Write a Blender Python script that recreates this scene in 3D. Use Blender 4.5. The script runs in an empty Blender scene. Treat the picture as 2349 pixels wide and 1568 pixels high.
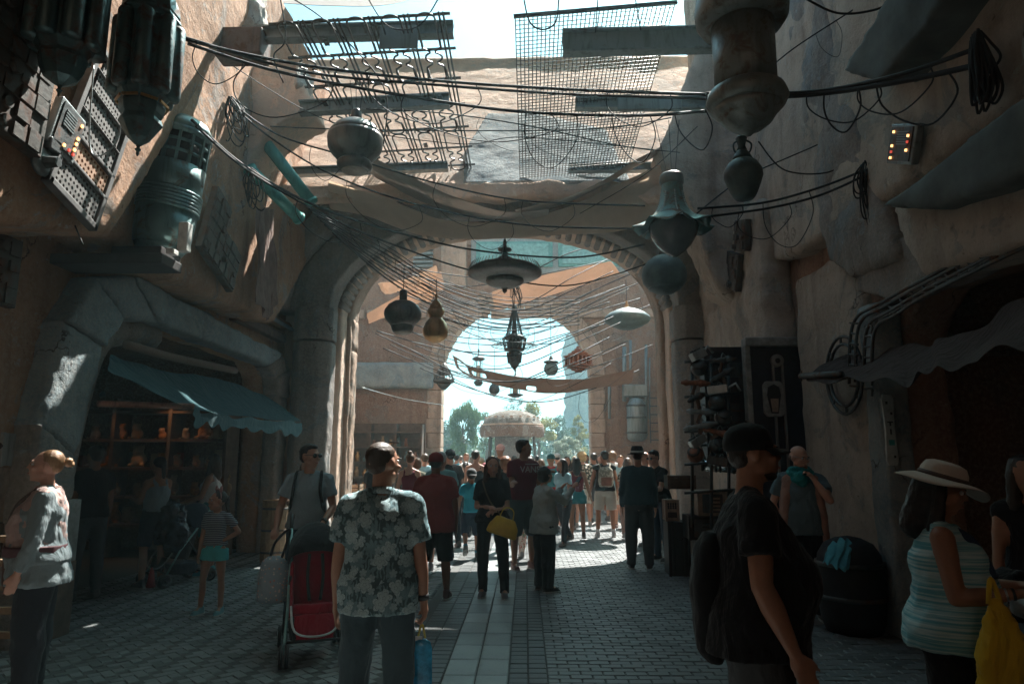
import bpy, math, random
import numpy as np
from mathutils import Vector, Matrix
random.seed(7); rng = np.random.RandomState(7)
S = bpy.context.scene; COL = S.collection
# ---------------------------------------------------------------- camera, sky, sun, exposure
PITCH, YAW, FPX = math.radians(9.6), math.radians(1.1), 1580.0
cd = bpy.data.cameras.new('camera'); cam = bpy.data.objects.new('camera', cd); COL.objects.link(cam)
cam.location = (0, 0, 1.6); cam.rotation_euler = (math.pi/2 + PITCH, 0, YAW)
cd.sensor_width = 36; cd.lens = 36*FPX/2349; cd.clip_start = .05; cd.clip_end = 2500
S.camera = cam
SUN_AZ, SUN_EL = math.radians(24), math.radians(57)      # az measured from +Y towards +X
w = bpy.data.worlds.new('World'); S.world = w; w.use_nodes = True
nt = w.node_tree; nt.nodes.clear()
sky = nt.nodes.new('ShaderNodeTexSky'); sky.sky_type = 'NISHITA'; sky.sun_disc = False
sky.sun_elevation = SUN_EL; sky.sun_rotation = SUN_AZ; sky.air_density = 1.0; sky.dust_density = 4.0; sky.ozone_density = 1.5
hs = nt.nodes.new('ShaderNodeMix'); hs.data_type = 'RGBA'; hs.blend_type = 'MULTIPLY'; hs.inputs[0].default_value = 1
hs.inputs[7].default_value = (.52, .97, 1.02, 1)
bg = nt.nodes.new('ShaderNodeBackground'); bg.inputs[1].default_value = .05
wo = nt.nodes.new('ShaderNodeOutputWorld')
nt.links.new(sky.outputs[0], hs.inputs[6]); nt.links.new(hs.outputs[2], bg.inputs[0]); nt.links.new(bg.outputs[0], wo.inputs[0])
sl = bpy.data.lights.new('sun', 'SUN'); sl.energy = 5.0; sl.angle = math.radians(.5); sl.color = (1, .97, .91)
so = bpy.data.objects.new('sun', sl); COL.objects.link(so)
SUNV = Vector((math.sin(SUN_AZ)*math.cos(SUN_EL), math.cos(SUN_AZ)*math.cos(SUN_EL), math.sin(SUN_EL)))
so.rotation_euler = SUNV.to_track_quat('Z', 'Y').to_euler(); so.location = SUNV*40
S.view_settings.view_transform = 'Standard'; S.view_settings.look = 'None'
S.view_settings.exposure = 2.0; S.view_settings.gamma = 1; S.view_settings.use_curve_mapping = False
HAZE = .0018
S.cycles.max_bounces = 6; S.cycles.diffuse_bounces = 3

# ---------------------------------------------------------------- measuring helper: photo point + one known coordinate -> place
cp, sp, cy, sy = math.cos(PITCH), math.sin(PITCH), math.cos(YAW), math.sin(YAW)
FW = (-sy*cp, cy*cp, sp); RT = (cy, sy, 0); UP = (sy*sp, -cy*sp, cp)
def P(u, v, Y=None, X=None, Z=None):
    a = (u-1174.5)/FPX; b = (784-v)/FPX
    d = [FW[i]+RT[i]*a+UP[i]*b for i in range(3)]
    t = Y/d[1] if Y is not None else X/d[0] if X is not None else (Z-1.6)/d[2]
    return Vector((d[0]*t, d[1]*t, 1.6+d[2]*t))
# ---------------------------------------------------------------- mesh collecting
class MB:
    def __init__(s): s.v = []; s.f = []
    def add(s, vs, fs):
        o = len(s.v); s.v += [tuple(q) for q in vs]; s.f += [tuple(i+o for i in f) for f in fs]; return s
    def box(s, a, b, M=None):
        x0, y0, z0 = a; x1, y1, z1 = b
        vs = [(x0,y0,z0),(x1,y0,z0),(x1,y1,z0),(x0,y1,z0),(x0,y0,z1),(x1,y0,z1),(x1,y1,z1),(x0,y1,z1)]
        if M: vs = [M @ Vector(q) for q in vs]
        return s.add(vs, [(0,3,2,1),(4,5,6,7),(0,1,5,4),(1,2,6,5),(2,3,7,6),(3,0,4,7)])
    def cbox(s, c, d, M=None):
        return s.box([c[i]-d[i]/2 for i in range(3)], [c[i]+d[i]/2 for i in range(3)], M)
    def tube(s, pts, r, n=6, cap=True):
        pts = [Vector(q) for q in pts]; N = len(pts)
        rs = r if isinstance(r, (list, tuple)) else [r]*N
        prev = None; vs = []
        for i in range(N):
            t = (pts[min(i+1, N-1)]-pts[max(i-1, 0)])
            t = t.normalized() if t.length > 1e-9 else Vector((0,0,1))
            if prev is None:
                a = Vector((0,0,1)) if abs(t.z) < .9 else Vector((1,0,0)); x = t.cross(a).normalized()
            else:
                x = prev - t*prev.dot(t); x = x.normalized() if x.length > 1e-6 else t.orthogonal().normalized()
            prev = x; y = t.cross(x)
            for k in range(n):
                an = 2*math.pi*k/n; vs.append(pts[i]+(x*math.cos(an)+y*math.sin(an))*rs[i])
        fs = [(i*n+k, i*n+(k+1) % n, (i+1)*n+(k+1) % n, (i+1)*n+k) for i in range(N-1) for k in range(n)]
        if cap: fs += [tuple(range(n))[::-1], tuple(range((N-1)*n, N*n))]
        return s.add(vs, fs)
    def lathe(s, prof, c=(0,0,0), n=24, M=None, sx=1, sy=1):      # prof [(z, r)]
        vs = []
        for z, r in prof:
            for k in range(n):
                an = 2*math.pi*(k+.5)/n; vs.append((c[0]+r*sx*math.cos(an), c[1]+r*sy*math.sin(an), c[2]+z))
        if M: vs = [M @ Vector(q) for q in vs]
        N = len(prof)
        fs = [(i*n+k, i*n+(k+1) % n, (i+1)*n+(k+1) % n, (i+1)*n+k) for i in range(N-1) for k in range(n)]
        fs += [tuple(range(n))[::-1], tuple(range((N-1)*n, N*n))]
        return s.add(vs, fs)
    def ball(s, c, r, n=12, M=None):
        r = r if isinstance(r, (tuple, list)) else (r, r, r); m = n//2; vs = []
        for i in range(m+1):
            th = math.pi*i/m
            for k in range(n):
                an = 2*math.pi*k/n; q = Vector((r[0]*math.sin(th)*math.cos(an), r[1]*math.sin(th)*math.sin(an), r[2]*math.cos(th)))
                vs.append((M @ q if M else q)+Vector(c))
        fs = [(i*n+k, (i+1)*n+k, (i+1)*n+(k+1) % n, i*n+(k+1) % n) for i in range(m) for k in range(n)]
        return s.add(vs, fs)
    def prism(s, poly, axis, a, b):                              # poly 2-D outline, extruded along axis
        def q(p, t): return (t, p[0], p[1]) if axis == 'x' else (p[0], t, p[1]) if axis == 'y' else (p[0], p[1], t)
        n = len(poly); vs = [q(p, a) for p in poly]+[q(p, b) for p in poly]
        return s.add(vs, [tuple(range(n)), tuple(range(n, 2*n))[::-1]]+[(i, n+i, n+(i+1) % n, (i+1) % n) for i in range(n)])
    def ribbon(s, A, B, ax, a, b):                               # closed band between two outlines of equal length
        for i in range(len(A)-1): s.prism([A[i], A[i+1], B[i+1], B[i]], ax, a, b)
        return s
    def mesh(s, name, mat, smooth=False):
        me = bpy.data.meshes.new(name); me.from_pydata(s.v, [], s.f); me.update()
        if smooth: me.polygons.foreach_set('use_smooth', [True]*len(me.polygons))
        if mat: me.materials.append(mat)
        return me
    def build(s, name, mat, parent=None, smooth=False, **k):
        return ob(name, s.mesh(name, mat, smooth), parent, **k)
def ob(name, data, parent=None, local=False, **k):
    o = bpy.data.objects.new(name, data); COL.objects.link(o)
    if parent:
        o.parent = parent
        if not local: o.matrix_parent_inverse = parent_world(parent).inverted()
    for a, b in k.items(): o[a] = b
    return o
def parent_world(p):
    m = p.matrix_basis.copy()
    if p.parent: m = parent_world(p.parent) @ p.matrix_parent_inverse @ m
    return m
def thing(name, label, cat, loc=(0,0,0), rz=0, group=None):
    o = bpy.data.objects.new(name, None); COL.objects.link(o); o.empty_display_size = .1
    o.location = loc; o.rotation_euler = (0, 0, rz); o['label'] = label; o['category'] = cat
    if group: o['group'] = group
    return o
def tag(o, label, cat, group=None):
    o['label'] = label; o['category'] = cat
    if group: o['group'] = group
    return o
def copy_tree(o, parent=None):
    c = o.copy(); COL.objects.link(c)
    if parent: c.parent = parent
    for ch in list(o.children): copy_tree(ch, c)
    return c
TEX = {}
def tex(scale, depth=3, kind='CLOUDS'):
    k = (scale, depth, kind)
    if k not in TEX:
        t = bpy.data.textures.new('relief', kind); t.noise_scale = scale
        if kind == 'CLOUDS': t.noise_depth = depth
        TEX[k] = t
    return TEX[k]
def organic(o, vox, smooth=0, disp=None):                        # fuse, soften, roughen: real geometry
    m = o.modifiers.new('fuse', 'REMESH'); m.mode = 'VOXEL'; m.voxel_size = vox; m.use_smooth_shade = True
    if smooth: m = o.modifiers.new('soften', 'SMOOTH'); m.iterations = smooth; m.factor = .5
    for sc, st in (disp or []):
        m = o.modifiers.new('rough', 'DISPLACE'); m.texture = tex(sc); m.strength = st; m.mid_level = .5; m.texture_coords = 'GLOBAL'
    return o
def bevel(o, w=.01, seg=2):
    m = o.modifiers.new('bevel', 'BEVEL'); m.width = w; m.segments = seg; m.limit_method = 'ANGLE'; return o
def spline(pts, n=8):
    pts = [Vector(p) for p in pts]; out = []
    for i in range(len(pts)-1):
        a, b, c, d = pts[max(i-1, 0)], pts[i], pts[i+1], pts[min(i+2, len(pts)-1)]
        for k in range(n):
            t = k/n; out.append(.5*((2*b)+(c-a)*t+(2*a-5*b+4*c-d)*t*t+(3*b-a-3*c+d)*t**3))
    return out+[pts[-1]]
# ---------------------------------------------------------------- materials
MATS = {}
class NB:
    def __init__(s, name):
        s.m = bpy.data.materials.new(name); s.m.use_nodes = True; s.t = s.m.node_tree
        s.b = s.t.nodes['Principled BSDF']; s.co = s.t.nodes.new('ShaderNodeTexCoord')
    def n(s, ty, **k):
        x = s.t.nodes.new(ty)
        for a, b in k.items():
            if isinstance(a, str) and a.startswith('i'): x.inputs[int(a[1:])].default_value = b
            else: setattr(x, a, b)
        return x
    def l(s, a, b): s.t.links.new(a, b)
    def mapped(s, scale=(1,1,1), rot=(0,0,0), coord='Object'):
        m = s.n('ShaderNodeMapping'); m.inputs['Scale'].default_value = scale; m.inputs['Rotation'].default_value = rot
        s.l(s.co.outputs[coord], m.inputs[0]); return m.outputs[0]
    def noise(s, scale, detail=4, vec=None, dist=0, rough=.55):
        x = s.n('ShaderNodeTexNoise'); x.inputs['Scale'].default_value = scale; x.inputs['Detail'].default_value = detail
        x.inputs['Distortion'].default_value = dist; x.inputs['Roughness'].default_value = rough
        s.l(vec if vec is not None else s.co.outputs['Object'], x.inputs['Vector']); return x.outputs[0]
    def ramp(s, fac, a, b, ca=(0,0,0,1), cb=(1,1,1,1)):
        x = s.n('ShaderNodeValToRGB'); e = x.color_ramp.elements; e[0].position = a; e[1].position = b; e[0].color = ca; e[1].color = cb
        s.l(fac, x.inputs[0]); return x.outputs[0]
    def mix(s, fac, a, b, mode='MIX'):
        x = s.n('ShaderNodeMix', data_type='RGBA', blend_type=mode)
        for sock, v in ((x.inputs[0], fac), (x.inputs[6], a), (x.inputs[7], b)):
            if isinstance(v, (int, float)): sock.default_value = v
            elif isinstance(v, (tuple, list)): sock.default_value = tuple(v)+((1,) if len(v) == 3 else ())
            else: s.l(v, sock)
        return x.outputs[2]
    def math(s, op, a, b=0.0, c=0.0):
        x = s.n('ShaderNodeMath', operation=op)
        for i, v in enumerate((a, b, c)):
            if isinstance(v, (int, float)): x.inputs[i].default_value = v
            else: s.l(v, x.inputs[i])
        return x.outputs[0]
    def bump(s, h, st, dist=.02, prev=None):
        x = s.n('ShaderNodeBump'); x.inputs['Strength'].default_value = st; x.inputs['Distance'].default_value = dist
        s.l(h, x.inputs['Height'])
        if prev is not None: s.l(prev, x.inputs['Normal'])
        return x.outputs[0]
    def done(s, col, rough=.8, nrm=None, metal=0, spec=None):
        if isinstance(col, (tuple, list)): s.b.inputs['Base Color'].default_value = tuple(col)+((1,) if len(col) == 3 else ())
        else: s.l(col, s.b.inputs['Base Color'])
        if isinstance(rough, (int, float)): s.b.inputs['Roughness'].default_value = rough
        else: s.l(rough, s.b.inputs['Roughness'])
        s.b.inputs['Metallic'].default_value = metal
        if spec is not None: s.b.inputs['Specular IOR Level'].default_value = spec
        if nrm is not None: s.l(nrm, s.b.inputs['Normal'])
        return s.m
def plaster(name, c1, c2, grey=(.27,.26,.24), dark=(.10,.06,.045), g=.55, d=.5):
    if name in MATS: return MATS[name]
    n = NB(name)
    big = n.ramp(n.noise(.55, 5, dist=.6), .35, .68)
    col = n.mix(big, c1, c2)
    pat = n.ramp(n.noise(1.3, 10, dist=1.0, rough=.72), g, g+.025)
    col = n.mix(n.math('MULTIPLY', pat, .7), col, grey)
    st = n.ramp(n.noise(1, 6, n.mapped((3.2, 3.2, .35)), dist=.5), .5, .78)
    col = n.mix(n.math('MULTIPLY', st, d*1.25), col, dark)
    bl = n.ramp(n.noise(2.6, 7, dist=.4, rough=.6), .42, .72); col = n.mix(n.math('MULTIPLY', bl, .45), col, tuple(x*.42 for x in c1))
    col = n.mix(n.math('MULTIPLY', n.ramp(n.noise(9, 8, rough=.75), .55, .75), .5), col, dark)
    col = n.mix(n.math('MULTIPLY', n.ramp(n.noise(24, 5, rough=.7), .45, .7), .3), col, (.55,.46,.38))
    chip = n.ramp(n.noise(5.5, 10, dist=.5, rough=.75), .60, .625); col = n.mix(n.math('MULTIPLY', chip, .6), col, tuple(min(1, x*1.5) for x in grey)); pit = n.ramp(n.noise(16, 6, rough=.7), .64, .67); col = n.mix(n.math('MULTIPLY', pit, .6), col, dark)
    nr = n.bump(n.noise(3.5, 9, rough=.72), .8, .08); nr = n.bump(pat, .5, .02, nr); nr = n.bump(n.math('SUBTRACT', 1, chip), .5, .012, nr); nr = n.bump(n.math('SUBTRACT', 1, pit), .4, .01, nr)
    nr = n.bump(n.noise(45, 5, rough=.7), .45, .01, nr)
    cr = n.n('ShaderNodeTexVoronoi', feature='DISTANCE_TO_EDGE'); cr.inputs['Scale'].default_value = .9
    wv = n.n('ShaderNodeVectorMath', operation='ADD'); n.l(n.co.outputs['Object'], wv.inputs[0])
    wn = n.n('ShaderNodeTexNoise'); wn.inputs['Scale'].default_value = 2.5; wn.inputs['Detail'].default_value = 6; n.l(n.co.outputs['Object'], wn.inputs['Vector'])
    n.l(wn.outputs[1], wv.inputs[1]); n.l(wv.outputs[0], cr.inputs['Vector'])
    crk = n.ramp(cr.outputs[0], .002, .010)
    gate = n.ramp(n.noise(.9, 3), .58, .66)
    crk2 = n.math('MAXIMUM', crk, n.math('SUBTRACT', 1, gate))
    col = n.mix(n.math('SUBTRACT', 1, crk2), col, tuple(x*.5 for x in dark))
    nr = n.bump(crk2, .6, .015, nr)
    MATS[name] = n.done(col, .92, nr, spec=.2); return MATS[name]
def plain(name, c, rough=.7, metal=0, var=.25, sc=9, bump=.25, spec=None, emit=0):
    if name in MATS: return MATS[name]
    n = NB(name); a = tuple(max(0, x*(1-var)) for x in c); b = tuple(min(1, x*(1+var)) for x in c)
    col = n.mix(n.ramp(n.noise(sc, 6, rough=.65), .35, .68), a, b)
    col = n.mix(n.math('MULTIPLY', n.ramp(n.noise(sc*.35, 6, dist=1), .55, .75), .35 if var > .1 else .1), col, tuple(x*.55 for x in c))
    nr = n.bump(n.noise(sc*5, 5), bump, .004)
    if emit: n.b.inputs['Emission Color'].default_value = tuple(c)+(1,); n.b.inputs['Emission Strength'].default_value = emit
    MATS[name] = n.done(col, rough, nr, metal, spec); return MATS[name]
def metal(name, c, rust=(.12,.06,.035), rough=.45, amt=.55, m=.8):
    if name in MATS: return MATS[name]
    n = NB(name)
    msk = n.ramp(n.noise(5, 8, dist=.8, rough=.7), amt, amt+.12)
    col = n.mix(msk, n.mix(n.noise(2.2, 4), tuple(x*.7 for x in c), tuple(min(1, x*1.3) for x in c)), rust)
    ro = n.math('ADD', n.math('MULTIPLY', msk, .4), n.math('ADD', rough-.08, n.math('MULTIPLY', n.noise(20, 4), .16)))
    gr_ = n.ramp(n.noise(1, 6, n.mapped((14, 14, 2.2)), dist=.6), .5, .7); col = n.mix(n.math('MULTIPLY', gr_, .55), col, tuple(x*.35 for x in c))
    nr = n.bump(n.noise(30, 6), .35, .006); nr = n.bump(n.noise(6, 5), .4, .02, nr)
    n.l(n.math('SUBTRACT', m, n.math('MULTIPLY', msk, m*.8)), n.b.inputs['Metallic'])
    mm = n.done(col, ro, nr, 0); n.l(n.math('SUBTRACT', m, n.math('MULTIPLY', msk, m*.8)), n.b.inputs['Metallic'])
    MATS[name] = mm; return mm
def cloth(name, c, rough=.9, var=.12, weave=260, wr=.5, trans=0):
    if name in MATS: return MATS[name]
    n = NB(name)
    col = n.mix(n.noise(6, 6), tuple(x*(1-var) for x in c), tuple(min(1, x*(1+var)) for x in c))
    nr = n.bump(n.noise(7, 4, n.mapped((1, 1, .35)), dist=1.5), wr, .03)
    nr = n.bump(n.noise(4, 3, n.mapped((1.2, 1.2, .8)), dist=1.2), min(1, wr), .045, nr); nr = n.bump(n.noise(weave, 2), .2, .002, nr)
    n.b.inputs['Sheen Weight'].default_value = .08
    mm = n.done(col, rough, nr, spec=.15)
    if trans:
        tr = n.n('ShaderNodeBsdfTranslucent'); n.l(col, tr.inputs[0]); mx = n.n('ShaderNodeMixShader'); mx.inputs[0].default_value = trans
        out = n.t.nodes['Material Output']; n.l(n.b.outputs[0], mx.inputs[1]); n.l(tr.outputs[0], mx.inputs[2]); n.l(mx.outputs[0], out.inputs[0])
    MATS[name] = mm; return mm
def skin(c):
    k = 'skin_%d' % int(sum(c)*1000)
    if k in MATS: return MATS[k]
    n = NB(k); col = n.mix(n.noise(14, 5), tuple(x*.72 for x in c), (min(1, c[0]*1.15), c[1]*1.0, c[2]*.95)); col = n.mix(n.math('MULTIPLY', n.ramp(n.noise(60, 4, rough=.7), .5, .7), .25), col, tuple(x*.55 for x in c))
    n.b.inputs['Subsurface Weight'].default_value = .08; n.b.inputs['Subsurface Scale'].default_value = .01; n.b.inputs['Subsurface Radius'].default_value = (1, .3, .15)
    MATS[k] = n.done(col, .52, n.bump(n.noise(220, 3), .15, .001), spec=.4); return MATS[k]
def hairm(name, c):
    if name in MATS: return MATS[name]
    n = NB(name); st = n.noise(1, 5, n.mapped((90, 90, 9)), dist=.6)
    col = n.mix(st, tuple(x*.45 for x in c), tuple(min(1, x*1.5) for x in c))
    MATS[name] = n.done(col, .45, n.bump(st, .8, .006), spec=.4); return MATS[name]
ADOBE = plaster('warm adobe plaster', (.44,.265,.17), (.37,.21,.13))
ADOBE_PALE = plaster('pale peach adobe', (.80,.60,.47), (.70,.50,.37), grey=(.55,.47,.40), dark=(.34,.24,.18), d=.25)
ADOBE_GREY = plaster('grey weathered plaster', (.27,.25,.235), (.33,.29,.25), grey=(.22,.25,.26), dark=(.12,.09,.075))
ADOBE_BLUE = plaster('blue grey plaster and painted shadow', (.26,.33,.35), (.34,.36,.35), grey=(.20,.27,.30), dark=(.17,.16,.15), d=.3)
ADOBE_RIGHT = plaster('tan grey adobe', (.50,.41,.33), (.45,.38,.32), grey=(.28,.29,.27), dark=(.13,.10,.08))
ADOBE_RED = plaster('red brown adobe', (.33,.20,.14), (.27,.155,.11), grey=(.24,.19,.16), dark=(.09,.045,.035))
STONE = plaster('arch stone', (.50,.35,.26), (.42,.29,.22), grey=(.30,.26,.22))
IRON = metal('dark iron', (.09,.10,.10), rough=.5, amt=.52, m=.7)
STEEL = metal('grey green steel', (.22,.25,.25), rust=(.14,.09,.06), rough=.5, amt=.6, m=.6)
BRONZE = metal('dark bronze', (.13,.12,.11), rust=(.10,.07,.05), rough=.38, amt=.6, m=.85)
SILVER = metal('worn silver', (.42,.46,.46), rust=(.16,.12,.10), rough=.35, amt=.62, m=.8)
BRASS = metal('aged brass', (.50,.30,.14), rust=(.24,.12,.06), rough=.32, amt=.55, m=.8)
COPPER = metal('rusty red copper', (.30,.13,.08), rust=(.15,.07,.05), rough=.5, amt=.5, m=.4)
VERDI = metal('verdigris pipe', (.10,.38,.34), rust=(.12,.12,.09), rough=.45, amt=.62, m=.2)
CERAM = plain('teal stained clay', (.07,.11,.115), .5, var=.35, sc=6)
RUBBER = plain('black rubber cable', (.018,.02,.022), .72, var=.2, sc=20, bump=.1)
WOODD = plain('dark stained wood', (.10,.06,.04), .7, var=.4, sc=7)
WOODL = plain('worn pale wood', (.30,.20,.12), .7, var=.3, sc=8)
BLACK = plain('black plastic', (.018,.018,.02), .5, var=.2, bump=.1)
GLOW = plain('warm indicator lamp', (1,.45,.16), .5, var=.02, bump=0, emit=.9)
REDGLOW = plain('red indicator', (.5,.06,.04), .5, var=.02, bump=0, emit=.3)
def struct(o): o['kind'] = 'structure'; return o
def stuff(o): o['kind'] = 'stuff'; return o
# ================================================================ GROUND
n = NB('distant ground'); gcol = n.mix(n.noise(.7, 8), (.16,.145,.13), (.24,.21,.18))
gv = n.n('ShaderNodeTexBrick'); gv.inputs['Scale'].default_value = 4; gv.inputs['Mortar Size'].default_value = .03; n.l(n.mapped(), gv.inputs['Vector'])
gcol = n.mix(gv.outputs['Fac'], gcol, (.05,.05,.05)); GROUND = n.done(gcol, .8, n.bump(n.noise(12, 8), .3, .02))
mb = MB(); mb.box((-400, -60, -.3), (400, 900, -.012)); struct(mb.build('ground', GROUND))
n = NB('mortar bed'); MORTAR = n.done(n.mix(n.noise(20, 5), (.05,.055,.055), (.09,.09,.085)), .9, n.bump(n.noise(60, 4), .5, .005))
mb = MB(); mb.box((-9, -2, -.2), (6, 17.5, -.006)); pave = struct(mb.build('pavement', MORTAR))
def brickmat(name, c, rough=.5):
    n = NB(name); oi = n.n('ShaderNodeObjectInfo')
    blk = n.n('ShaderNodeTexVoronoi'); blk.inputs['Scale'].default_value = 4.5; n.l(n.co.outputs['Object'], blk.inputs['Vector'])
    rn = n.n('ShaderNodeNewGeometry'); v = n.ramp(rn.outputs['Random Per Island'], 0, 1)
    col = n.mix(v, tuple(x*.5 for x in c), tuple(x*1.45 for x in c)); col = n.mix(n.math('MULTIPLY', n.ramp(n.noise(4.5, 7, dist=1.5, rough=.7), .56, .62), .5), col, tuple(x*.45 for x in c)); col = n.mix(n.math('MULTIPLY', n.ramp(n.noise(11, 4), .66, .70), .6), col, (.30,.29,.27))
    col = n.mix(n.ramp(oi.outputs['Random'], 0, 1), col, n.mix(.5, col, tuple(x*1.2 for x in c)))
    col = n.mix(n.math('MULTIPLY', n.ramp(n.noise(1.1, 6, dist=.7), .45, .75), .55), col, tuple(x*.4 for x in c))
    ro = n.math('ADD', n.math('MULTIPLY', n.noise(2.2, 5), .35), rough-.18)
    return n.done(col, ro, n.bump(n.noise(40, 6, rough=.7), .5, .006), spec=.5)
BRICK = brickmat('grey brown paver', (.135,.145,.145)); BRICKD = brickmat('dark paver', (.075,.08,.08)); TILE = brickmat('pale slate tile', (.24,.26,.255), .42)
cands = []                                                       # every paver: (distance, outline, material, height)
def paver(cx, cy_, lx, ly, rot, m, h):
    c, s_ = math.cos(rot), math.sin(rot); lx -= .010; ly -= .010
    q = [(cx+c*a*lx/2-s_*b*ly/2, cy_+s_*a*lx/2+c*b*ly/2) for a, b in ((-1,-1),(1,-1),(1,1),(-1,1))]
    return q, m, h
# strips run up the street: dark | tile tile | dark | brick
def strip_x(u0, Yw): return P(u0, 0, Y=Yw).x
SX = [-.98, -.62, -.375, -.13, .16]
y = 3.4
while y < 16.8:
    for k, (a, b) in enumerate(((SX[1], SX[2]), (SX[2], SX[3]))):
        cands.append(paver((a+b)/2, y+.21, b-a, .42, 0, 2, .004+random.uniform(-.001, .001)))
    y += .42
for a, b in ((SX[0], SX[1]), (SX[3], SX[4])):
    y = 3.4; r = 0
    nc = 2; wd = (b-a)/nc
    while y < 16.8:
        for k in range(nc): cands.append(paver(a+wd*(k+.5), y+.06, wd, .12, 0, 1, .002+random.uniform(-.002, .002)))
        y += .12
y = 3.4; r = 0; BL, BW = .168, .092                               # right field: running bond
while y < 16.8:
    x = SX[4]+(BL/2 if r % 2 else 0)
    if r % 2: cands.append(paver(SX[4]+BL/4, y+BW/2, BL/2, BW, 0, 0, .002))
    while x < 4.2:
        cands.append(paver(x+BL/2, y+BW/2, BL, BW, random.uniform(-.01, .01), 0, .002+random.uniform(-.003, .003))); x += BL
    y += BW; r += 1
L_ = .176; W_ = .088                                              # left field: herringbone at 45 degrees
c45 = math.cos(math.radians(45))
for i in range(-100, 100):
    for j in range(-80, 80):
        for t in (0, 1):
            gx, gy = (i*W_+j*2*W_*1.0, i*W_) if t == 0 else (0, 0)
            bx = i*W_ + j*4*W_; by = i*W_
            if t == 0: px, py, lx, ly = bx+W_, by+W_/2, L_, W_
            else: px, py, lx, ly = bx+2*W_+W_/2, by+W_, W_, L_
            X = -4+(px-py)*c45; Yy = 9+(px+py)*c45
            if -5.6 < X < SX[0]-.1 and 3.4 < Yy < 16.7: cands.append(paver(X, Yy, lx, ly, math.radians(45), 0, .002+random.uniform(-.003, .003)))
def inview(q):
    cx = sum(p[0] for p in q)/4; cy_ = sum(p[1] for p in q)/4
    return 5.35 < cy_ and abs(cx-.02*cy_) < .745*cy_
vis = sorted([c for c in cands if inview(c[0])], key=lambda c: sum((c[0][0][i]+c[0][2][i])**2 for i in (0, 1)) - (2 if c[1] == 2 else 0))
near = vis[:300]; nid = set(map(id, near)); BM = [BRICK, BRICKD, TILE]
far = [MB(), MB(), MB()]
def pbox(mb, q, h, dx=0, dy=0):
    cx = sum(p[0] for p in q)/4; cy_ = sum(p[1] for p in q)/4; vs = []
    for z, f in ((-.05, 1), (h-.006, 1), (h, .93)):
        for p in q: vs.append((cx+(p[0]-cx)*f-dx, cy_+(p[1]-cy_)*f-dy, z))
    mb.add(vs, [(0,1,5,4),(1,2,6,5),(2,3,7,6),(3,0,4,7),(4,5,9,8),(5,6,10,9),(6,7,11,10),(7,4,8,11),(8,9,10,11)])
shared = {}
for c in cands:
    if id(c) in nid:
        q, m, h = c; cx = sum(p[0] for p in q)/4; cy_ = sum(p[1] for p in q)/4
        key = (m, round(math.dist(q[0], q[1]), 3), round(math.dist(q[1], q[2]), 3), round(q[1][1]-q[0][1], 3))
        if key not in shared:
            b = MB(); pbox(b, q, 0, cx, cy_); shared[key] = b.mesh('paving_stone', BM[m])
        o = ob('paving_tile' if m == 2 else 'paving_brick', shared[key], pave); o.location = (cx, cy_, h)
        o.rotation_euler = (random.uniform(-.006, .006), random.uniform(-.006, .006), 0)
    else: pbox(far[c[1]], c[0], c[2])
for k in range(3): stuff(far[k].build(('brick_paving', 'dark_brick_paving', 'tile_paving')[k], BM[k], pave))

# ================================================================ ARCH A and the wall above it
XC = -.40
def arc(hw, zs, rise, n=28, x0=XC):
    return [(x0+hw*math.cos(math.pi*(1-i/n)), zs+rise*math.sin(math.pi*(1-i/n))) for i in range(n+1)]
def archpoly(hw, zs, rise, xl, xr, ztop, n=28):                  # wall outline around an arched opening
    a = arc(hw, zs, rise, n)
    return [(xl, -.3), (XC-hw, -.3)]+a+[(XC+hw, -.3), (xr, -.3), (xr, ztop), (xl, ztop)]
wallA = MB(); wallA.prism(archpoly(3.13, 4.34, 1.80, -6.6, 5.6, 7.4), 'y', 12.95, 13.9)
wallA.prism([(11.0, 6.12), (14.25, 10.42), (14.45, 10.42), (14.45, 6.9), (12.9, 6.9), (11.1, 5.95)], 'x', -6.6, 5.6)
x = -6.6
while x < 5.6: h_ = random.uniform(.12, .26); wallA.prism([(14.1, 10.2), (14.22, 10.42+h_*.5), (14.5, 10.42+h_), (14.5, 10.2)], 'x', x, x+.5); x += .48
o = organic(wallA.build('plaster_wall', ADOBE_PALE), .075, 1, [(.9, .05), (.22, .02)])
gate = thing('arched_gateway_wall', 'pale peach plaster wall with a wide arched passage across the street', 'wall', (0, 13.4, 0))
o.parent = gate; o.matrix_parent_inverse = parent_world(gate).inverted()
# inner order (red brown soffit ring)
r1 = MB(); A_ = [(XC-3.05, -.2)]+arc(3.05, 4.3, 2.0)+[(XC+3.05, -.2)]; B_ = [(XC-3.5, -.2)]+arc(3.5, 4.3, 2.3)+[(XC+3.5, -.2)]
r1.ribbon(A_, B_, 'y', 13.35, 13.95)
organic(r1.build('inner_arch_ring', STONE, gate), .06, 1, [(.5, .05)])
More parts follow.
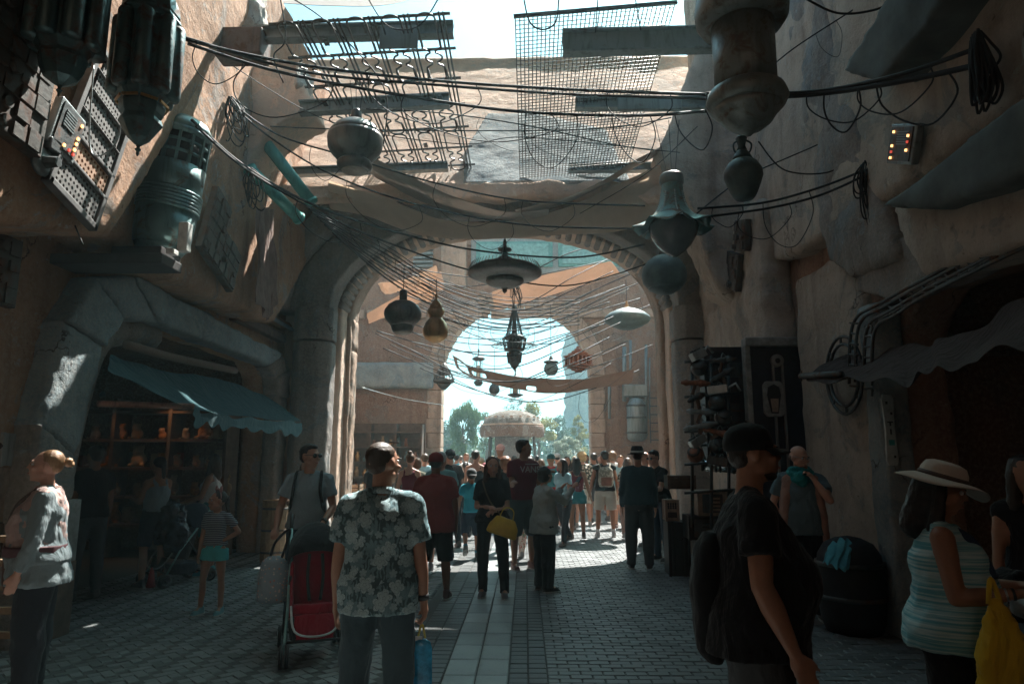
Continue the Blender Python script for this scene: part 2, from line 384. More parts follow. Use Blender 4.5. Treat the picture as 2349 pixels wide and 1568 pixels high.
# outer order (grey ring in front) and its octagonal pillars
r2 = MB(); r2.ribbon(arc(3.2, 4.3, 1.86), arc(3.95, 4.3, 2.45), 'y', 12.35, 12.9)
organic(r2.build('outer_arch_ring', ADOBE_GREY, gate), .06, 1, [(.5, .06)])
r3 = MB(); r3.ribbon(arc(3.95, 4.3, 2.5), arc(4.35, 4.3, 3.1), 'y', 12.1, 12.95)
organic(r3.build('hood_mould', ADOBE_GREY, gate), .06, 1, [(.5, .08)])
for i in range(1, 44):                                           # corrugated soffit ribs between the two orders
    an = math.pi*(1-(i+.5)/45); b = MB()
    p0 = Vector((XC+3.16*math.cos(an), 0, 4.32+1.84*math.sin(an)))
    M = Matrix.Translation((p0.x, 13.15, p0.z)) @ Matrix.Rotation(-(an-math.pi/2), 4, 'Y')
    b.lathe([(-.33, .045), (-.31, .075), (.31, .075), (.33, .045)], n=8, M=M @ Matrix.Rotation(math.pi/2, 4, 'X'), sx=.9)
    b.build('soffit_rib', ADOBE_GREY, gate, smooth=True)
def pillar(x0, x1, y0, y1, zt, label, m, mcap):
    t = thing('stone_pillar', label, 'pillar', ((x0+x1)/2, (y0+y1)/2, 0))
    cx, cy_ = (x0+x1)/2, (y0+y1)/2; hx, hy = (x1-x0)/2, (y1-y0)/2; b = MB()
    oc = [(-1,-.5),(-.5,-1),(.5,-1),(1,-.5),(1,.5),(.5,1),(-.5,1),(-1,.5)]
    sh = MB(); sh.prism([(cx+a*hx, cy_+c*hy) for a, c in oc], 'z', -.2, zt-.62); organic(sh.build('shaft', m, t), .05, 1, [(.4, .05), (.12, .02)])
    ca = MB(); ca.prism([(cx+a*hx*1.03, cy_+c*hy*1.03) for a, c in oc], 'z', zt-.60, zt); organic(ca.build('capital', mcap, t), .05, 0, [(.4, .05)])
    ba = MB(); ba.prism([(cx+a*hx*1.14, cy_+c*hy*1.14) for a, c in oc], 'z', -.2, .55); organic(ba.build('base', m, t), .05, 1, [(.3, .05)])
    return t
pillar(-4.28, -3.56, 12.25, 12.95, 4.35, 'grey octagonal pillar carrying the left side of the big archway', ADOBE_GREY, ADOBE_GREY)
pillar(-3.78, -3.42, 13.38, 14.0, 4.35, 'narrow sunlit pillar just behind the left archway pillar', STONE, STONE)
pillar(2.72, 3.50, 12.25, 12.95, 4.35, 'grey octagonal pillar carrying the right side of the big archway', ADOBE_GREY, ADOBE_GREY)
pillar(2.64, 3.02, 13.38, 14.0, 4.35, 'narrow shaded pillar just behind the right archway pillar', STONE, STONE)
# panel coloured as a cast shadow, ledge and broken parapet on the wall
def slope(u, v, off=.06):                                        # photo point -> point on the sloping wall
    d = P(u, v, Y=1.0)-Vector((0, 0, 1.6)); k_ = (10.42-6.12)/3.25; t_ = (6.12-11.0*k_-1.6)/(d.z-k_*d.y); p = Vector((d.x*t_, d.y*t_, 1.6+d.z*t_)); nn = Vector((0, -k_, 1)).normalized(); return p+nn*off
b = MB(); pts_ = [(1062,424),(1070,340),(1118,265),(1225,262),(1300,280),(1390,300),(1450,424)]; n_ = len(pts_)
b.add([slope(u, v, .05) for u, v in pts_]+[slope(u, v, -.1) for u, v in pts_], [tuple(range(n_)), tuple(range(n_, 2*n_))[::-1]]+[(i, n_+i, n_+(i+1) % n_, (i+1) % n_) for i in range(n_)])
organic(b.build('painted_shadow_panel', ADOBE_BLUE, gate), .05, 1, [(.5, .05)])
b = MB(); b.box((-4.2, 10.85, 5.85), (3.5, 11.15, 6.12)); organic(b.build('ledge', ADOBE_PALE, gate), .06, 1, [(.4, .18), (.12, .05)])
# ================================================================ LEFT SIDE
LX = -4.6
def yz(X, *pts): return [(P(u, v, X=X).y, P(u, v, X=X).z) for u, v in pts]
lw = thing('left_shop_building', 'brown adobe shop front with a wide low grey framed opening on the left', 'building', (LX, 9, 0))
b = MB()
open_ = [(6.75, -.3), (7.0, 1.6), (7.35, 2.9), (7.75, 3.18), (8.3, 3.24), (11.7, 3.22), (12.05, 3.05), (12.2, 2.7), (12.25, -.3)]
b.prism([(-3, -.3)]+open_+[(13.4, -.3), (13.4, 9.3), (-3, 9.3)], 'x', LX-.45, LX)
organic(b.build('wall', ADOBE, lw), .08, 1, [(1.1, .12), (.25, .03)])
b = MB()
fo = [(6.1, -.2), (6.15, 1.9), (6.35, 2.9), (6.7, 3.42), (7.4, 3.62), (12.2, 3.45), (12.55, 3.2), (12.62, 2.7), (12.62, -.2)]
fi = [(6.62, -.2), (6.72, 1.6), (7.0, 2.75), (7.3, 3.1), (8.0, 3.2), (11.6, 3.16), (12.0, 3.0), (12.15, 2.7), (12.2, -.2)]
for i in range(len(fo)-1):
    q = MB(); g = .006
    q.prism([fo[i], fo[i+1], fi[i+1], fi[i]], 'x', LX-.05, LX+.26-.02*(i % 2)); organic(q.build('frame_block', ADOBE_BLUE if i in (1, 2, 3, 4) else ADOBE_GREY, lw), .05, 1, [(.4, .07), (.1, .025)])
b = MB(); b.tube(spline([(LX-.1, y_, z_) for y_, z_ in ((6.75, -.1), (6.95, 1.6), (7.25, 2.75), (7.75, 3.05), (8.4, 3.1))], 6), .17, 10); b.build('reveal_roll', ADOBE_GREY, lw, True)
# cornice beams
for k, (ya, yb, z0) in enumerate(((6.6, 8.4, 3.78), (8.6, 10.2, 3.76), (10.4, 12.6, 3.72))):
    q = MB(); q.box((LX-.05, ya, z0), (LX+.14, yb, z0+.16)); bevel(q.build('cornice_beam', WOODD, lw), .015)
q = MB(); q.box((LX-.05, 5.4, 4.0), (LX+.22, 12.7, 4.09)); organic(q.build('cornice', ADOBE, lw), .04, 1, [(.3, .05)])
q = MB(); q.tube([(LX+.24, 7.9, 4.04), (LX+.24, 12.6, 3.98)], .035, 8); q.build('pipe', STEEL, lw, True)
# interior of the shop
b = MB()
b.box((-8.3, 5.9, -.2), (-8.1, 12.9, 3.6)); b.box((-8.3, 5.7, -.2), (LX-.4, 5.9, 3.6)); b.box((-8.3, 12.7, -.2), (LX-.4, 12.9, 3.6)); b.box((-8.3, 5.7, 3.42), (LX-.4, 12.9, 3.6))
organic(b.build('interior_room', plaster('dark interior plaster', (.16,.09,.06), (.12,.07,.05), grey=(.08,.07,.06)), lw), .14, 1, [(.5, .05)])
# upper bay (overhanging) and tapering buttress
bay = thing('overhanging_bay', 'heavy overhanging plaster bay at the upper left with a slanting end', 'building', (-4.2, 5, 3.2))
b = MB(); o_ = yz(-3.6, (270,545),(430,275),(500,130),(580,40),(592,-60)); b.prism([(-1.2, 2.95), (2.5, 2.98), (4.45, 3.22)]+o_+[(o_[-1][0]+.15, 10.3), (-1.2, 10.3)], 'x', LX-.2, -3.62)
organic(b.build('bay_wall', ADOBE, bay), .08, 2, [(1.2, .12), (.25, .025)])
b = MB(); q0 = P(575, 30, Y=8.4); b.ball(q0, (.2, .3, .42), 12); b.ball(q0+Vector((-.25, 0, .4)), (.42, .35, .4), 12); organic(b.build('broken_stone_end', plaster('pale broken render', (.62,.58,.52), (.5,.44,.38), d=.2), bay), .035, 0, [(.25, .22), (.07, .06)])
but = thing('left_buttress', 'tapering brown plaster buttress hanging between the upper bay and the archway', 'building', (LX, 10, 3.8))
b = MB(); o_ = yz(-4.05, (262,575),(430,660),(590,722),(628,738),(668,690),(706,590),(760,500)); b.prism([(6.0, 3.75)]+o_[1:]+[(13.0, 6.8), (13.0, 9.2), (6.6, 9.2), (6.2, 5)], 'x', LX-.2, -4.05)
organic(b.build('buttress_wall', ADOBE, but), .08, 2, [(1.0, .13), (.25, .03)])
# flying rib arch over the street's left edge
rib = thing('broken_rib_arch', 'curved peach plaster rib arch with a broken sunlit end at upper left', 'arch', (-4.2, 9.3, 4.5))
b = MB(); RY = 9.4
o_ = [(P(u, v, Y=RY).x, P(u, v, Y=RY).z) for u, v in ((380,640),(380,120),(480,132),(600,140),(672,148),(700,190),(722,250),(655,275),(615,305),(578,352),(548,420),(520,500),(480,600))]
b.prism(o_[::-1], 'y', RY, RY+.75); organic(b.build('rib_wall', ADOBE_PALE, rib), .06, 2, [(.9, .16), (.2, .05)])
b = MB(); q0 = P(697, 196, Y=RY+.3); b.ball(q0, (.09, .36, .3), 12); b.ball(q0+Vector((.03, -.1, -.12)), (.1, .3, .18), 12)
organic(b.build('broken_stone_end', MATS['pale broken render'], rib), .025, 0, [(.14, .14), (.05, .05)])
# ================================================================ RIGHT SIDE
RX = 3.65
rw = thing('right_shop_building', 'tan grey adobe shop building with a dark wide opening along the right side', 'building', (RX, 8, 0))
b = MB(); op = [(-1.5, -.3), (-1.4, 3.0), (4.6, 3.12), (6.2, 3.10), (6.62, 2.8), (6.7, 2.3), (6.72, -.3)]
b.prism([(-3, -.3)]+op+[(13.4, -.3), (13.4, 4.6), (-3, 4.6)], 'x', RX, RX+.5)
organic(b.build('wall', ADOBE_RED, rw), .08, 1, [(1.1, .16), (.25, .05)])
b = MB(); b.prism([(-3, 4.2), (3.2, 3.95), (6.4, 4.02), (8.6, 4.15), (10.8, 4.5), (13.4, 4.3), (13.4, 11.4), (-3, 11.4)], 'x', RX-.25, RX+.5)
organic(b.build('upper_wall', ADOBE_RIGHT, rw), .09, 2, [(1.3, .14), (.3, .03)])
b = MB(); b.prism([(7.1, -.2), (8.9, -.2), (8.9, 3.9), (7.6, 3.9), (7.1, 3.3)], 'x', RX-.12, RX+.1); organic(b.build('render_coat', ADOBE_RIGHT, rw), .07, 1, [(.5, .08)])
b = MB(); b.box((RX-.42, 9.2, -.2), (RX+.05, 12.4, 5.2)); organic(b.build('pale_pier', ADOBE_RIGHT, rw), .07, 2, [(.8, .2), (.2, .05)])
b = MB()
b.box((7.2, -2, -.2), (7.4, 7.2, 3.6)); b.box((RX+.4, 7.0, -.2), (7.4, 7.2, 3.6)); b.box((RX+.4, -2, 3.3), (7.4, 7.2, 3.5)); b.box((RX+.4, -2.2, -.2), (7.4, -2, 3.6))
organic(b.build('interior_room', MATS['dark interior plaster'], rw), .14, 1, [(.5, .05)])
b = MB(); b.prism([(2.2, 3.05), (6.4, 3.05), (7.0, 3.3), (7.0, 3.62), (2.2, 3.62)], 'x', RX-.2, RX+.05); organic(b.build('lintel', ADOBE_GREY, rw), .05, 1, [(.4, .07)])
# slanting buttress strips, ribs and the dark wedge on the upper right wall
for k, (pts, X, m) in enumerate((
    (((1790,-20),(1880,-20),(2065,590),(1950,640),(1900,600)), 3.42, ADOBE_GREY),
    (((2050,470),(2349,300),(2349,-200),(2500,-200),(2500,480),(2349,560),(2120,640)), 3.3, ADOBE_RIGHT))):
    q = MB(); q.prism(yz(X, *pts), 'x', X-.02, RX); organic(q.build('buttress_slab', m, rw), .07, 1, [(.7, .14), (.2, .04)])
# dark blocks put in where the upper right wall reads as shade
q = MB(); q.prism(yz(3.1, (1940,165),(2080,-60),(2210,-60),(2140,60),(2030,190)), 'x', 3.05, 3.5); organic(q.build('upper_shade_block', plain('dark teal shade tone', (.10,.115,.11), .9, var=.3, sc=2.5), rw), .05, 1, [(.4, .06)])
q = MB(); q.prism(yz(3.2, (2050,475),(2185,478),(2349,420),(2560,300),(2560,120),(2349,245)), 'x', 3.08, 3.6); organic(q.build('lower_shade_block', MATS['dark teal shade tone'], rw), .05, 1, [(.4, .06)])
# right wing wall by the arch
wing = thing('right_wing_wall', 'shaded plaster wing wall stepping out beside the right end of the high wall', 'wall', (3.2, 9.8, 4.6)); WY = 10.3
b = MB(); o_ = [(P(u, v, Y=WY).x, P(u, v, Y=WY).z) for u, v in ((1850,90),(1600,95),(1588,160),(1545,270),(1505,340),(1540,395),(1590,480),(1610,560),(1650,660),(1700,700),(1850,700))]
b.prism(o_, 'y', WY, WY+.8); organic(b.build('wing_wall', ADOBE_RIGHT, wing), .07, 2, [(.9, .2), (.25, .06)])
# narrow sign pillar in front of the right opening
sp_ = thing('sign_post', 'weathered pale plaster post with a small white symbol plate, right of the bald man', 'post', (3.55, 6.75, 0))
b = MB(); b.box((3.38, 6.62, -.2), (3.66, 6.95, 3.1)); organic(b.build('post', ADOBE_BLUE, sp_), .04, 1, [(.3, .05)])
b = MB(); c = P(2040, 985, Y=6.58); b.prism([(c.x+a*.055, c.z+d) for a, d in ((-.7,-.33),(.7,-.33),(1,-.28),(.75,0),(1,.28),(.7,.33),(-.7,.33),(-1,.28),(-.75,0),(-1,-.28))], 'y', 6.56, 6.59)
pl = bevel(b.build('symbol_plate', plain('off white enamel', (.42,.45,.43), .5), sp_), .004)
for dz, kind in ((.25, 0), (.15, 1), (.07, 2), (-.02, 3), (-.12, 4), (-.25, 1)):
    q = MB(); e = plain('dark ink', (.05,.06,.06))
    if kind in (0, 1): q.cbox((c.x+(.018 if kind else -.018), 6.553, c.z+dz), (.018, .006, .024))
    elif kind == 2: q.cbox((c.x, 6.553, c.z+dz), (.05, .006, .012)); q.cbox((c.x, 6.553, c.z+dz-.02), (.012, .006, .03))
    elif kind == 3: q.cbox((c.x, 6.553, c.z+dz), (.012, .006, .05))
    else: q.cbox((c.x, 6.553, c.z+dz), (.05, .006, .05)); e = plain('teal ink', (.05,.30,.28))
    q.build('symbol', e, pl)
# the street goes on behind the camera
sb = thing('street_behind', 'shaded adobe buildings lining the street behind the viewpoint', 'building', (0, -10, 0))
b = MB(); b.box((-6, -16, -.2), (LX, -2.9, 9.3)); b.box((RX+.05, -16, -.2), (5.4, -2.9, 10.5)); b.box((-6, -16.6, -.2), (5.4, -15.9, 9.0)); organic(b.build('wall', ADOBE_RED, sb), .3, 1, [(1, .12)])
# ================================================================ COURTYARD BEYOND AND FAR ARCH
BX = -.33
cb = thing('far_gatehouse', 'red brown building beyond the archway pierced by a tall stone arch', 'building', (0, 24.5, 0))
a = [(BX+2.62*math.cos(math.pi*(1-i/28)), 4.45+2.62*math.sin(math.pi*(1-i/28))) for i in range(29)]
b = MB(); b.prism([(-11, -.3), (BX-2.62, -.3)]+a+[(BX+2.62, -.3), (11, -.3), (11, 9.3), (-11, 9.3)], 'y', 24, 24.65)
organic(b.build('wall', ADOBE_RED, cb), .12, 1, [(1.2, .16), (.3, .05)])
for i in range(26):                                              # voussoirs
    a0 = math.pi*(1-i/26)-.002; a1 = math.pi*(1-(i+1)/26)+.002; r0, r1_ = 2.58-.03*random.random(), 3.08+.05*random.random()
    q = MB(); q.prism([(BX+r*math.cos(t), 4.45+r*math.sin(t)) for r, t in ((r0,a0),(r1_,a0),(r1_,a1),(r0,a1))], 'y', 23.86-.05*random.random(), 24.7)
    bevel(q.build('arch_stone', STONE, cb), .03)
for s_ in (-1, 1):
    for j in range(9):
        q = MB(); x0 = BX+s_*2.58; x1 = BX+s_*(3.05+.05*(j % 2)); q.box((min(x0, x1), 23.86, j*.494), (max(x0, x1), 24.7, j*.494+.484)); bevel(q.build('jamb_stone', STONE, cb), .03)
# window band, column, louvre, cornices of the upper storey
q = MB(); q.box((-1.95, 23.9, 8.1), (3.9, 24.05, 9.6)); organic(q.build('window_surround', ADOBE_BLUE, cb), .08, 1, [(.3, .04)])
for k, (xa, xb) in enumerate(((-1.75, 1.0), (1.2, 3.7))):
    f = MB(); f.box((xa, 23.83, 8.35), (xb, 23.9, 9.3)); fr = bevel(f.build('window', plain('teal painted panel', (.10,.30,.29), .5), cb), .02)
    g = MB(); g.box((xa+.15, 23.80, 8.45), (xb-.15, 23.83, 9.2)); g.build('pane', plain('pale teal glass', (.20,.42,.42), .25), fr)
q = MB(); q.box((-3.0, 23.7, 7.6), (-2.1, 24.1, 9.8)); organic(q.build('upper_pier', STONE, cb), .07, 1, [(.3, .05)])
for k in range(5): q = MB(); q.box((-4.0, 23.75, 8.35+k*.16), (-3.3, 23.95, 8.42+k*.16)); q.build('louvre_slat', STEEL, cb)
for k in range(9):
    q = MB(); xa = -10+k*2.2; q.box((xa, 23.8, 6.5), (xa+2.1, 24.0, 6.8)); bevel(q.build('cornice_block', STONE, cb), .03)
q = MB(); q.box((-11, 24, 9.2), (11, 24.8, 9.7)); organic(q.build('parapet', ADOBE_RED, cb), .12, 1, [(.6, .1)])
# dark shop niche, pipes and machinery on its face
q = MB(); q.box((-6.2, 23.6, 4.0), (-3.2, 24.0, 4.9)); organic(q.build('dark_lintel', ADOBE_BLUE, cb), .07, 1, [(.3, .05)])
sh = thing('market_shelf', 'dark wooden market shelving against the far wall left of the stone arch', 'shelf', (-4.6, 22.6, 0))
for k in range(5): q = MB(); q.box((-5.9, 22.4, .5+k*.48), (-3.35, 22.9, .55+k*.48)); q.build('shelf_board', WOODD, sh)
for k in range(4): q = MB(); q.box((-5.9+k*.83, 22.4, 0), (-5.83+k*.83, 22.9, 2.7)); q.build('upright', WOODD, sh)
q = MB(); q.box((-5.95, 22.88, 0), (-3.3, 22.93, 2.75)); q.build('back_panel', WOODD, sh)
random.seed(3)
for k in range(26):
    q = MB(); xx = -5.75+(k % 9)*.27+random.uniform(-.03, .03); zz = .55+(k//7)*.48; hh = random.uniform(.15, .34)
    q.lathe([(0, .07), (hh*.5, random.uniform(.06, .1)), (hh*.8, .04), (hh, .05)], (xx, 22.6, zz), 8)
    tag(q.build('jar', [CERAM, COPPER, WOODL, BRASS][k % 4], None, True), 'small dark jar on the far market shelving', 'jar', 'jars on the far market shelves')
for k, (u0, v0, u1, v1, r) in enumerate(((1432,795,1432,920,.07),(1446,780,1446,915,.05),(1482,790,1482,1000,.05),(1490,820,1490,960,.03),(1398,860,1398,960,.05))):
    a0, a1 = P(u0, v0, Y=23.3), P(u1, v1, Y=23.3); q = MB(); q.tube([a0, a1], r, 8)
    tag(q.build('wall_pipe', STEEL, None, True), ['thick grey pipe standing above the tank right of the far arch', 'second pipe just right of the thick grey pipe', 'long pipe near the right pillar beyond the archway', 'thin short pipe closest to the right pillar', 'pipe beside the right jamb of the far stone arch'][k], 'pipe')
tk = thing('wall_tank', 'grey capsule tank fixed to the wall right of the far arch', 'tank', tuple(P(1460, 1005, Y=23.1)))
q = MB(); c0 = P(1460, 960, Y=23.2); q.lathe([(-.75, .2), (-.65, .32), (.45, .32), (.65, .2), (.7, .08)], c0, 14); q.build('tank_body', STEEL, tk, True)
for dz in (-.5, 0, .4): q = MB(); q.lathe([(dz, .34), (dz+.06, .34)], c0, 14); q.build('hoop', IRON, tk, True)
q = MB(); q.cbox(c0+Vector((0, .15, .95)), (.8, .4, .4)); bevel(q.build('junction_box', STEEL, tk), .03)
q = MB()
for k in range(6): q.tube([c0+Vector((.45, 0, -.7+k*.28)), c0+Vector((.75, 0, -.7+k*.28))], .02, 6)
q.tube([c0+Vector((.45, 0, -.8)), c0+Vector((.45, 0, .9))], .02, 6); q.build('rung_rail', IRON, tk)
# courtyard side walls
cw = MB(); cw.box((-7.4, 14.2, -.3), (-6.6, 24.2, 6.0)); o = organic(cw.build('courtyard_wall', ADOBE_RED), .2, 1, [(1, .15)]); tag(o, 'shaded red brown wall closing the left side of the courtyard', 'wall')
cw = MB(); cw.box((5.0, 14.2, -.3), (5.8, 24.2, 6.0)); o = organic(cw.build('courtyard_wall', ADOBE_RED), .2, 1, [(1, .15)]); tag(o, 'shaded red brown wall closing the right side of the courtyard', 'wall')
# ================================================================ LANDSCAPE BEYOND
def leafmat(name, a, b_):
    n = NB(name); g = n.n('ShaderNodeNewGeometry'); col = n.mix(n.ramp(g.outputs['Random Per Island'], 0, 1), a, b_)
    tr = n.n('ShaderNodeBsdfTranslucent'); n.l(col, tr.inputs[0]); n.done(col, .6)
    mx = n.n('ShaderNodeMixShader'); mx.inputs[0].default_value = .35; out = n.t.nodes['Material Output']
    n.l(n.b.outputs[0], mx.inputs[1]); n.l(tr.outputs[0], mx.inputs[2]); n.l(mx.outputs[0], out.inputs[0]); return n.m
G1 = leafmat('willow leaves', (.05,.09,.035), (.10,.15,.06)); G2 = leafmat('yellow green leaves', (.16,.16,.05), (.26,.24,.09)); G3 = leafmat('dark conifer leaves', (.025,.05,.03), (.05,.085,.045)); G4 = leafmat('silver shrub leaves', (.20,.24,.18), (.32,.35,.28))
BARK = plain('bark', (.12,.09,.065), .9, sc=6)
def tree(u, vt, vb, Y, wpx, m, label, droop=0, n=2600, name='tree'):
    k = Y/FPX; base = P(u, 1055, Y=Y); base.z = 0; top = P(u, vt, Y=Y).z; low = max(.3, P(u, vb, Y=Y).z); R = wpx*k/2
    t = thing(name, label, 'tree', (base.x, Y, 0)); tb = MB(); rs = np.random.RandomState(int(u))
    tb.tube([(base.x, Y, -.2), (base.x+.1*R, Y, top*.45), (base.x-.05*R, Y+.1, top*.8)], [R*.09, R*.06, R*.02], 8)
    cl = []
    for i in range(22):
        an = rs.uniform(0, 6.28); hh = rs.uniform(0, 1); rad = R*(.35+.65*math.sin(math.pi*min(1, .12+.85*hh)))*rs.uniform(.3, .95)
        c = np.array([base.x+math.cos(an)*rad, Y+math.sin(an)*rad, low+(top-low)*hh*.93]); cl.append((c, R*rs.uniform(.18, .38)))
        tb.tube([(base.x, Y, low+(top-low)*hh*.5), tuple(c)], [R*.025, R*.008], 5)
    tb.build('trunk', BARK, t, True)
    per = n//22; vs = []; fs = []; s0 = max(.05, R*.045)
    for c, r in cl:
        d = rs.normal(size=(per, 3)); d /= np.linalg.norm(d, axis=1)[:, None]; p = c+d*(r*rs.uniform(.45, 1.05, (per, 1)))*np.array([1, 1, .8 if not droop else 1.5])
        a = rs.normal(size=(per, 3)); b_ = rs.normal(size=(per, 3)); a /= np.linalg.norm(a, axis=1)[:, None]; b_ /= np.linalg.norm(b_, axis=1)[:, None]
        if droop: a = a*.3+np.array([0, 0, -1.6])
        sz = s0*rs.uniform(.6, 1.5, (per, 1))
        for j in range(per):
            o_ = len(vs); vs += [tuple(p[j]-a[j]*sz[j]), tuple(p[j]+b_[j]*sz[j]*.6), tuple(p[j]+a[j]*sz[j]), tuple(p[j]-b_[j]*sz[j]*.6)]; fs.append((o_, o_+1, o_+2, o_+3))
    me = bpy.data.meshes.new('crown'); me.from_pydata(vs, [], fs); me.materials.append(m); ob('crown', me, t)
tree(1060, 928, 1035, 44, 90, G1, 'weeping grey green tree seen at the left of the far arch', 1, 6000)
tree(1112, 940, 1040, 52, 80, G1, 'rounded green tree behind the left half of the domed kiosk', 0, 4500)
tree(1232, 918, 1030, 46, 96, G2, 'sunlit yellow green tree right of the domed kiosk', 0, 6500)
tree(1280, 948, 1040, 58, 70, G3, 'dark green tree at the foot of the rock spire', 0, 5000)
tree(1330, 950, 1035, 48, 46, G2, 'pale yellow shrub tree beside the right jamb of the far arch', 0, 3500)
tree(1182, 905, 980, 70, 50, G3, 'small distant dark tree with a thin top above the kiosk', 0, 2500)
tree(1020, 965, 1045, 62, 110, G3, 'dark tree mostly hidden by the left jamb of the far arch', 0, 4500)
tree(1150, 960, 1045, 66, 90, G1, 'mid green tree far behind the kiosk roof', 0, 4500)
tree(1300, 1000, 1052, 38, 70, G4, 'silvery leafless looking shrub right of the kiosk', 0, 4500, 'shrub')
q = MB(); rs = np.random.RandomState(4)
for i in range(16000):
    x_, y_ = rs.uniform(-40, 40), rs.uniform(72, 82); z_ = rs.uniform(0, 3.4+1.2*math.sin(x_*.5)); a = Vector(rs.normal(size=3))*.22; b_ = Vector(rs.normal(size=3))*.14; p = Vector((x_, y_, z_))
    q.add([p-a, p+b_, p+a, p-b_], [(0, 1, 2, 3)])
o = stuff(q.build('far_hedge', G3)); tag(o, 'low belt of distant greenery closing the view behind the kiosk', 'hedge')
# rock spire
def blob(name, Y, prof, m, seed, label):
    q = MB(); N = 22; vs = []; rs = np.random.RandomState(seed); ph = rs.uniform(0, 6, 6)
    for (v, ul, ur) in prof:
        a, c = P(ul, v, Y=Y), P(ur, v, Y=Y); cx, r = (a.x+c.x)/2, (c.x-a.x)/2
        for k in range(N):
            an = 6.2832*k/N; rr = r*(1+.13*math.sin(3*an+ph[0]+v*.05)+.09*math.sin(5*an+ph[1]+v*.09)); vs.append((cx+rr*math.cos(an), Y+rr*math.sin(an), a.z))
    L = len(prof); q.add(vs, [(i*N+k, (i+1)*N+k, (i+1)*N+(k+1) % N, i*N+(k+1) % N) for i in range(L-1) for k in range(N)]+[tuple(range(N)), tuple(range((L-1)*N, L*N))[::-1]])
    return tag(organic(q.build(name, m), .45, 1, [(3.5, 1.8), (1.1, .8), (.4, .3)]), label, 'rock')
ROCK = plaster('blue grey rock', (.22,.25,.25), (.30,.31,.29), grey=(.16,.20,.21), dark=(.08,.09,.09))
blob('rock_spire', 95, [(1060,1240,1420),(1030,1268,1390),(1000,1282,1370),(960,1294,1360),(900,1300,1355),(850,1296,1352),(800,1288,1350),(775,1290,1345),(762,1296,1330)], ROCK, 3, 'tall blue grey rock spire rising behind the right side of the far arch')
# domed kiosk
KY = 31.0; kx = P(1175, 980, Y=KY).x; ki = thing('domed_kiosk', 'domed plaster kiosk with a heavy fascia seen through the far arch', 'kiosk', (kx, KY, 0))
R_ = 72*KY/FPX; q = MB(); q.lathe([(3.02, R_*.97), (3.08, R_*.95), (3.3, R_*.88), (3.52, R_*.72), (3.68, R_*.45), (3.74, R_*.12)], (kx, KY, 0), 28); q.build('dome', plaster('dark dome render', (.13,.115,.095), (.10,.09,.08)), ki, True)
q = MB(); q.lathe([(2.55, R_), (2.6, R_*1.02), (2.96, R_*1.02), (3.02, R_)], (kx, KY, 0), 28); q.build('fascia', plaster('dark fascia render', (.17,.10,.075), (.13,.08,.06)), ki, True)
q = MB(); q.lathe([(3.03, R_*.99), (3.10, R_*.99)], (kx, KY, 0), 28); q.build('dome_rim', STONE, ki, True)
for k in range(20):
    an = 6.2832*k/20; q = MB(); q.cbox((0, 0, 0), (.12, .05, .07), Matrix.Translation((kx+R_*.86*math.cos(an), KY+R_*.86*math.sin(an), 3.40)) @ Matrix.Rotation(an+math.pi/2, 4, 'Z')); q.build('dentil', STONE, ki)
for sx_ in (-1, 1):
    for s2 in (-1, 1): q = MB(); q.tube([(kx+sx_*R_*.8, KY+s2*R_*.5, 0), (kx+sx_*R_*.68, KY+s2*R_*.45, 2.6)], .06, 8); q.build('post', IRON, ki)
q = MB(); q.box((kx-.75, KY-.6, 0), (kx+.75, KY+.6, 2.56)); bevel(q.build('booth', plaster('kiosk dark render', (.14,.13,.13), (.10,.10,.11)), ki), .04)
q = MB(); q.box((kx-.85, KY-.75, .95), (kx+.85, KY-.58, 1.05)); q.build('counter', WOODD, ki)
# ================================================================ OVERHEAD: beams, lattices, mesh
def beam(name, u0, u1, v0, v1, Y, m, label, th=.16, flange=True, group=None):
    a = P(u0, v0, Y=Y); b_ = P(u1, v1, Y=Y); hgt = th; t = thing(name, label, 'beam', ((a.x+b_.x)/2, Y, (a.z+b_.z)/2), 0, group)
    dx = b_.x-a.x; dz = b_.z-a.z; ln = math.hypot(dx, dz); M = Matrix.Translation(a) @ Matrix.Rotation(-math.atan2(dz, dx), 4, 'Y')
    q = MB(); q.box((0, -.012, -hgt), (ln, .012, 0), M); q.build('web', m, t)
    for z in (0, -hgt): q = MB(); q.box((-.002, -.07, z-.012), (ln+.002, .07, z+.012), M); bevel(q.build('flange', m, t), .003)
    return t, M, ln, hgt
b1, M1, l1, h1 = beam('steel_beam', 560, 1040, 68, 55, 7.6, STEEL, 'uppermost steel beam at left, running over the curly lattice against the sky', .155)
q = MB(); q.cbox(P(915, 85, Y=7.50), (.46, .03, .30)); bevel(q.build('splice_plate', STEEL, b1), .006)
q = MB(); q.cbox(P(556, 108, Y=7.6), (.58, .32, .34)); bevel(q.build('anchor_block', metal('brown steel', (.14,.10,.085), rough=.6, amt=.5, m=.3), b1), .02)
b2 = beam('steel_beam', 688, 1030, 236, 218, 9.0, STEEL, 'middle steel beam at left crossing the curly lattice just above the ball lamp', .17)
b3 = beam('steel_beam', 655, 1027, 388, 374, 11.0, STEEL, 'lowest steel beam at left, behind the ball lamp and above the fabric swag', .12)
b4, M4, l4, h4 = beam('steel_beam', 1290, 1660, 75, 66, 7.4, STEEL, 'thick dark beam at right running from the wire mesh to the big drum lantern', .27)
b5 = beam('steel_beam', 1320, 1640, 228, 228, 9.0, STEEL, 'middle beam seen through the wire mesh at right', .14)
q = MB(); q.cbox(P(1490, 238, Y=8.95), (.9, .05, .2)); bevel(q.build('splice_plate', STEEL, b5[0]), .02)
b6 = beam('steel_beam', 1305, 1520, 378, 376, 11.0, STEEL, 'lowest beam at right ending behind the foot of the wire mesh', .12)
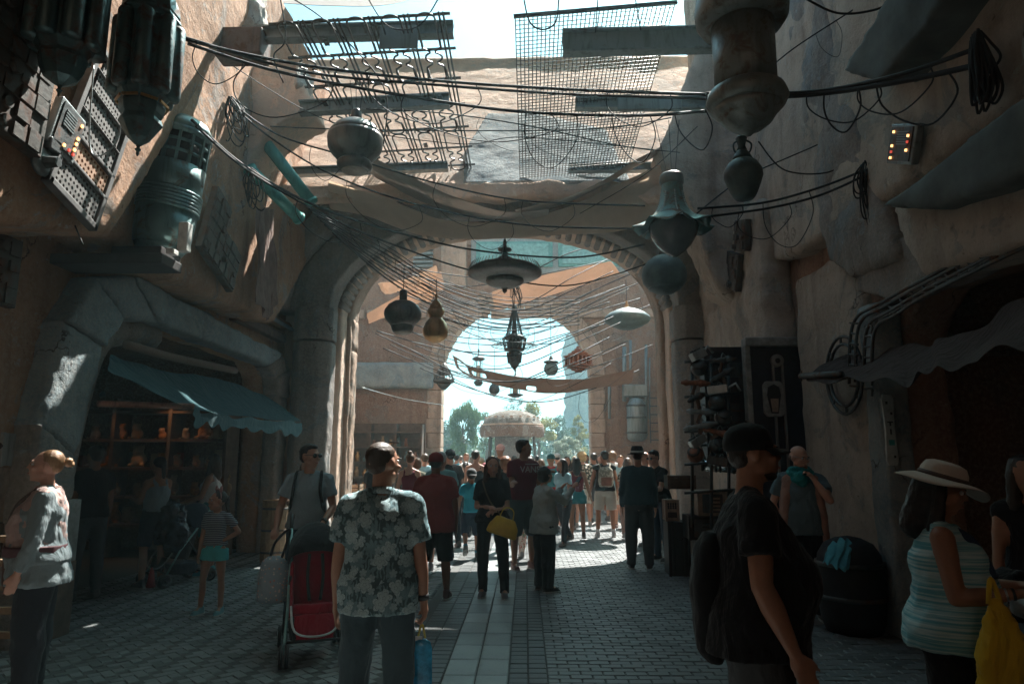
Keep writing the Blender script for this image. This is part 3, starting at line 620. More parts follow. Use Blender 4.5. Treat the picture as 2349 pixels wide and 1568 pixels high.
def panel_frame(c00, c10, c01):                                   # near-left, near-right, far-left corners -> local frame
    x = (c10-c00); wd = x.length; x.normalize(); y_ = (c01-c00); ln = y_.length; y_ = (y_-x*y_.dot(x)); y_.normalize(); z = x.cross(y_)
    M = Matrix.Identity(4)
    for i in range(3): M[i][0], M[i][1], M[i][2], M[i][3] = x[i], y_[i], z[i], c00[i]
    return M, wd, ln
# curly iron lattice
c00, c10, c01 = P(618, 52, Y=7.15), P(982, 30, Y=7.15), P(770, 405, Y=11.3)
ML, wd, ln = panel_frame(c00, c10, c01); wd = 2.02
lat = thing('iron_lattice', 'rusty curled iron lattice lying over the street at upper left against the sky', 'lattice', tuple(c00)); lat.matrix_basis = ML
def pathbar(pts, r=.013): q = MB(); q.tube([Vector((x, y_, 0)) for x, y_ in pts], r, 5); return q.mesh('bar', BRONZE, True)
def ushape(x0, x1, y0, y1, up=True, n=8):                        # hairpin
    r = (x1-x0)/2; cx = (x0+x1)/2
    A = [(cx+r*math.cos(math.pi*k/n), (y1-r if up else y0+r)+(r if up else -r)*math.sin(math.pi*k/n)) for k in range(n+1)]
    return [(x1, y0 if up else y1)]+A+[(x0, y0 if up else y1)]
cols = 5; cw_ = wd/cols; base_u = {}
def addbar(key, pts, ox, oy):
    if key not in base_u: base_u[key] = pathbar(pts)
    o = ob('bar', base_u[key], lat, local=True); o.location = (ox, oy, random.uniform(-.004, .004)); return o
seg = ln/3
for i in range(cols):
    for j in range(3):
        oy = seg*j; ox = cw_*i
        arcL = [(.17+.105*math.cos(a_), seg*.62+.105*math.sin(a_)) for a_ in [math.radians(250-20*k) for k in range(8)]]; arcR = [(.34-x_, y_) for x_, y_ in arcL]
        addbar('u1', ushape(.06, .28, 0, seg*.46, False), ox, oy)
        addbar('u2', ushape(.06, .28, seg*.76, seg*1.0, True), ox, oy)
        addbar('bl', [(.055, seg*.36), (.055, seg*.47), (.10, seg*.50)]+arcL[:0]+[(.134, seg*.52)]+arcL+[(.134, seg*.72), (.09, seg*.745), (.055, seg*.78), (.03, seg)], ox, oy)
        addbar('br', [(.285, seg*.36), (.285, seg*.47), (.24, seg*.50), (.206, seg*.52)]+arcR+[(.206, seg*.72), (.25, seg*.745), (.285, seg*.78), (.31, seg)], ox, oy)
        addbar('st', [(0, 0), (0, seg*.98)], ox+.335, oy); addbar('st', [(0, 0), (0, seg*.98)], ox+.385, oy)
        q = base_u.get('blk') or MB().box((-.03, -.06, -.012), (.03, .06, .012)).mesh('block', BRONZE); base_u['blk'] = q
        if (i+j) % 2: o = ob('block', q, lat, local=True); o.location = (ox+cw_*.33, oy+seg*.3, 0)
for j in range(7):
    q = MB().box((-.03, -.018, .012), (wd+.06, .018, .030)) if 'cross' not in base_u else None
    if q: base_u['cross'] = q.mesh('cross_bar', BRONZE)
    o = ob('cross_bar', base_u['cross'], lat, local=True); o.location = (0, .06+j*ln/6.3, 0)
# square wire mesh
c00, c10, c01 = P(1182, 40, Y=7.15), P(1549, 8, Y=7.15), P(1250, 425, Y=11.4)
MM, wd, ln = panel_frame(c00, c10, c01)
wm = thing('wire_mesh_panel', 'square wire mesh panel slung over the street at upper right against the sky', 'mesh', tuple(c00)); wm.matrix_basis = MM
q = MB(); q.tube([(0, 0, 0), (0, ln, 0)], .0065, 4); wa = q.mesh('wire', BRONZE); q = MB(); q.tube([(0, 0, .008), (wd, 0, .008)], .0065, 4); wb = q.mesh('wire', BRONZE)
for i in range(37): o = ob('wire', wa, wm, local=True); o.location = (wd*i/36, 0, 0)
for i in range(60): o = ob('wire', wb, wm, local=True); o.location = (0, ln*i/59, 0)
q = MB(); q.box((-.02, -.03, -.02), (wd+.02, .0, .02)); q.build('edge_bar', BRONZE, None).parent = wm
# out-of-frame canopy whose hem shows along the top edge
def sheet(name, A, B, m, nu=36, nv=8, sag=0, wr=.02, th=.006, seed=0, parent=None, frill=0, holes=None, **k):
    A = spline(A, nu//(len(A)-1)); B = spline(B, nu//(len(B)-1)); N = min(len(A), len(B)); rs = np.random.RandomState(seed); ph = rs.uniform(0, 6, 8); vs = []; fs = []
    for i in range(N):
        for j in range(nv+1):
            t = j/nv; s_ = i/(N-1); p = A[i].lerp(B[i], t); p = p-Vector((0, 0, sag*4*t*(1-t)*math.sin(math.pi*s_)**.5))
            wv_ = wr*(math.sin(s_*23+ph[0]+t*2)+.6*math.sin(s_*41+ph[1]-t*3)+.5*math.sin(t*9+ph[2]+s_*7))
            p += Vector((wv_*.3, wv_, wv_*.6)); p.z -= frill*t*t*abs(math.sin(s_*26+ph[3])); vs.append(p)
    for i in range(N-1):
        for j in range(nv):
            if holes and holes(i/(N-1), j/nv): continue
            fs.append((i*(nv+1)+j, (i+1)*(nv+1)+j, (i+1)*(nv+1)+j+1, i*(nv+1)+j+1))
    q = MB(); q.add(vs, fs); o = q.build(name, m, parent, True, **k)
    s2 = o.modifiers.new('thick', 'SOLIDIFY'); s2.thickness = th; ss = o.modifiers.new('soft', 'SUBSURF'); ss.levels = 1; ss.render_levels = 1
    return o
HEAVY = cloth('heavy brown canvas', (.24,.20,.17), trans=.12)
LINEN = cloth('dusty linen', (.72,.62,.52), trans=.6, weave=180); ORANGE = cloth('peach awning cloth', (.55,.40,.31), trans=.45); TEALC = cloth('faded teal canvas', (.030,.085,.095), trans=.05, wr=1)
BURL = cloth('brown burlap', (.25,.17,.13), trans=.2); GREYC = cloth('grey brown canvas', (.38,.33,.29), trans=.3)
tag(sheet('canopy', [P(430, -14, Y=10.5), P(600, 4, Y=10.5), P(760, 15, Y=10.5), P(900, 10, Y=10.5), P(1050, -30, Y=10.5), P(1500, -40, Y=10.5), P(2100, -40, Y=10.5)], [Vector((x, 14.6, 12.9)) for x in (-6, -4.4, -3, -1.6, .3, 3, 6)], HEAVY, wr=.03, sag=.05, nu=42), 'grey brown canopy edge just showing along the top of the view at left', 'canopy')  # only the hem is seen; the unseen spread is shaped to shade the street
# fabric swag in front of the wall
Q = lambda L, Y: [P(u, v, Y=Y if not isinstance(Y, (list, tuple)) else Y[i]) for i, (u, v) in enumerate(L)]
tag(sheet('fabric_swag', Q([(752,412),(850,440),(940,475),(1030,505),(1150,508),(1300,475),(1440,410),(1536,368)], 10.6), Q([(760,478),(850,500),(930,528),(1010,545),(1150,542),(1300,538),(1430,528),(1530,505)], 11.5), LINEN, nu=42, wr=.03, sag=.12, seed=2), 'long sagging linen swag strung right across in front of the archway', 'fabric')
tag(sheet('fabric_band', Q([(858,362),(930,398),(1010,436),(1100,470),(1180,486),(1260,478)], 10.2), Q([(850,398),(920,440),(1000,474),(1090,498),(1180,508),(1260,498)], 10.9), GREYC, nu=30, wr=.015, sag=.05, seed=5), 'narrow grey brown cloth band falling from the ball lamp to the swag', 'fabric')
ck = sheet('fabric_band', Q([(1180,480),(1290,455),(1380,415),(1460,365),(1545,322)], 10.3), Q([(1190,500),(1290,470),(1380,428),(1460,382),(1545,340)], 10.9), GREYC, nu=30, wr=.01, seed=6); tag(ck, 'narrow cloth band rising to the right above the swag', 'fabric')
tag(sheet('cloth_sail', Q([(1128,668),(1250,630),(1400,598)], 19), Q([(1135,712),(1290,670),(1425,628)], 19.8), ORANGE, nu=24, wr=.03), 'peach coloured cloth panel slung behind the disc chandelier', 'fabric')
tag(sheet('cloth_sail', Q([(842,718),(930,668),(1010,622)], 18), Q([(846,742),(950,700),(1020,662)], 18.6), ORANGE, nu=24, wr=.03, seed=3), 'peach cloth panel hanging behind the round pot lamp', 'fabric')
tag(sheet('cloth_sail', Q([(868,648),(930,640),(1000,608)], 20), Q([(880,676),(940,664),(1010,640)], 20.5), cloth('cream cloth', (.6,.45,.35), trans=.4), nu=24, wr=.05, seed=8), 'small cream cloth panel above the round pot lamp', 'fabric')
tag(sheet('cloth_sail', Q([(962,640),(985,664),(1000,676)], 17), Q([(950,670),(972,690),(990,690)], 17.4), cloth('cream cloth', (.6,.45,.35), trans=.4), nu=12, wr=.05, seed=9), 'crumpled pale cloth scrap just above the golden gourd lamp', 'fabric')
hl = lambda s_, t: (abs(s_-.24) < .05 and .2 < t < .7) or (abs(s_-.53) < .03 and .55 < t < .9) or (abs(s_-.10) < .05 and .1 < t < .75) or (.55 < s_ < .7 and .1 < t < .2)
tag(sheet('torn_banner', Q([(1037,812),(1080,840),(1150,858),(1250,868),(1350,866),(1455,846)], 18), Q([(1046,845),(1090,868),(1150,884),(1250,902),(1350,893),(1450,878)], 18.3), BURL, nu=50, nv=10, wr=.02, seed=4, holes=hl), 'torn brown banner hung across the far stone arch', 'banner')
# awnings
tag(sheet('teal_awning', [P(252, 812, X=-4.5), P(380, 850, X=-4.5), P(500, 868, X=-4.5), P(606, 905, X=-4.5)], [P(250, 850, X=-4.2), P(440, 938, X=-3.75), P(560, 955, X=-3.75), P(692, 968, X=-3.75)], TEALC, sag=.10, wr=.012, seed=2), 'faded teal awning over the left shop opening', 'awning')
tag(sheet('awning_fringe', [P(440, 940, X=-3.75), P(560, 957, X=-3.75), P(693, 970, X=-3.75)], [P(446, 962, X=-3.75), P(560, 978, X=-3.75), P(690, 992, X=-3.75)], cloth('dull teal fringe', (.07,.15,.165)), wr=.03, frill=.07, seed=5, nu=60), 'ruffled fringe hanging from the teal awning front edge', 'fringe')
q = MB(); q.tube([P(225, 925, X=-4.3), P(442, 932, X=-3.76)], .035, 10); tag(q.build('awning_pole', COPPER, None, True), 'reddish pole under the left end of the teal awning', 'pole')
q = MB(); q.tube(spline([P(290, 790, X=-4.42), P(400, 820, X=-4.42), P(540, 850, X=-4.42)], 6), .05, 8); tag(q.build('rolled_cloth', BURL, None, True), 'rolled brown cloth tied above the teal awning', 'cloth')
tag(sheet('brown_awning', [P(1930, 815, X=3.6), P(2080, 790, X=3.5), P(2200, 770, X=3.4), P(2420, 650, X=3.4)], [P(1846, 860, X=3.0), P(2050, 862, X=2.7), P(2200, 815, X=2.7), P(2460, 735, X=2.7)], cloth('dark brown canvas', (.05,.038,.036), wr=1), sag=.08, wr=.05, frill=.08, seed=7), 'sagging brown cloth awning over the right shop opening', 'awning')
q = MB(); q.tube([P(1838, 862, X=3.0), P(1930, 858, X=3.05)], .035, 10); q.tube([P(1838, 850, X=3.0), P(1838, 874, X=3.0)], .012, 6); tag(q.build('awning_pole', IRON, None, True), 'dark pole end poking from the left tip of the brown awning', 'pole')
hang = sheet('hanging_cloth', [P(592, 478, X=-3.86), P(608, 476, X=-3.86), P(626, 484, X=-3.86)], [P(592, 690, X=-3.80), P(612, 735, X=-3.86), P(634, 700, X=-3.80)], cloth('brown and cream wrap', (.24,.16,.13), var=.5), nu=20, nv=24, wr=.06, seed=11); tag(hang, 'knotted brown and cream cloth hanging down the left buttress', 'cloth')
# ================================================================ LANTERNS
def lamp(name, u, Y, label, parts, cat='lantern', n=20, cord=None, group=None):
    # parts: (part name, material, sides, [(v, half width px)...])
    vm = parts[0][3][0][0]; c = P(u, vm, Y=Y); t = thing(name, label, cat, tuple(c), 0, group)
    dist = (Y*cp+(c.z-1.6)*sp)
    for nm, m, sides, prof in parts:
        q = MB(); pr = [(P(u, v, Y=Y).z, max(.004, hw*dist/FPX)) for v, hw in prof]; q.lathe(sorted(pr), (c.x, Y, 0), sides); o = q.build(nm, m, t, sides > 12)
        if sides <= 12: bevel(o, .006)
    if cord is not None:
        q = MB(); q.tube([(c.x, Y, P(u, vm, Y=Y).z-.02), (c.x, Y, P(u, cord, Y=Y).z)], .008, 5); q.build('cord', RUBBER, t)
    return t, c, dist/FPX
def ribs_around(t, c, Y, k, v0, v1, hw, n, u, m=BRONZE, r=.008, name='rib', hw2=None):
    for i in range(n):
        an = 6.2832*i/n; q = MB(); za, zb = P(u, v0, Y=Y).z, P(u, v1, Y=Y).z; w2 = hw if hw2 is None else hw2
        q.tube([(c.x+hw*k*math.cos(an), Y+hw*k*math.sin(an), za), (c.x+w2*k*math.cos(an), Y+w2*k*math.sin(an), zb)], r, 5); q.build(name, m, t)
LANT = metal('dark lantern iron', (.10,.16,.165), rust=(.09,.05,.035), rough=.42, amt=.5, m=.75)
t, c, k = lamp('octagonal_lantern', 178, 4.4, 'octagonal dark iron lantern cut by the top edge, furthest left', [('roof', LANT, 8, [(-150,50),(-130,78),(-120,80),(-100,70)]), ('body', LANT, 8, [(-100,58),(100,58)]), ('skirt', LANT, 8, [(98,60),(110,62),(128,48),(138,50),(160,44)]), ('bowl', LANT, 8, [(158,46),(180,34),(192,16),(196,6)]), ('finial', LANT, 12, [(195,6),(203,3),(207,7),(212,3),(222,1)])])
for i in range(8):
    an = 6.2832*i/8; q = MB(); q.lathe([(P(178, 112, Y=4.4).z, .055), (P(178, 106, Y=4.4).z, .065), (P(178, -95, Y=4.4).z, .065), (P(178, -99, Y=4.4).z, .055)], (c.x+62*k*math.cos(an), 4.4+62*k*math.sin(an), 0), 10); q.build('corner_tube', LANT, t, True)
t, c, k = lamp('octagonal_lantern', 352, 4.9, 'octagonal dark iron lantern with fluted sides, right one of the upper left pair', [('dome', LANT, 8, [(-25,30),(-10,48),(15,60),(32,62),(40,58)]), ('collar', LANT, 8, [(38,62),(46,66),(54,60)]), ('body', LANT, 8, [(52,58),(212,58)]), ('skirt', LANT, 8, [(210,60),(222,55),(236,44),(244,48),(262,45),(274,38)]), ('bowl', LANT, 8, [(272,42),(284,46),(292,40),(318,24),(330,10),(334,4)]), ('finial', LANT, 12, [(333,5),(338,3),(343,7),(348,3),(352,4),(358,1)])], cord=-120)
for i in range(8):
    an = 6.2832*(i+.5)/8; q = MB(); q.lathe([(P(352, 222, Y=4.9).z, .05), (P(352, 214, Y=4.9).z, .062), (P(352, 62, Y=4.9).z, .062), (P(352, 54, Y=4.9).z, .05)], (c.x+58*k*math.cos(an), 4.9+58*k*math.sin(an), 0), 10); q.build('fluted_panel', LANT, t, True)
for i in range(8):
    an = 6.2832*(i)/8; q = MB(); q.cbox((0,0,0), (.012, .12, .02), Matrix.Translation((c.x+50*k*math.cos(an), 4.9+50*k*math.sin(an), P(352, 240, Y=4.9).z)) @ Matrix.Rotation(an, 4, 'Z')); q.build('band_plate', BRASS, t)
# silver cylinder fixture on the left wall
CYM = metal('grey teal drum metal', (.15,.24,.24), rust=(.13,.09,.06), rough=.36, amt=.55, m=.7)
cyl = thing('ribbed_cylinder', 'big grey ribbed cylinder with a barred window band, mounted on the left wall', 'machine', tuple(P(385, 580, Y=6.9)))
pA, pB = P(425, 280, Y=6.9), P(365, 578, Y=6.9); ax = (pA-pB); L = ax.length; Mx = Matrix.Translation(pB) @ ax.to_track_quat('Z', 'Y').to_matrix().to_4x4(); R = .30
def cl(nm, prof, m, s_=28): q = MB(); q.lathe([(z*L, r*R) for z, r in prof], (0,0,0), s_, Mx); return q.build(nm, m, cyl, True)
cl('cap', [(.90, 1.0), (.93, .98), (.98, .82), (1.02, .5), (1.03, .1)], CYM); cl('cap_band', [(.86, 1.02), (.90, 1.02)], CYM)
cl('window_core', [(.64, .88), (.87, .88)], BLACK); cl('drum', [(.45, 1.0), (.64, 1.0)], CYM); cl('lower_drum', [(.04, .9), (.12, .96), (.30, 1.0)], CYM); cl('bottom', [(-.03, .55), (0, .75), (.045, .88)], CYM)
for i in range(6): cl('rib', [(.30+i*.025, 1.0), (.304+i*.025, 1.06), (.316+i*.025, 1.06), (.32+i*.025, 1.0)], CYM)
for i in range(14):
    an = 6.2832*i/14; q = MB(); q.box((.86*R, -.014, .64*L), (1.0*R, .014, .87*L), Mx @ Matrix.Rotation(an, 4, 'Z')); q.build('window_bar', CYM, cyl)
for z in (.71, .79): cl('window_ring', [(z, .97), (z+.018, .97)], CYM)
q = MB(); q.cbox((.0, 0, 0), (.10, .10, .30), Matrix.Translation(P(424, 545, Y=6.62))); bevel(q.build('white_block', plain('chalky white paint', (.62,.62,.58), .6), cyl), .01)
q = MB(); q.cbox(P(395, 578, Y=6.62), (.07, .12, .05)); bevel(q.build('white_foot', MATS['chalky white paint'], cyl), .005)
zs = P(420, 596, Y=6.6).z; q = MB(); q.box((-4.6, 6.35, zs-.10), (P(452, 0, Y=6.6).x, 6.75, zs)); bevel(q.build('bracket_shelf', plain('dark bracket steel', (.04,.035,.033), .6), cyl), .01); q = MB(); q.box((-4.1, 6.5, zs), (-3.6, 6.9, zs+.12)); bevel(q.build('bracket_foot', MATS['dark bracket steel'], cyl), .01)
# hanging lamps in the middle
t, c, k = lamp('ball_lamp', 817, 8.2, 'large dark bronze ball lamp hanging below the curly lattice', [('shade', BRONZE, 32, [(277,14),(282,30),(292,47),(305,58),(314,61)]), ('lower_shade', BRONZE, 32, [(313,62),(320,63),(340,61),(352,54),(364,42),(372,34)]), ('neck', BRONZE, 32, [(370,36),(376,40),(384,38),(392,30)]), ('diffuser', plain('dull lamp glass', (.35,.30,.25), .3), 32, [(391,29),(394,26)]), ('cap', BRONZE, 16, [(252,9),(256,12),(268,13),(280,15)])], 'lamp')
for dx in (-14, 0, 16): q = MB(); q.tube([P(817+dx*.5, 268, Y=8.2), P(817+dx, 185, Y=8.0)], .004, 4); q.build('wire', RUBBER, t)
RUSTD = metal('speckled rusty drum', (.22,.25,.24), rust=(.14,.10,.075), rough=.45, amt=.5, m=.5)
t, c, k = lamp('drum_lantern', 1695, 5.0, 'huge rusty drum lantern hanging at the upper right', [('rim', RUSTD, 40, [(-60,70),(-20,96),(20,103),(45,100),(62,88)]), ('drum', RUSTD, 40, [(60,68),(220,66)]), ('flange', RUSTD, 40, [(205,68),(214,82),(232,88),(244,82),(252,74)]), ('bowl', RUSTD, 40, [(250,76),(262,64),(280,52),(294,34),(304,14),(312,5)])], cord=-300)
t, c, k = lamp('vase_lamp', 1703, 5.6, 'teal stained clay vase lamp hanging below the drum lantern', [('body', CERAM, 28, [(366,20),(376,33),(392,42),(405,43),(420,38),(440,30),(450,25),(456,20)]), ('shoulder', CERAM, 28, [(345,10),(352,16),(360,20),(368,24)]), ('neck', CERAM, 20, [(312,9),(318,13),(326,10),(336,8),(346,12)])], 'lamp', cord=290)
for s_ in (-1, 1): q = MB(); q.tube(spline([P(1703+s_*8, 322, Y=5.6), P(1703+s_*20, 330, Y=5.6), P(1703+s_*18, 346, Y=5.6), P(1703+s_*10, 352, Y=5.6)], 5), .008, 6); q.build('handle', CERAM, t, True)
# bell shaped lattice shade (lathe with wavy hem)
bell = thing('bell_lantern', 'dark bell shaped lantern with beaded ribs and wavy rim at the right of the swag', 'lantern', tuple(P(1540, 400, Y=7.0)))
Yb = 7.0; cb_ = P(1540, 400, Y=Yb); kb = (Yb*cp+(cb_.z-1.6)*sp)/FPX; prof = [(402,22),(425,22),(445,24),(465,28),(482,34),(495,42),(505,52),(513,65),(519,80)]
vs = []; N = 48
for v, hw in prof:
    z = P(1540, v, Y=Yb).z
    for i in range(N): an = 6.2832*i/N; sc = 1+.16*max(0, (hw-30)/50)*abs(math.cos(4*an))**3; vs.append((cb_.x+hw*kb*sc*math.cos(an), Yb+hw*kb*sc*math.sin(an), z-(.05*abs(math.sin(4*an)) if hw > 60 else 0)))
q = MB(); q.add(vs, [(i*N+j, i*N+(j+1) % N, (i+1)*N+(j+1) % N, (i+1)*N+j) for i in range(len(prof)-1) for j in range(N)]); o = q.build('shade', metal('pierced teal metal', (.12,.22,.22), amt=.5, m=.5), bell, True); m_ = o.modifiers.new('thick', 'SOLIDIFY'); m_.thickness = .008
for i in range(8):
    an = 6.2832*i/8; pts = [Vector((cb_.x+hw*kb*1.06*math.cos(an), Yb+hw*kb*1.06*math.sin(an), P(1540, v, Y=Yb).z)) for v, hw in prof[2:]]
    q = MB(); pp = spline(pts, 4)
    for p in pp: q.ball(p, .011, 6)
    o = stuff(q.build('bead_row', SILVER, bell, True))
q = MB(); q.lathe([(P(1540, v, Y=Yb).z, hw*kb) for v, hw in ((588,6),(578,22),(562,38),(542,50),(522,56),(508,50))], (cb_.x, Yb, 0), 28); q.build('glass_bowl', plain('dark wine glass', (.06,.05,.05), .2), bell, True)
q = MB(); q.lathe([(P(1540, v, Y=Yb).z, hw*kb) for v, hw in ((425,25),(418,28),(404,27),(400,23))], (cb_.x, Yb, 0), 28); q.build('collar', BRONZE, bell, True)
for dx in (-14, 2, 14): q = MB(); q.tube([P(1540+dx*.6, 402, Y=Yb), P(1530+dx*2, 275, Y=7.2)], .004, 4); q.build('wire', RUBBER, bell)
lamp('globe_lamp', 1522, 8.6, 'plain dark globe lamp under the bell lantern, left of the right pillar', [('globe', CERAM, 32, [(585,10),(590,24),(600,38),(615,48),(632,51),(648,48),(660,38)]), ('cup', CERAM, 32, [(658,38),(664,34),(672,20),(675,8)]), ('cap', BRONZE, 16, [(572,8),(586,12)])], 'lamp', cord=520)
# disc chandelier
t, c, k = lamp('disc_chandelier', 1158, 12.0, 'wide dark disc chandelier with a spired top in the mouth of the big archway', [('spire', BRONZE, 16, [(541,1),(552,3),(556,5),(562,4),(570,6)]), ('upper_disc', BRONZE, 28, [(568,6),(571,16),(575,15),(578,7)]), ('stem', BRONZE, 16, [(577,6),(586,8),(588,4),(592,10)]), ('crown', BRONZE, 28, [(590,14),(597,24),(604,42),(612,60),(618,64)]), ('hood', BRONZE, 40, [(612,70),(622,84),(630,84),(636,72),(641,58)]), ('drum', COPPER, 28, [(618,32),(642,32)]), ('lower_bowl', BRONZE, 32, [(640,42),(646,44),(652,38),(658,24),(661,10)]), ('finial', BRONZE, 12, [(660,10),(664,5),(668,6),(673,1)])], 'chandelier', cord=500)
ribs_around(t, c, 12.0, k, 622, 606, 84, 60, 1158, r=.006, hw2=76); ribs_around(t, c, 12.0, k, 618, 642, 34, 28, 1158, COPPER, .008)
for an in (0.4, 1.3, 2.2, 3.6, 4.6, 5.5): q = MB(); q.tube([(c.x+50*k*math.cos(an), 12+50*k*math.sin(an), P(1158, 606, Y=12).z), (c.x+8*k*math.cos(an), 12+8*k*math.sin(an), P(1158, 560, Y=12).z)], .004, 4); q.build('stay_wire', SILVER, t)
lamp('pot_lamp', 925, 11.0, 'round dark pot lamp hanging left of the golden gourd lamp', [('shade', BRONZE, 32, [(688,6),(692,22),(700,34),(712,42),(722,43),(732,40),(742,31),(748,26)]), ('collar', BRONZE, 32, [(747,27),(752,25),(758,24),(763,20)]), ('diffuser', plain('dull lamp glass', (.35,.30,.25), .3), 24, [(763,19),(765,17)]), ('socket', IRON, 14, [(665,6),(667,9),(688,9),(690,8)])], 'lamp', cord=610)
lamp('gourd_lamp', 1000, 12.0, 'glossy golden brown gourd lamp hanging inside the left of the big archway', [('globe', BRASS, 36, [(725,10),(731,16),(740,24),(752,29),(762,30),(772,27),(780,20),(786,9)]), ('neck', BRASS, 28, [(708,18),(712,20),(718,20),(724,16),(730,14)]), ('upper_bulb', BRASS, 28, [(688,4),(693,9),(700,14),(708,15)]), ('finial', BRASS, 12, [(674,1),(680,4),(684,2),(689,4)])], 'lamp', cord=640)
lamp('flat_lamp', 1438, 16.0, 'wide flat saucer shaped lamp at the right inside the archway', [('shade', CERAM, 36, [(705,5),(710,22),(718,40),(726,50),(733,53),(740,48),(748,34),(754,18)]), ('cap', BRASS, 12, [(690,2),(700,4),(706,6)])], 'lamp', cord=640)
# lanterns before the bright arch
t, c, k = lamp('bell_cage_lantern', 1019, 17.5, 'small bell shaped wire cage lantern at the left jamb of the far arch', [('crown', IRON, 16, [(832,3),(838,7),(846,12),(860,14)]), ('rim', IRON, 24, [(868,20),(874,25),(878,22)]), ('bowl', IRON, 20, [(878,18),(886,12),(894,4)])], cord=760)
ribs_around(t, c, 17.5, k, 846, 872, 12, 14, 1019, IRON, .012, hw2=24)
for u, v0, dv, Yd, lab in ((1098, 800, 85, 21, 'left small storm lantern with a flat brim, left of the tall chandelier'), (1182, 845, 66, 18.5, 'storm lantern with pale glass hanging just below the tall chandelier')):
    s_ = 1.0 if u < 1150 else 1.25
    t, c, k = lamp('storm_lantern', u, Yd, lab, [('finial', IRON, 10, [(v0,1),(v0+4,3),(v0+8,1),(v0+14,2),(v0+18,4)]), ('brim', IRON, 24, [(v0+17,5*s_),(v0+22,15*s_),(v0+25,14*s_),(v0+27,8*s_)]), ('glass', plain('pale lantern glass', (.65,.62,.52), .2), 16, [(v0+dv*.45,5*s_),(v0+dv*.86,5*s_)]), ('base', IRON, 20, [(v0+dv*.86,7*s_),(v0+dv*.9,15*s_ if u > 1150 else 11),(v0+dv*.93,14*s_ if u > 1150 else 10),(v0+dv,6*s_)])], cord=700)
    ribs_around(t, c, Yd, k, v0+26, v0+dv*.88, 8*s_, 6, u, IRON, .012, 'cage_bar')
t, c, k = lamp('tall_cage_chandelier', 1180, 15.0, 'tall black filigree cage chandelier in the centre of the bright far arch', [('top_knot', IRON, 10, [(700,4),(706,7),(714,5),(722,7),(730,4)]), ('core', IRON, 12, [(728,3),(770,5),(800,6)]), ('upper_ring', IRON, 28, [(768,18),(773,24),(777,26)]), ('middle_ring', IRON, 28, [(800,24),(804,22)]), ('lower_cage', IRON, 12, [(806,13),(818,16),(830,14),(842,7),(848,2)]), ('bulb_core', IRON, 20, [(776,12),(788,18),(800,14),(808,8)])], 'chandelier', cord=640)
ribs_around(t, c, 15, k, 712, 770, 5, 20, 1180, IRON, .010, 'curved_bar', hw2=19); ribs_around(t, c, 15, k, 776, 803, 27, 22, 1180, IRON, .012, 'cage_bar', hw2=22); ribs_around(t, c, 15, k, 808, 832, 17, 12, 1180, IRON, .012, 'cage_bar', hw2=14)
for i in range(20):
    an = 6.2832*i/20; q = MB(); q.tube([(c.x+22*k*math.cos(an), 15+22*k*math.sin(an), P(1180, 786, Y=15).z), (c.x+52*k*math.cos(an+.1), 15+52*k*math.sin(an+.1), P(1180, 794, Y=15).z)], .006, 4); q.build('wing_wire', IRON, t)
q = MB(); pts = [(c.x+52*k*math.cos(6.2832*i/40), 15+52*k*math.sin(6.2832*i/40), P(1180, 793, Y=15).z) for i in range(41)]; q.tube(pts, .009, 5, False); q.build('wing_ring', IRON, t)
lamp('small_ball_lantern', 1134, 22, 'smallest dark ball lantern, lowest one before the bright arch', [('globe', IRON, 20, [(880,5),(884,10),(893,13),(900,11),(904,6)]), ('neck', IRON, 12, [(874,7),(880,6)]), ('foot', IRON, 12, [(903,6),(908,5)])], cord=800)
lamp('ball_lantern', 1264, 19, 'dark patterned ball lantern with a brim, right of the tall chandelier', [('globe', CERAM, 24, [(832,10),(838,15),(846,17),(854,14),(860,9)]), ('brim', IRON, 24, [(826,8),(829,17),(832,16)]), ('spire', IRON, 12, [(815,1),(820,4),(824,5),(828,8)])], cord=700)
wl = thing('wooden_tier_lantern', 'reddish stepped wooden box lantern at the right jamb of the far arch', 'lantern', tuple(P(1326, 792, Y=17)))
cw0 = P(1326, 792, Y=17); kk = 17/FPX
for i, (v, hw) in enumerate(((796,3),(801,6),(806,11),(811,17),(816,25),(838,25),(843,19),(848,12),(852,6))):
    q = MB(); z = P(1326, v, Y=17).z; q.cbox((0, 0, 0), (hw*2*kk, hw*2*kk, .035), Matrix.Translation((cw0.x, 17, z)) @ Matrix.Rotation(.5, 4, 'Z')); q.build('tier', COPPER, wl)
for i in range(16):
    f = (i % 4+.5)/4*2-1; side = i//4; q = MB(); a_ = side*math.pi/2+.5; M = Matrix.Translation((cw0.x, 17, 0)) @ Matrix.Rotation(a_, 4, 'Z'); q.cbox((24*kk, f*22*kk, (P(1326, 827, Y=17).z)), (.03, .05, .24), M); q.build('slat', COPPER, wl)
q = MB(); q.cbox((cw0.x, 17, P(1326, 827, Y=17).z), (34*kk, 34*kk, .22)); q.build('box', COPPER, wl)
q = MB(); q.tube([P(1326, 796, Y=17), P(1326, 700, Y=17)], .008, 5); q.build('cord', RUBBER, wl)
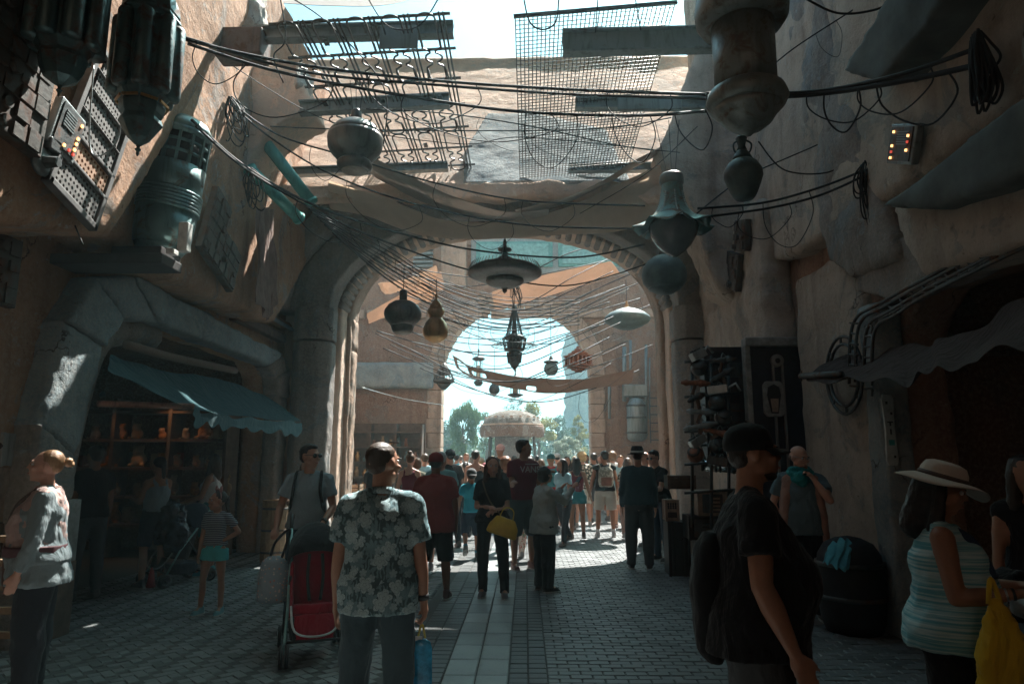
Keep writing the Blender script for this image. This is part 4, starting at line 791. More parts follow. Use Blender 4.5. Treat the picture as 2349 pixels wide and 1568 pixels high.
# ================================================================ CABLES
def cable(pts, r, label, loops=(), group=None, m=RUBBER, n=10):
    pp = spline([P(u, v, Y=Y) for u, v, Y in pts], n); q = MB(); q.tube(pp, r, 6)
    t = thing('overhead_cable', label, 'cable', tuple(pp[0]), 0, group); q.build('cable', m, t, True)
    for (f, dx, dz, wd_) in loops:                               # slack loops tied to the cable
        i = int(f*(len(pp)-1)); a_ = pp[i]; j = min(len(pp)-1, i+max(1, int(wd_*4))); b_ = pp[j]
        mid = (a_+b_)/2+Vector((dx, 0, -dz)); e = (b_-a_)*.35
        l_ = spline([a_, (a_+mid)/2-e*.8, mid-e*.9+Vector((0,0,.02)), mid+e*.2-Vector((0,0,.03)), (b_+mid)/2+e*.7, b_], 6)
        q = MB(); q.tube(l_, r*.38, 5); q.build('slack_loop', m, t, True)
    return t
cable([(232,18,5.6),(430,92,6.2),(700,150,6.8),(1000,185,7.2),(1300,205,7.3),(1620,217,6.2)], .017, 'thick black cable from the lantern pair to the drum lantern, upper strand', [(.5,.1,.5,2),(.86,0,.35,1)])
cable([(250,40,5.6),(430,88,6.2),(700,165,6.8),(1000,195,7.2),(1300,216,7.3),(1620,226,6.2)], .015, 'thick black cable just beneath the upper strand to the drum lantern', [(.22,-.05,.35,1)])
cable([(430,100,6.2),(640,165,6.6),(900,215,7),(1180,255,7.2),(1450,265,7),(1620,255,6)], .017, 'thick black cable sagging lowest of the three before the drum lantern', [(.15,-.2,.45,2),(.42,.1,.4,3),(.62,0,.6,1),(.76,.1,.5,1),(.9,.1,.35,2)])
cable([(440,275,6.6),(560,380,7.6),(720,470,8.6),(900,530,10),(1100,575,11.5),(1320,590,12.3),(1480,560,12.3)], .017, 'black cable from the ribbed cylinder falling past the hanging cloth', [(.3,0,.4,2)])
cable([(450,290,6.6),(570,392,7.6),(740,490,8.6),(900,560,10),(1100,625,12),(1300,655,12.6),(1500,600,12.6)], .014, 'second black cable from the ribbed cylinder, slightly lower', [(.4,.1,.3,1)])
cable([(530,235,8.5),(640,310,8.8),(800,360,9),(1000,420,9.4),(1200,460,9.6),(1480,472,9)], .012, 'cable from the rib arch bundle running above the swag', [(.3,0,.4,1),(.6,0,.5,2),(.8,0,.4,1)])
cable([(530,240,8.5),(620,315,8.8),(760,400,9),(960,470,9.2),(1200,515,9.4),(1480,525,8.8)], .012, 'cable from the rib arch bundle crossing the middle of the swag', [(.45,.1,.5,2),(.7,0,.4,1)])
cable([(620,290,9),(800,297,9.2),(1100,300,9),(1380,295,9),(1540,270,8.6)], .008, 'thin nearly level cable behind the ball lamp', [(.6,.1,.4,2)])
cable([(500,130,8),(760,280,9),(1050,330,9),(1200,315,9),(1560,350,8)], .006, 'thin wire slanting down under the ball lamp lattice')
cable([(840,250,8),(1020,260,8.4),(1220,290,8.6),(1400,330,8.4),(1500,345,8.2)], .008, 'thin wire falling left to right across the wire mesh', [(.35,0,.35,2)])
cable([(1620,215,5.9),(1850,212,5.9),(2050,175,5.2),(2238,112,4.6)], .018, 'thick cable from the drum lantern to the coil at far right, upper strand', [(.35,.05,.30,2),(.55,0,.3,2)])
cable([(1620,226,5.9),(1850,218,5.9),(2050,190,5.2),(2240,150,4.6)], .022, 'thickest cable just under the upper strand at far right', [(.4,0,.35,1),(.62,.1,.35,2)])
cable([(1600,478,7),(1750,465,7),(1880,430,6.9),(1988,388,6.6)], .013, 'cable from the bell lantern to the dark coil on the right wall', [(.35,.05,.5,2),(.1,0,.2,1)])
cable([(1610,498,7),(1760,478,7),(1880,448,6.9),(1985,402,6.6)], .013, 'lower twin cable from the bell lantern to the right wall', [(.2,0,.3,2)])
cable([(1750,170,6.6),(1820,112,6.8),(1930,40,6.6),(2060,-40,6.2)], .008, 'thin cable rising behind the drum lantern to the top edge', [(.5,.1,.3,1)])
cable([(1836,-10,5.6),(1920,30,5.6),(2010,22,5.6),(2060,-8,5.6)], .010, 'short cable curve at the top edge right of the drum lantern')
cable([(1330,490,9.5),(1480,400,9),(1600,290,8)], .006, 'thin wire rising along the right band of cloth')
cable([(1598,490,7),(1660,440,7.2),(1720,400,7.4),(1880,330,7.6),(1912,308,7.5)], .008, 'thin cable rising from the bell lantern behind the vase lamp')
cable([(1740,325,6.6),(1800,390,7),(1900,395,7.2),(1960,350,7.1),(1985,325,6.9)], .008, 'loose cable hanging right of the vase lamp')
cable([(215,150,4.9),(205,320,4.9),(225,358,4.9),(270,320,5),(283,225,5)], .006, 'pale slack wire looping between the two octagonal lanterns', m=SILVER)
cable([(125,350,5.4),(142,440,5.4),(190,560,5.2)], .006, 'thin black wire trailing down the bay from the wall speaker')
cable([(642,-10,7),(655,90,7.2),(628,130,7.4),(650,190,7.6)], .008, 'short dangling cable at the left end of the curly lattice')
cable([(660,-10,7.2),(760,60,7.4),(880,200,8),(880,330,8)], .008, 'thin cable crossing the curly lattice from the top edge')
cable([(840,-10,7.2),(890,60,7.2),(960,60,7.2),(1010,-10,7.2)], .008, 'slack cable curve at the top edge above the curly lattice')
cable([(1200,-10,7),(1215,50,7),(1245,68,7),(1275,50,7),(1282,-10,7)], .009, 'U shaped slack cable over the top corner of the wire mesh')
cable([(1372,-10,6.9),(1366,75,7.0)], .007, 'left one of two short cables dropping onto the thick right beam')
cable([(1456,-10,6.9),(1470,70,7.0)], .007, 'right one of two short cables dropping onto the thick right beam')
cable([(830,888,13.4),(930,915,15),(1028,930,19)], .006, 'pale wire sagging from the narrow pillar toward the far arch', m=SILVER)
random.seed(12)
for i in range(24):                                              # the dense skein inside the archway
    v0 = random.uniform(560, 820)+i*3; Y0 = random.uniform(13, 17); Y1 = Y0+random.uniform(0, 4); dip = random.uniform(40, 95); u0 = random.uniform(860, 1000); u1 = random.uniform(1380, 1500)
    v0 = 600+i*10+random.uniform(-14, 14); v1 = 570+i*11+random.uniform(-30, 30)
    cable([(u0, v0, Y0), (u0+(u1-u0)*.28, v0+dip*.72, (Y0+Y1)/2), (u0+(u1-u0)*.55, (v0+v1)/2+dip, (Y0+Y1)/2), (u0+(u1-u0)*.8, v1+dip*.55, (Y0+Y1)/2), (u1, v1, Y1)], random.uniform(.007, .016),
          'one of the dark cables in the dense skein strung inside the archway', [(random.uniform(.1, .8), random.uniform(-.1, .1), random.uniform(.3, .9), random.choice((1, 2)))] if i % 2 else (), 'cables of the dense skein inside the archway', n=7)
for i in range(9):
    v0 = 640+i*11; cable([(700+i*9, 470+i*9, 9.5), (880+i*4, 560+i*12, 12), (1010+i*6, 640+i*11, 13.5), (1160, 680+i*9, 15), (1330, 680+i*8, 16)], .008+.003*(i % 3), 'one of the dark cables fanning from the left wall into the archway', [(.2+.06*i, .05, .4, 1)], 'cables fanning from the left wall into the archway', n=7)
def bundle(u, v, w_, h_, Y, label, n=14, X=None, r=.008):
    c = P(u, v, Y=Y) if X is None else P(u, v, X=X); k = c.y/FPX; t = thing('cable_coil', label, 'cable coil', tuple(c))
    for i in range(n):
        a = c+Vector((random.uniform(-.1, .1)*w_*k, random.uniform(-.06, .06), random.uniform(-.02, .02))); hh = h_*k*random.uniform(.35, 1); ww = w_*k*random.uniform(.15, .5); sh_ = random.uniform(-.2, .6)*w_*k
        q = MB(); q.tube(spline([a, a+Vector((-ww*.6+sh_*.3, 0, -hh*.4)), a+Vector((-ww*.5+sh_*.8, .02, -hh*.85)), a+Vector((sh_, .03, -hh)), a+Vector((ww*.6+sh_*.8, -.02, -hh*.8)), a+Vector((ww*.5+sh_*.4, 0, -hh*.35)), a], 5), r, 5); q.build('loop', RUBBER, t, True)
    return t
bundle(530, 228, 70, 135, 8.6, 'tangled cable coil on the rib arch at upper left', 12)
bundle(2240, 78, 60, 220, 4.55, 'big drooping black cable coil at the far upper right', 26, r=.010)
bundle(1985, 375, 75, 175, 6.55, 'second cable coil on the right wall under the drum lantern beam', 20)
bundle(575, 385, 60, 110, 8.0, 'loose pale wire coil beside the verdigris pipes', 8)
bundle(715, 690, 24, 60, 15.0, 'small cable knot above the tall chandelier', 4)
bundle(1180, 640, 30, 80, 15.0, 'cable knot tied round the top of the tall chandelier', 8)
# ================================================================ WALL FIXTURES
for (a_, b_, lab) in (((605,322,9.6),(718,468,9.9),'upper verdigris pipe slanting out of the wall by the rib arch'), ((570,385,9.3),(690,505,10.2),'lower verdigris pipe slanting out of the wall by the rib arch')):
    q = MB(); pa, pb = P(a_[0], a_[1], Y=a_[2]), P(b_[0], b_[1], Y=b_[2]); t = thing('verdigris_pipe', lab, 'pipe', tuple(pa)); q.tube([pa, pb], .09, 18); q.build('pipe', VERDI, t, True)
    q = MB(); q.tube([pb+(pa-pb)*.02, pb+(pa-pb)*.06], .105, 18); q.build('collar', VERDI, t, True); q = MB(); q.tube([pa+(pb-pa)*.01, pa+(pb-pa)*.05], .105, 18); q.build('collar', VERDI, t, True)
def wallframe(u, v, X, rot, side=1):                             # local frame on a side wall: x along street, y up, z out of the wall
    c = P(u, v, X=X); M = Matrix(((0,0,side,c.x),(1,0,0,c.y),(0,1,0,c.z),(0,0,0,1))) if side > 0 else Matrix(((0,0,-1,c.x),(1,0,0,c.y),(0,1,0,c.z),(0,0,0,1)))
    return M @ Matrix.Rotation(rot, 4, 'Z'), c
def control(u, v, X, rot, side, w_, h_, label, lit, mat):
    M, c = wallframe(u, v, X, rot, side); t = thing('control_box', label, 'control box', tuple(c))
    q = MB(); q.box((-w_/2, -h_/2, 0), (w_/2, h_/2, .07), M); bevel(q.build('case', mat, t), .012)
    q = MB(); q.box((-w_*.42, -h_*.42, .07), (w_*.42, h_*.42, .08), M); q.build('face_plate', IRON, t)
    for i in range(6): q = MB(); q.box((-w_*.3, -h_*.02+i*h_*.06, .08), (w_*.12, h_*.01+i*h_*.06, .088), M); q.build('vent_slat', mat, t)
    for i, (x, y_, c_) in enumerate(lit): q = MB(); q.box((x*w_-.009, y_*h_-.011, .08), (x*w_+.009, y_*h_+.011, .092), M); q.build('button', [REDGLOW, GLOW][c_], t)
    return t
control(137, 300, -3.58, -.25, 1, .30, .42, 'dark control box with glowing amber buttons on the upper left bay', [(.32, .3, 1), (.32, .0, 1), (.32, -.12, 1), (.32, -.25, 1), (-.05, -.36, 1), (.32, -.36, 0), (.15, -.36, 0)], STEEL)
control(2085, 330, 3.35, .45, -1, .42, .34, 'grey green control box with small lit buttons on the upper right wall', [(-.3, .2, 1), (-.3, .05, 0), (-.3, -.15, 1), (.28, .3, 1), (.28, -.05, 1), (.28, -.2, 0), (.28, -.35, 1)], STEEL)
def relief(u, v, X, rot, side, w_, h_, label, m, seed, cat='panel'):
    M, c = wallframe(u, v, X, rot, side); t = thing('relief_panel', label, cat, tuple(c)); rs = random.Random(seed)
    q = MB(); q.box((-w_/2, -h_/2, -.05), (w_/2, h_/2, .04), M); bevel(q.build('base_plate', m, t), .01)
    nx, ny = max(2, int(w_/.14)), max(2, int(h_/.14))
    for i in range(nx):
        for j in range(ny):
            x0 = -w_/2+.02+i*(w_-.04)/nx; y0 = -h_/2+.02+j*(h_-.04)/ny; a = (w_-.04)/nx*rs.uniform(.8, .98); b_ = (h_-.04)/ny*rs.uniform(.6, .98); q = MB()
            if rs.random() < .3: q.lathe([(.04, min(a, b_)*.45), (.04+rs.uniform(.02, .06), min(a, b_)*.4)], (x0+a/2, y0+b_/2, 0), 12, M)
            else: q.box((x0, y0, .04), (x0+a, y0+b_, .04+rs.uniform(.006, .03)), M)
            q.build('raised_block', m, t)
    return t
MACH = metal('machined brown panel', (.10,.095,.085), rust=(.12,.07,.05), rough=.55, amt=.5, m=.4)
relief(40, 165, -3.55, -.08, 1, .62, 1.0, 'dark machinery panel at the extreme upper left edge', MACH, 1)
relief(492, 520, -3.90, -.35, 1, .45, .95, 'upper dark relief panel on the left buttress beside the ribbed cylinder', MACH, 2)
relief(520, 600, -3.90, -.35, 1, .55, .6, 'lower dark relief panel on the left buttress', MACH, 3)
relief(1680, 620, 3.16, .4, -1, .7, .55, 'tilted square relief panel low on the right upper wall', MACH, 4)
relief(1702, 540, 3.16, .3, -1, .5, .45, 'small dark relief panel right of the globe lamp', MACH, 5)
relief(1640, 560, 3.16, .3, -1, .5, .30, 'narrow dark relief panel nearest the globe lamp', MACH, 6)
relief(6, 620, -4.45, 0, 1, .3, .6, 'dark panel at the left edge below the bay', MACH, 7)
# perforated lattice panel on the bay
M, c = wallframe(215, 318, -3.56, -.30, 1); M = M @ Matrix.Scale(.80, 4); t = thing('perforated_panel', 'pale pierced screen panel in a metal frame on the upper left bay', 'panel', tuple(c))
PW = plain('chalky pierced metal', (.17,.16,.15), .7, var=.4); PB = plain('peach honeycomb', (.42,.25,.16), .7)
for k_, (y0, y1, m_) in enumerate(((-.80, -.50, PW), (-.46, -.22, PB), (-.16, .10, PW), (.12, .38, PW), (.40, .64, PW), (.66, .86, PW))):
    w2 = .33 if k_ < 3 else .33-.03*(k_-2)
    q = MB(); q.box((-w2, y0, 0), (w2, y1, .015), M); q.build('backing', plain('deep shadow grey', (.05,.05,.05)), t)
    nx, ny = 12, max(3, int((y1-y0)/.055)); g = MB()
    for i in range(nx):
        for j in range(ny):
            cx, cyy = -w2+(i+.5)*2*w2/nx, y0+(j+.5)*(y1-y0)/ny; a, b_ = 2*w2/nx*.5, (y1-y0)/ny*.5; ho = .55+.1*((i+j) % 2)
            R8 = [(cx+a*ho*math.cos(math.pi/4*z+.39), cyy+b_*ho*math.sin(math.pi/4*z+.39)) for z in range(8)]
            O8 = [(cx+a, cyy+b_*.41), (cx+a*.41, cyy+b_), (cx-a*.41, cyy+b_), (cx-a, cyy+b_*.41), (cx-a, cyy-b_*.41), (cx-a*.41, cyy-b_), (cx+a*.41, cyy-b_), (cx+a, cyy-b_*.41)]
            for z in range(8):
                g.add([M @ Vector(p+(.035,)) for p in (O8[z-1], O8[z], R8[z], R8[z-1])], [(0, 1, 2, 3)]); g.add([M @ Vector(R8[z-1]+(.035,)), M @ Vector(R8[z]+(.035,)), M @ Vector(R8[z]+(.016,)), M @ Vector(R8[z-1]+(.016,))], [(0, 1, 2, 3)])
            for e in ((1, 1), (-1, 1), (-1, -1), (1, -1)): g.add([M @ Vector((cx+e[0]*a, cyy+e[1]*b_, .035)), M @ Vector((cx+e[0]*a, cyy+e[1]*b_*.41, .035)), M @ Vector((cx+e[0]*a*.41, cyy+e[1]*b_, .035))], [(0, 1, 2)])
    g.build('pierced_sheet', m_, t)
for a, b_ in (((-.40, -.88), (-.34, .92)), ((.34, -.88), (.40, .80)), ((-.40, -.88), (.40, -.81)), ((-.40, -.50), (.40, -.46)), ((-.40, -.21), (.40, -.165)), ((-.36, .10), (.36, .12)), ((-.36, .38), (.36, .40)), ((-.34, .64), (.32, .66)), ((-.36, .86), (.30, .92))):
    q = MB(); q.box((a[0], a[1], -.03), (b_[0], b_[1], .06), M); bevel(q.build('frame_bar', plain('dull grey frame', (.13,.125,.12), .6), t), .008)
M, c = wallframe(92, 372, -3.58, 0, 1); t = thing('wall_speaker', 'round dark wall horn below the amber control box', 'speaker', tuple(c))
q = MB(); q.lathe([(0, .10), (.03, .11), (.05, .09)], (0,0,0), 20, M); q.build('ring', STEEL, t, True); q = MB(); q.lathe([(.05, .05), (.14, .04)], (0,0,0), 6, M); q.build('nozzle', IRON, t); q = MB(); q.box((-.02, .10, 0), (.10, .2, .08), M); bevel(q.build('junction', IRON, t), .01)
# iron tracery arch on the right wall
tr = thing('iron_tracery', 'dark iron tracery curving up around the right shop opening', 'grille', tuple(P(1960, 820, X=3.35)))
def wbar(pts, X=3.32, r=.016): q = MB(); q.tube(spline([P(u, v, X=X) for u, v in pts], 6), r, 6); q.build('tracery_bar', IRON, tr, True)
for off in (0, 14, 34, 52): wbar([(1948+off, 880-off*.3), (1950+off, 780), (1965+off, 728+off*.25), (2010+off*.8, 700+off*.45), (2120, 640+off*.75), (2240, 575+off*.85), (2360, 512+off*.95), (2500, 440+off)])
for i in range(18):
    u = 2010+i*26; v = 700-(u-2010)*.545; wbar([(u, v+8), (u+9, v+20), (u+30, v+13), (u+44, v+18)], r=.012); wbar([(u+6, v+34), (u+30, v+20)], r=.012)
for i in range(7): v = 740+i*24; wbar([(1950, v), (1968, v+2)], r=.012); wbar([(1984, v+8), (2000, v+8), (2000, v+24)], r=.012)
for rr in (1, .8):
    q = MB(); c = P(1935, 860, X=3.45); a_ = [(3.45, c.y+.42*rr*math.cos(t_*6.2832/28), c.z+.42*rr*math.sin(t_*6.2832/28)) for t_ in range(29)]; q.tube(a_, .018, 6, False); q.build('wheel_ring', IRON, tr, True)
for i in range(8): an = 6.2832*i/8; q = MB(); q.tube([(3.45, c.y+.34*math.cos(an), c.z+.34*math.sin(an)), (3.45, c.y+.42*math.cos(an), c.z+.42*math.sin(an))], .014, 5); q.build('spoke', IRON, tr)
# ================================================================ PEOPLE
def capsule(mb, a, b, ra, rb, flat=False, n=12):
    a, b = Vector(a), Vector(b); d = b-a
    if d.length < 1e-5: return mb.ball(a, ra, n)
    t = d.normalized()
    if flat: return mb.tube([a, a.lerp(b, .5), b], [ra, (ra+rb)/2, rb], n)
    pts = []; rs = []
    for k in (0, .35, .7): th = math.pi/2*(1-k); pts.append(a-t*ra*math.sin(th)); rs.append(max(.001, ra*math.cos(th)))
    pts += [a, a.lerp(b, .5), b]; rs += [ra, (ra+rb)/2, rb]
    for k in (.7, .35, 0): th = math.pi/2*(1-k); pts.append(b+t*rb*math.sin(th)); rs.append(max(.001, rb*math.cos(th)))
    return mb.tube(pts, rs, n)
def rings(mb, rs, M, n=20):                                      # rs: (z, rx, ry, xoff, yoff)
    vs = []
    for z, rx, ry, xo, yo in rs:
        for k in range(n):
            an = 6.2832*k/n; c_, s_ = math.cos(an), math.sin(an); f = 1/((abs(c_)**2.6+abs(s_)**2.6)**(1/2.6))
            vs.append(M @ Vector((xo+rx*c_*f, yo+ry*s_*f, z)))
    N = len(rs); return mb.add(vs, [(i*n+k, i*n+(k+1) % n, (i+1)*n+(k+1) % n, (i+1)*n+k) for i in range(N-1) for k in range(n)]+[tuple(range(n))[::-1], tuple(range((N-1)*n, N*n))])
SK = {'fair': (.52,.30,.22), 'mid': (.38,.21,.14), 'tan': (.30,.16,.10), 'brown': (.20,.105,.065)}
VOX = {3: (.0092, .015), 2: (.014, .022), 1: (.024, .033)}
def person(u, Y, H, label, face=0, hy=0, hp=0, lean=0, fat=1.0, lod=1, sk='mid', top=None, bottom=None, arms=None, legs=None, hair=('short', (.03,.02,.015)),
           shoe=(.05,.05,.05), group=None, female=False, sockc=None, grip=(0, 0), cat='person', headscale=1.0, X=None):
    """face: heading in degrees, 0 = walking up the street, 180 = towards the camera, 90 = facing left. Local frame: +y forward, +x right hand side."""
    s = H/1.75; x0 = P(u, 1051, Y=Y).x if X is None else X
    t = thing('person', label, cat, (x0, Y, 0), math.radians(face), group); W = parent_world(t)
    vb, vc = VOX[lod]; R = lambda *a: Vector(a)
    arms = arms or [((-.16, .02, -1), (-.06, .22, -1)), ((.16, .02, -1), (.06, .22, -1))]       # left(-x) , right(+x): upper dir, fore dir
    legs = legs or [((-.06, .04, -1), (-.02, -.05, -1)), ((.06, .0, -1), (.02, -.04, -1))]
    hipw = (.095 if not female else .098); shw = (.178 if not female else .155)*(.8+.2*fat)
    hz = .93
    def leg(i):
        sg = (-1, 1)[i]; h = R(sg*hipw, 0, .91); k = h+Vector(legs[i][0]).normalized()*.42; a = k+Vector(legs[i][1]).normalized()*.41; return h, k, a
    L = [leg(0), leg(1)]; dz = .085-min(L[0][2].z, L[1][2].z)
    D = Vector((0, 0, dz)); L = [tuple(p+D for p in l) for l in L]
    T = Matrix.Translation(Vector((0, 0, hz))+D) @ Matrix.Rotation(math.radians(-lean), 4, 'X') @ Matrix.Translation((0, 0, -hz))
    sh = [T @ R(-shw, 0, 1.395), T @ R(shw, 0, 1.395)]
    A = []
    for i in (0, 1):
        e = sh[i]+Vector(arms[i][0]).normalized()*.285; w_ = e+Vector(arms[i][1]).normalized()*.25; A.append((sh[i], e, w_))
    nk = T @ R(0, .0, 1.45); hc = T @ R(0, .028, 1.628); headscale *= 1.07; HM = Matrix.Translation(hc) @ Matrix.Rotation(math.radians(-hy), 4, 'Z') @ Matrix.Rotation(math.radians(-hp), 4, 'X')
    if headscale != 1: HM = HM @ Matrix.Scale(headscale, 4)
    def fin(mb, nm, m, vox=None, sm=1, disp=None, smooth=True, par=None):
        mb.v = [tuple(Vector(v)*s) for v in mb.v]; o = mb.build(nm, m, None, smooth)
        o.parent = par or t
        if vox: organic(o, vox*max(s, .85), sm, disp)
        return o
    # ---- body: one continuous surface
    b = MB(); f = fat; fe = female
    belly = max(0, fat-1.05)
    rr = [(.83, .10*f, .09*f, 0, 0), (.90, .155*f, .11*f, 0, -.01), (.98, (.160 if not fe else .168)*f, .112*f, 0, 0), (1.08, (.138 if not fe else .122)*f, .10*f+belly*.05, 0, .01+belly*.12), (1.18, (.148 if not fe else .126)*f, .105*f+belly*.04, 0, .01+belly*.1), (1.29, .158*(f*.5+.5)*(.9 if fe else 1), .112*(f*.5+.5), 0, .01), (1.36, shw*.84, .10, 0, 0), (1.41, shw*.62, .078, 0, 0), (1.455, .068, .06, 0, 0)]
    rings(b, rr, T)
    if fe:
        for sx_ in (-1, 1): b.ball(T @ R(sx_*.075, .085*(f*.6+.4), 1.27), (.062*f, .05*f, .06*f), 12)
    capsule(b, nk-Vector((0,0,.03)), T @ R(0, .012, 1.56), .060 if not fe else .050, .056 if not fe else .046)
    for i in (0, 1): capsule(b, T @ R((-1, 1)[i]*.03, -.012, 1.462), sh[i]+Vector((0, -.01, .006)), .034, .036)
    hd = MB()                                                    # head shapes, in head frame
    hd.ball((0, -.012, .022), (.074, .093, .088), 20); hd.ball((0, .028, -.035), (.058, .066, .078), 18)
    hd.ball((0, .062, -.092), (.026, .024, .018), 12); hd.ball((0, .086, .028), (.048, .012, .010), 10)
    hd.add([(-.011, .086, .024), (.011, .086, .024), (-.016, .088, -.026), (.016, .088, -.026), (0, .120, -.022), (0, .097, .022), (0, .090, -.034)], [(0,2,4,5),(1,5,4,3),(2,6,4),(4,6,3),(0,5,1),(0,1,3,6,2)])
    hd.ball((0, .091, -.052), (.021, .010, .0065), 10); hd.ball((0, .088, -.063), (.018, .010, .006), 10)
    for sx_ in (-1, 1): hd.ball((sx_*.043, .068, -.022), (.022, .018, .018), 10); hd.ball((sx_*.077, -.004, -.004), (.011, .019, .030), 10); hd.ball((sx_*.049, .02, -.062), (.018, .03, .02), 10)
    b.add([HM @ Vector(v) for v in hd.v], hd.f)
    for i in (0, 1):
        a0, e, w_ = A[i]; af = .6+.4*f; d = (w_-e).normalized()
        capsule(b, a0, a0.lerp(e, .45), .050*af, .046*af); capsule(b, a0.lerp(e, .45), e, .046*af, .037*af); capsule(b, e, e.lerp(w_, .35), .037*af, .040*af); capsule(b, e.lerp(w_, .35), w_, .040*af, .024*af**.5)
        up = Vector((0, 0, 1)) if abs(d.z) < .8 else Vector((0, 1, 0)); sd = d.cross(up).normalized(); nrm = sd.cross(d).normalized()
        if abs(d.z) >= .8: pn = Vector((-1 if i else 1, 0, 0)); pn = (pn-d*pn.dot(d)).normalized(); sd = d.cross(pn).normalized(); nrm = pn          # hanging hand: palm towards the thigh
        thumb_s = 1 if sd.dot(Vector((0, 1, .4))) > 0 else -1
        palm = w_+d*.048; MM_ = Matrix((sd, nrm, d)).transposed(); b.ball(palm, (.040, .016, .052), 12, MM_.to_4x4())
        capsule(b, w_, palm, .022, .024); g = grip[i]; cu = .35+g*1.1
        pd = nrm if abs(d.z) >= .8 else -nrm
        for k_ in range(4):
            off = (k_-1.5)*.0195; ln = (.036, .041, .038, .030)[k_] if thumb_s < 0 else (.030, .038, .041, .036)[k_]; p0 = w_+d*.088+sd*off; rf = .0085 if lod == 3 else .0105
            d1 = (d*math.cos(cu*.6)+pd*math.sin(cu*.6)); d2 = (d*math.cos(cu*1.6)+pd*math.sin(cu*1.6)); p1 = p0+d1*ln; p2 = p1+d2*ln*.85; capsule(b, p0-d*.02, p1, rf*1.05, rf, n=8); capsule(b, p1, p2, rf, rf*.8, n=8)
        tb = w_+d*.03+sd*thumb_s*.025; t1 = tb+(d*.75+sd*thumb_s*.6+pd*(.2+g*.4)).normalized()*.036; t2 = t1+(d*.9+sd*thumb_s*(.25-.5*g)+pd*(.2+g*.7)).normalized()*.03; capsule(b, tb, t1, .013, .011, n=8); capsule(b, t1, t2, .011, .0085, n=8)
        A[i] = (a0, e, w_, palm+d*.02+pd*.02, d)
    for i in (0, 1):
        h, k, a = L[i]; lf = .55+.45*f
        capsule(b, h, h.lerp(k, .5), .088*lf, .076*lf); capsule(b, h.lerp(k, .5), k, .076*lf, .054*lf); cb__ = k.lerp(a, .32)+Vector((0, -.012, 0)); capsule(b, k, cb__, .053*lf, .055*lf); capsule(b, cb__, a, .055*lf, .036*(.7+.3*lf)); fd = Vector((0, 1, 0)); sg = (-1, 1)[i]
        capsule(b, a, a+Vector((sg*.02, .13, -.05)), .036, .028)
    fin(b, 'body', skin(SK[sk]), vb, 2)
    # ---- face details for the nearer people
    if lod >= 2:
        for sx_ in (-1, 1):
            e = MB(); e.ball(HM @ Vector((sx_*.030, .078, .008)), .0115, 12); eo = fin(e, 'eye', plain('eye white', (.55,.52,.5), .2, bump=0))
            e = MB(); e.ball(HM @ Vector((sx_*.030, .0865, .008)), .0055, 10); fin(e, 'iris', plain('dark iris', (.03,.02,.015), .15, bump=0), par=eo)
            e = MB(); e.ball(HM @ Vector((sx_*.031, .090, .026)), (.017, .006, .004), 8, HM.to_3x3().to_4x4()); fin(e, 'eyebrow', hairm('hair_dark', (.03,.02,.015)))
        e = MB(); e.ball(HM @ Vector((0, .0975, -.057)), (.021, .007, .006), 10, HM.to_3x3().to_4x4()); fin(e, 'lips', plain('lip colour', (.30,.11,.09), .45, bump=0))
    # ---- legs clothing
    if bottom:
        kind, m = bottom[0], bottom[1]; q = MB(); lf = .55+.45*f; gr = bottom[2] if len(bottom) > 2 else 0
        rings(q, [(.84, .13*f, .11*f, 0, -.012), (.91, .178*f, .132*f, 0, -.012), (.98, .178*f, .128*f, 0, 0), (1.045, .158*f, .120*f+belly*.03, 0, .006+belly*.05), (1.06, .152*f, .116*f+belly*.03, 0, .006+belly*.05)], T)
        for i in (0, 1):
            h, k, a = L[i]
            if kind == 'trousers':
                capsule(q, h, k, (.104+gr)*lf, (.080+gr)*lf, n=14); capsule(q, k, k.lerp(a, .32)+Vector((0, -.012, 0)), (.080+gr)*lf, (.076+gr)*lf, n=14); capsule(q, k.lerp(a, .3), k.lerp(a, .95)+Vector((0, 0, .02)), (.076+gr)*lf, (.060+gr), n=14); capsule(q, k.lerp(a, .9), a+Vector((0, .0, -.035)), .058+gr, .064+gr, True)
            else:
                fr = {'shorts': .86, 'short_shorts': .36, 'long_shorts': 1.06}[kind]; e = h+(k-h)*min(fr, 1)
                capsule(q, h+Vector((0,0,.02)), e, .102*lf+gr, (.102-.022*fr+.012)*lf+gr, True, n=16)
                if fr > 1: capsule(q, k, k+(a-k)*.12, (.085)*lf+gr, (.086)*lf+gr, True, n=16)
        fin(q, {'trousers': 'trousers'}.get(kind, 'shorts'), m, vc, 2, [(.09, .020), (.03, .006)])
    # ---- top clothing
    if top:
        kind, m, hem = top[0], top[1], top[2]; q = MB(); gr = top[3] if len(top) > 3 else .0
        rr2 = []
        for z, rx, ry, xo, yo in rr[1:-1]:
            if z > hem-.001: rr2.append((z, rx+.020+gr*(1 if z < 1.3 else .3), ry+.022+gr*(1 if z < 1.3 else .3), xo, yo))
        base = rr2[0] if rr2 else rr[2]; hx_ = .030 if hem < 1.0 else .014; rr2 = [(z, rx+(.020 if z < 1.1 and hem < 1.0 else 0), ry+(.024 if z < 1.1 and hem < 1.0 else 0), xo, yo) for z, rx, ry, xo, yo in rr2]; rr2 = [(hem, base[1]+hx_, base[2]+hx_, 0, base[4]), (hem+.03, base[1]+hx_-.004, base[2]+hx_-.004, 0, base[4])]+[r_ for r_ in rr2 if r_[0] > hem+.04]
        if kind == 'tank': rr2[-1] = (1.40, .095, .075, 0, 0); rr2[-2] = (1.36, .12, .095, 0, 0)
        else: rr2.append((1.455, .078, .072, 0, 0))
        rings(q, rr2, T)
        if fe:
            for sx_ in (-1, 1): q.ball(T @ R(sx_*.075, .088*(f*.6+.4), 1.27), (.078*f, .064*f, .074*f), 12)
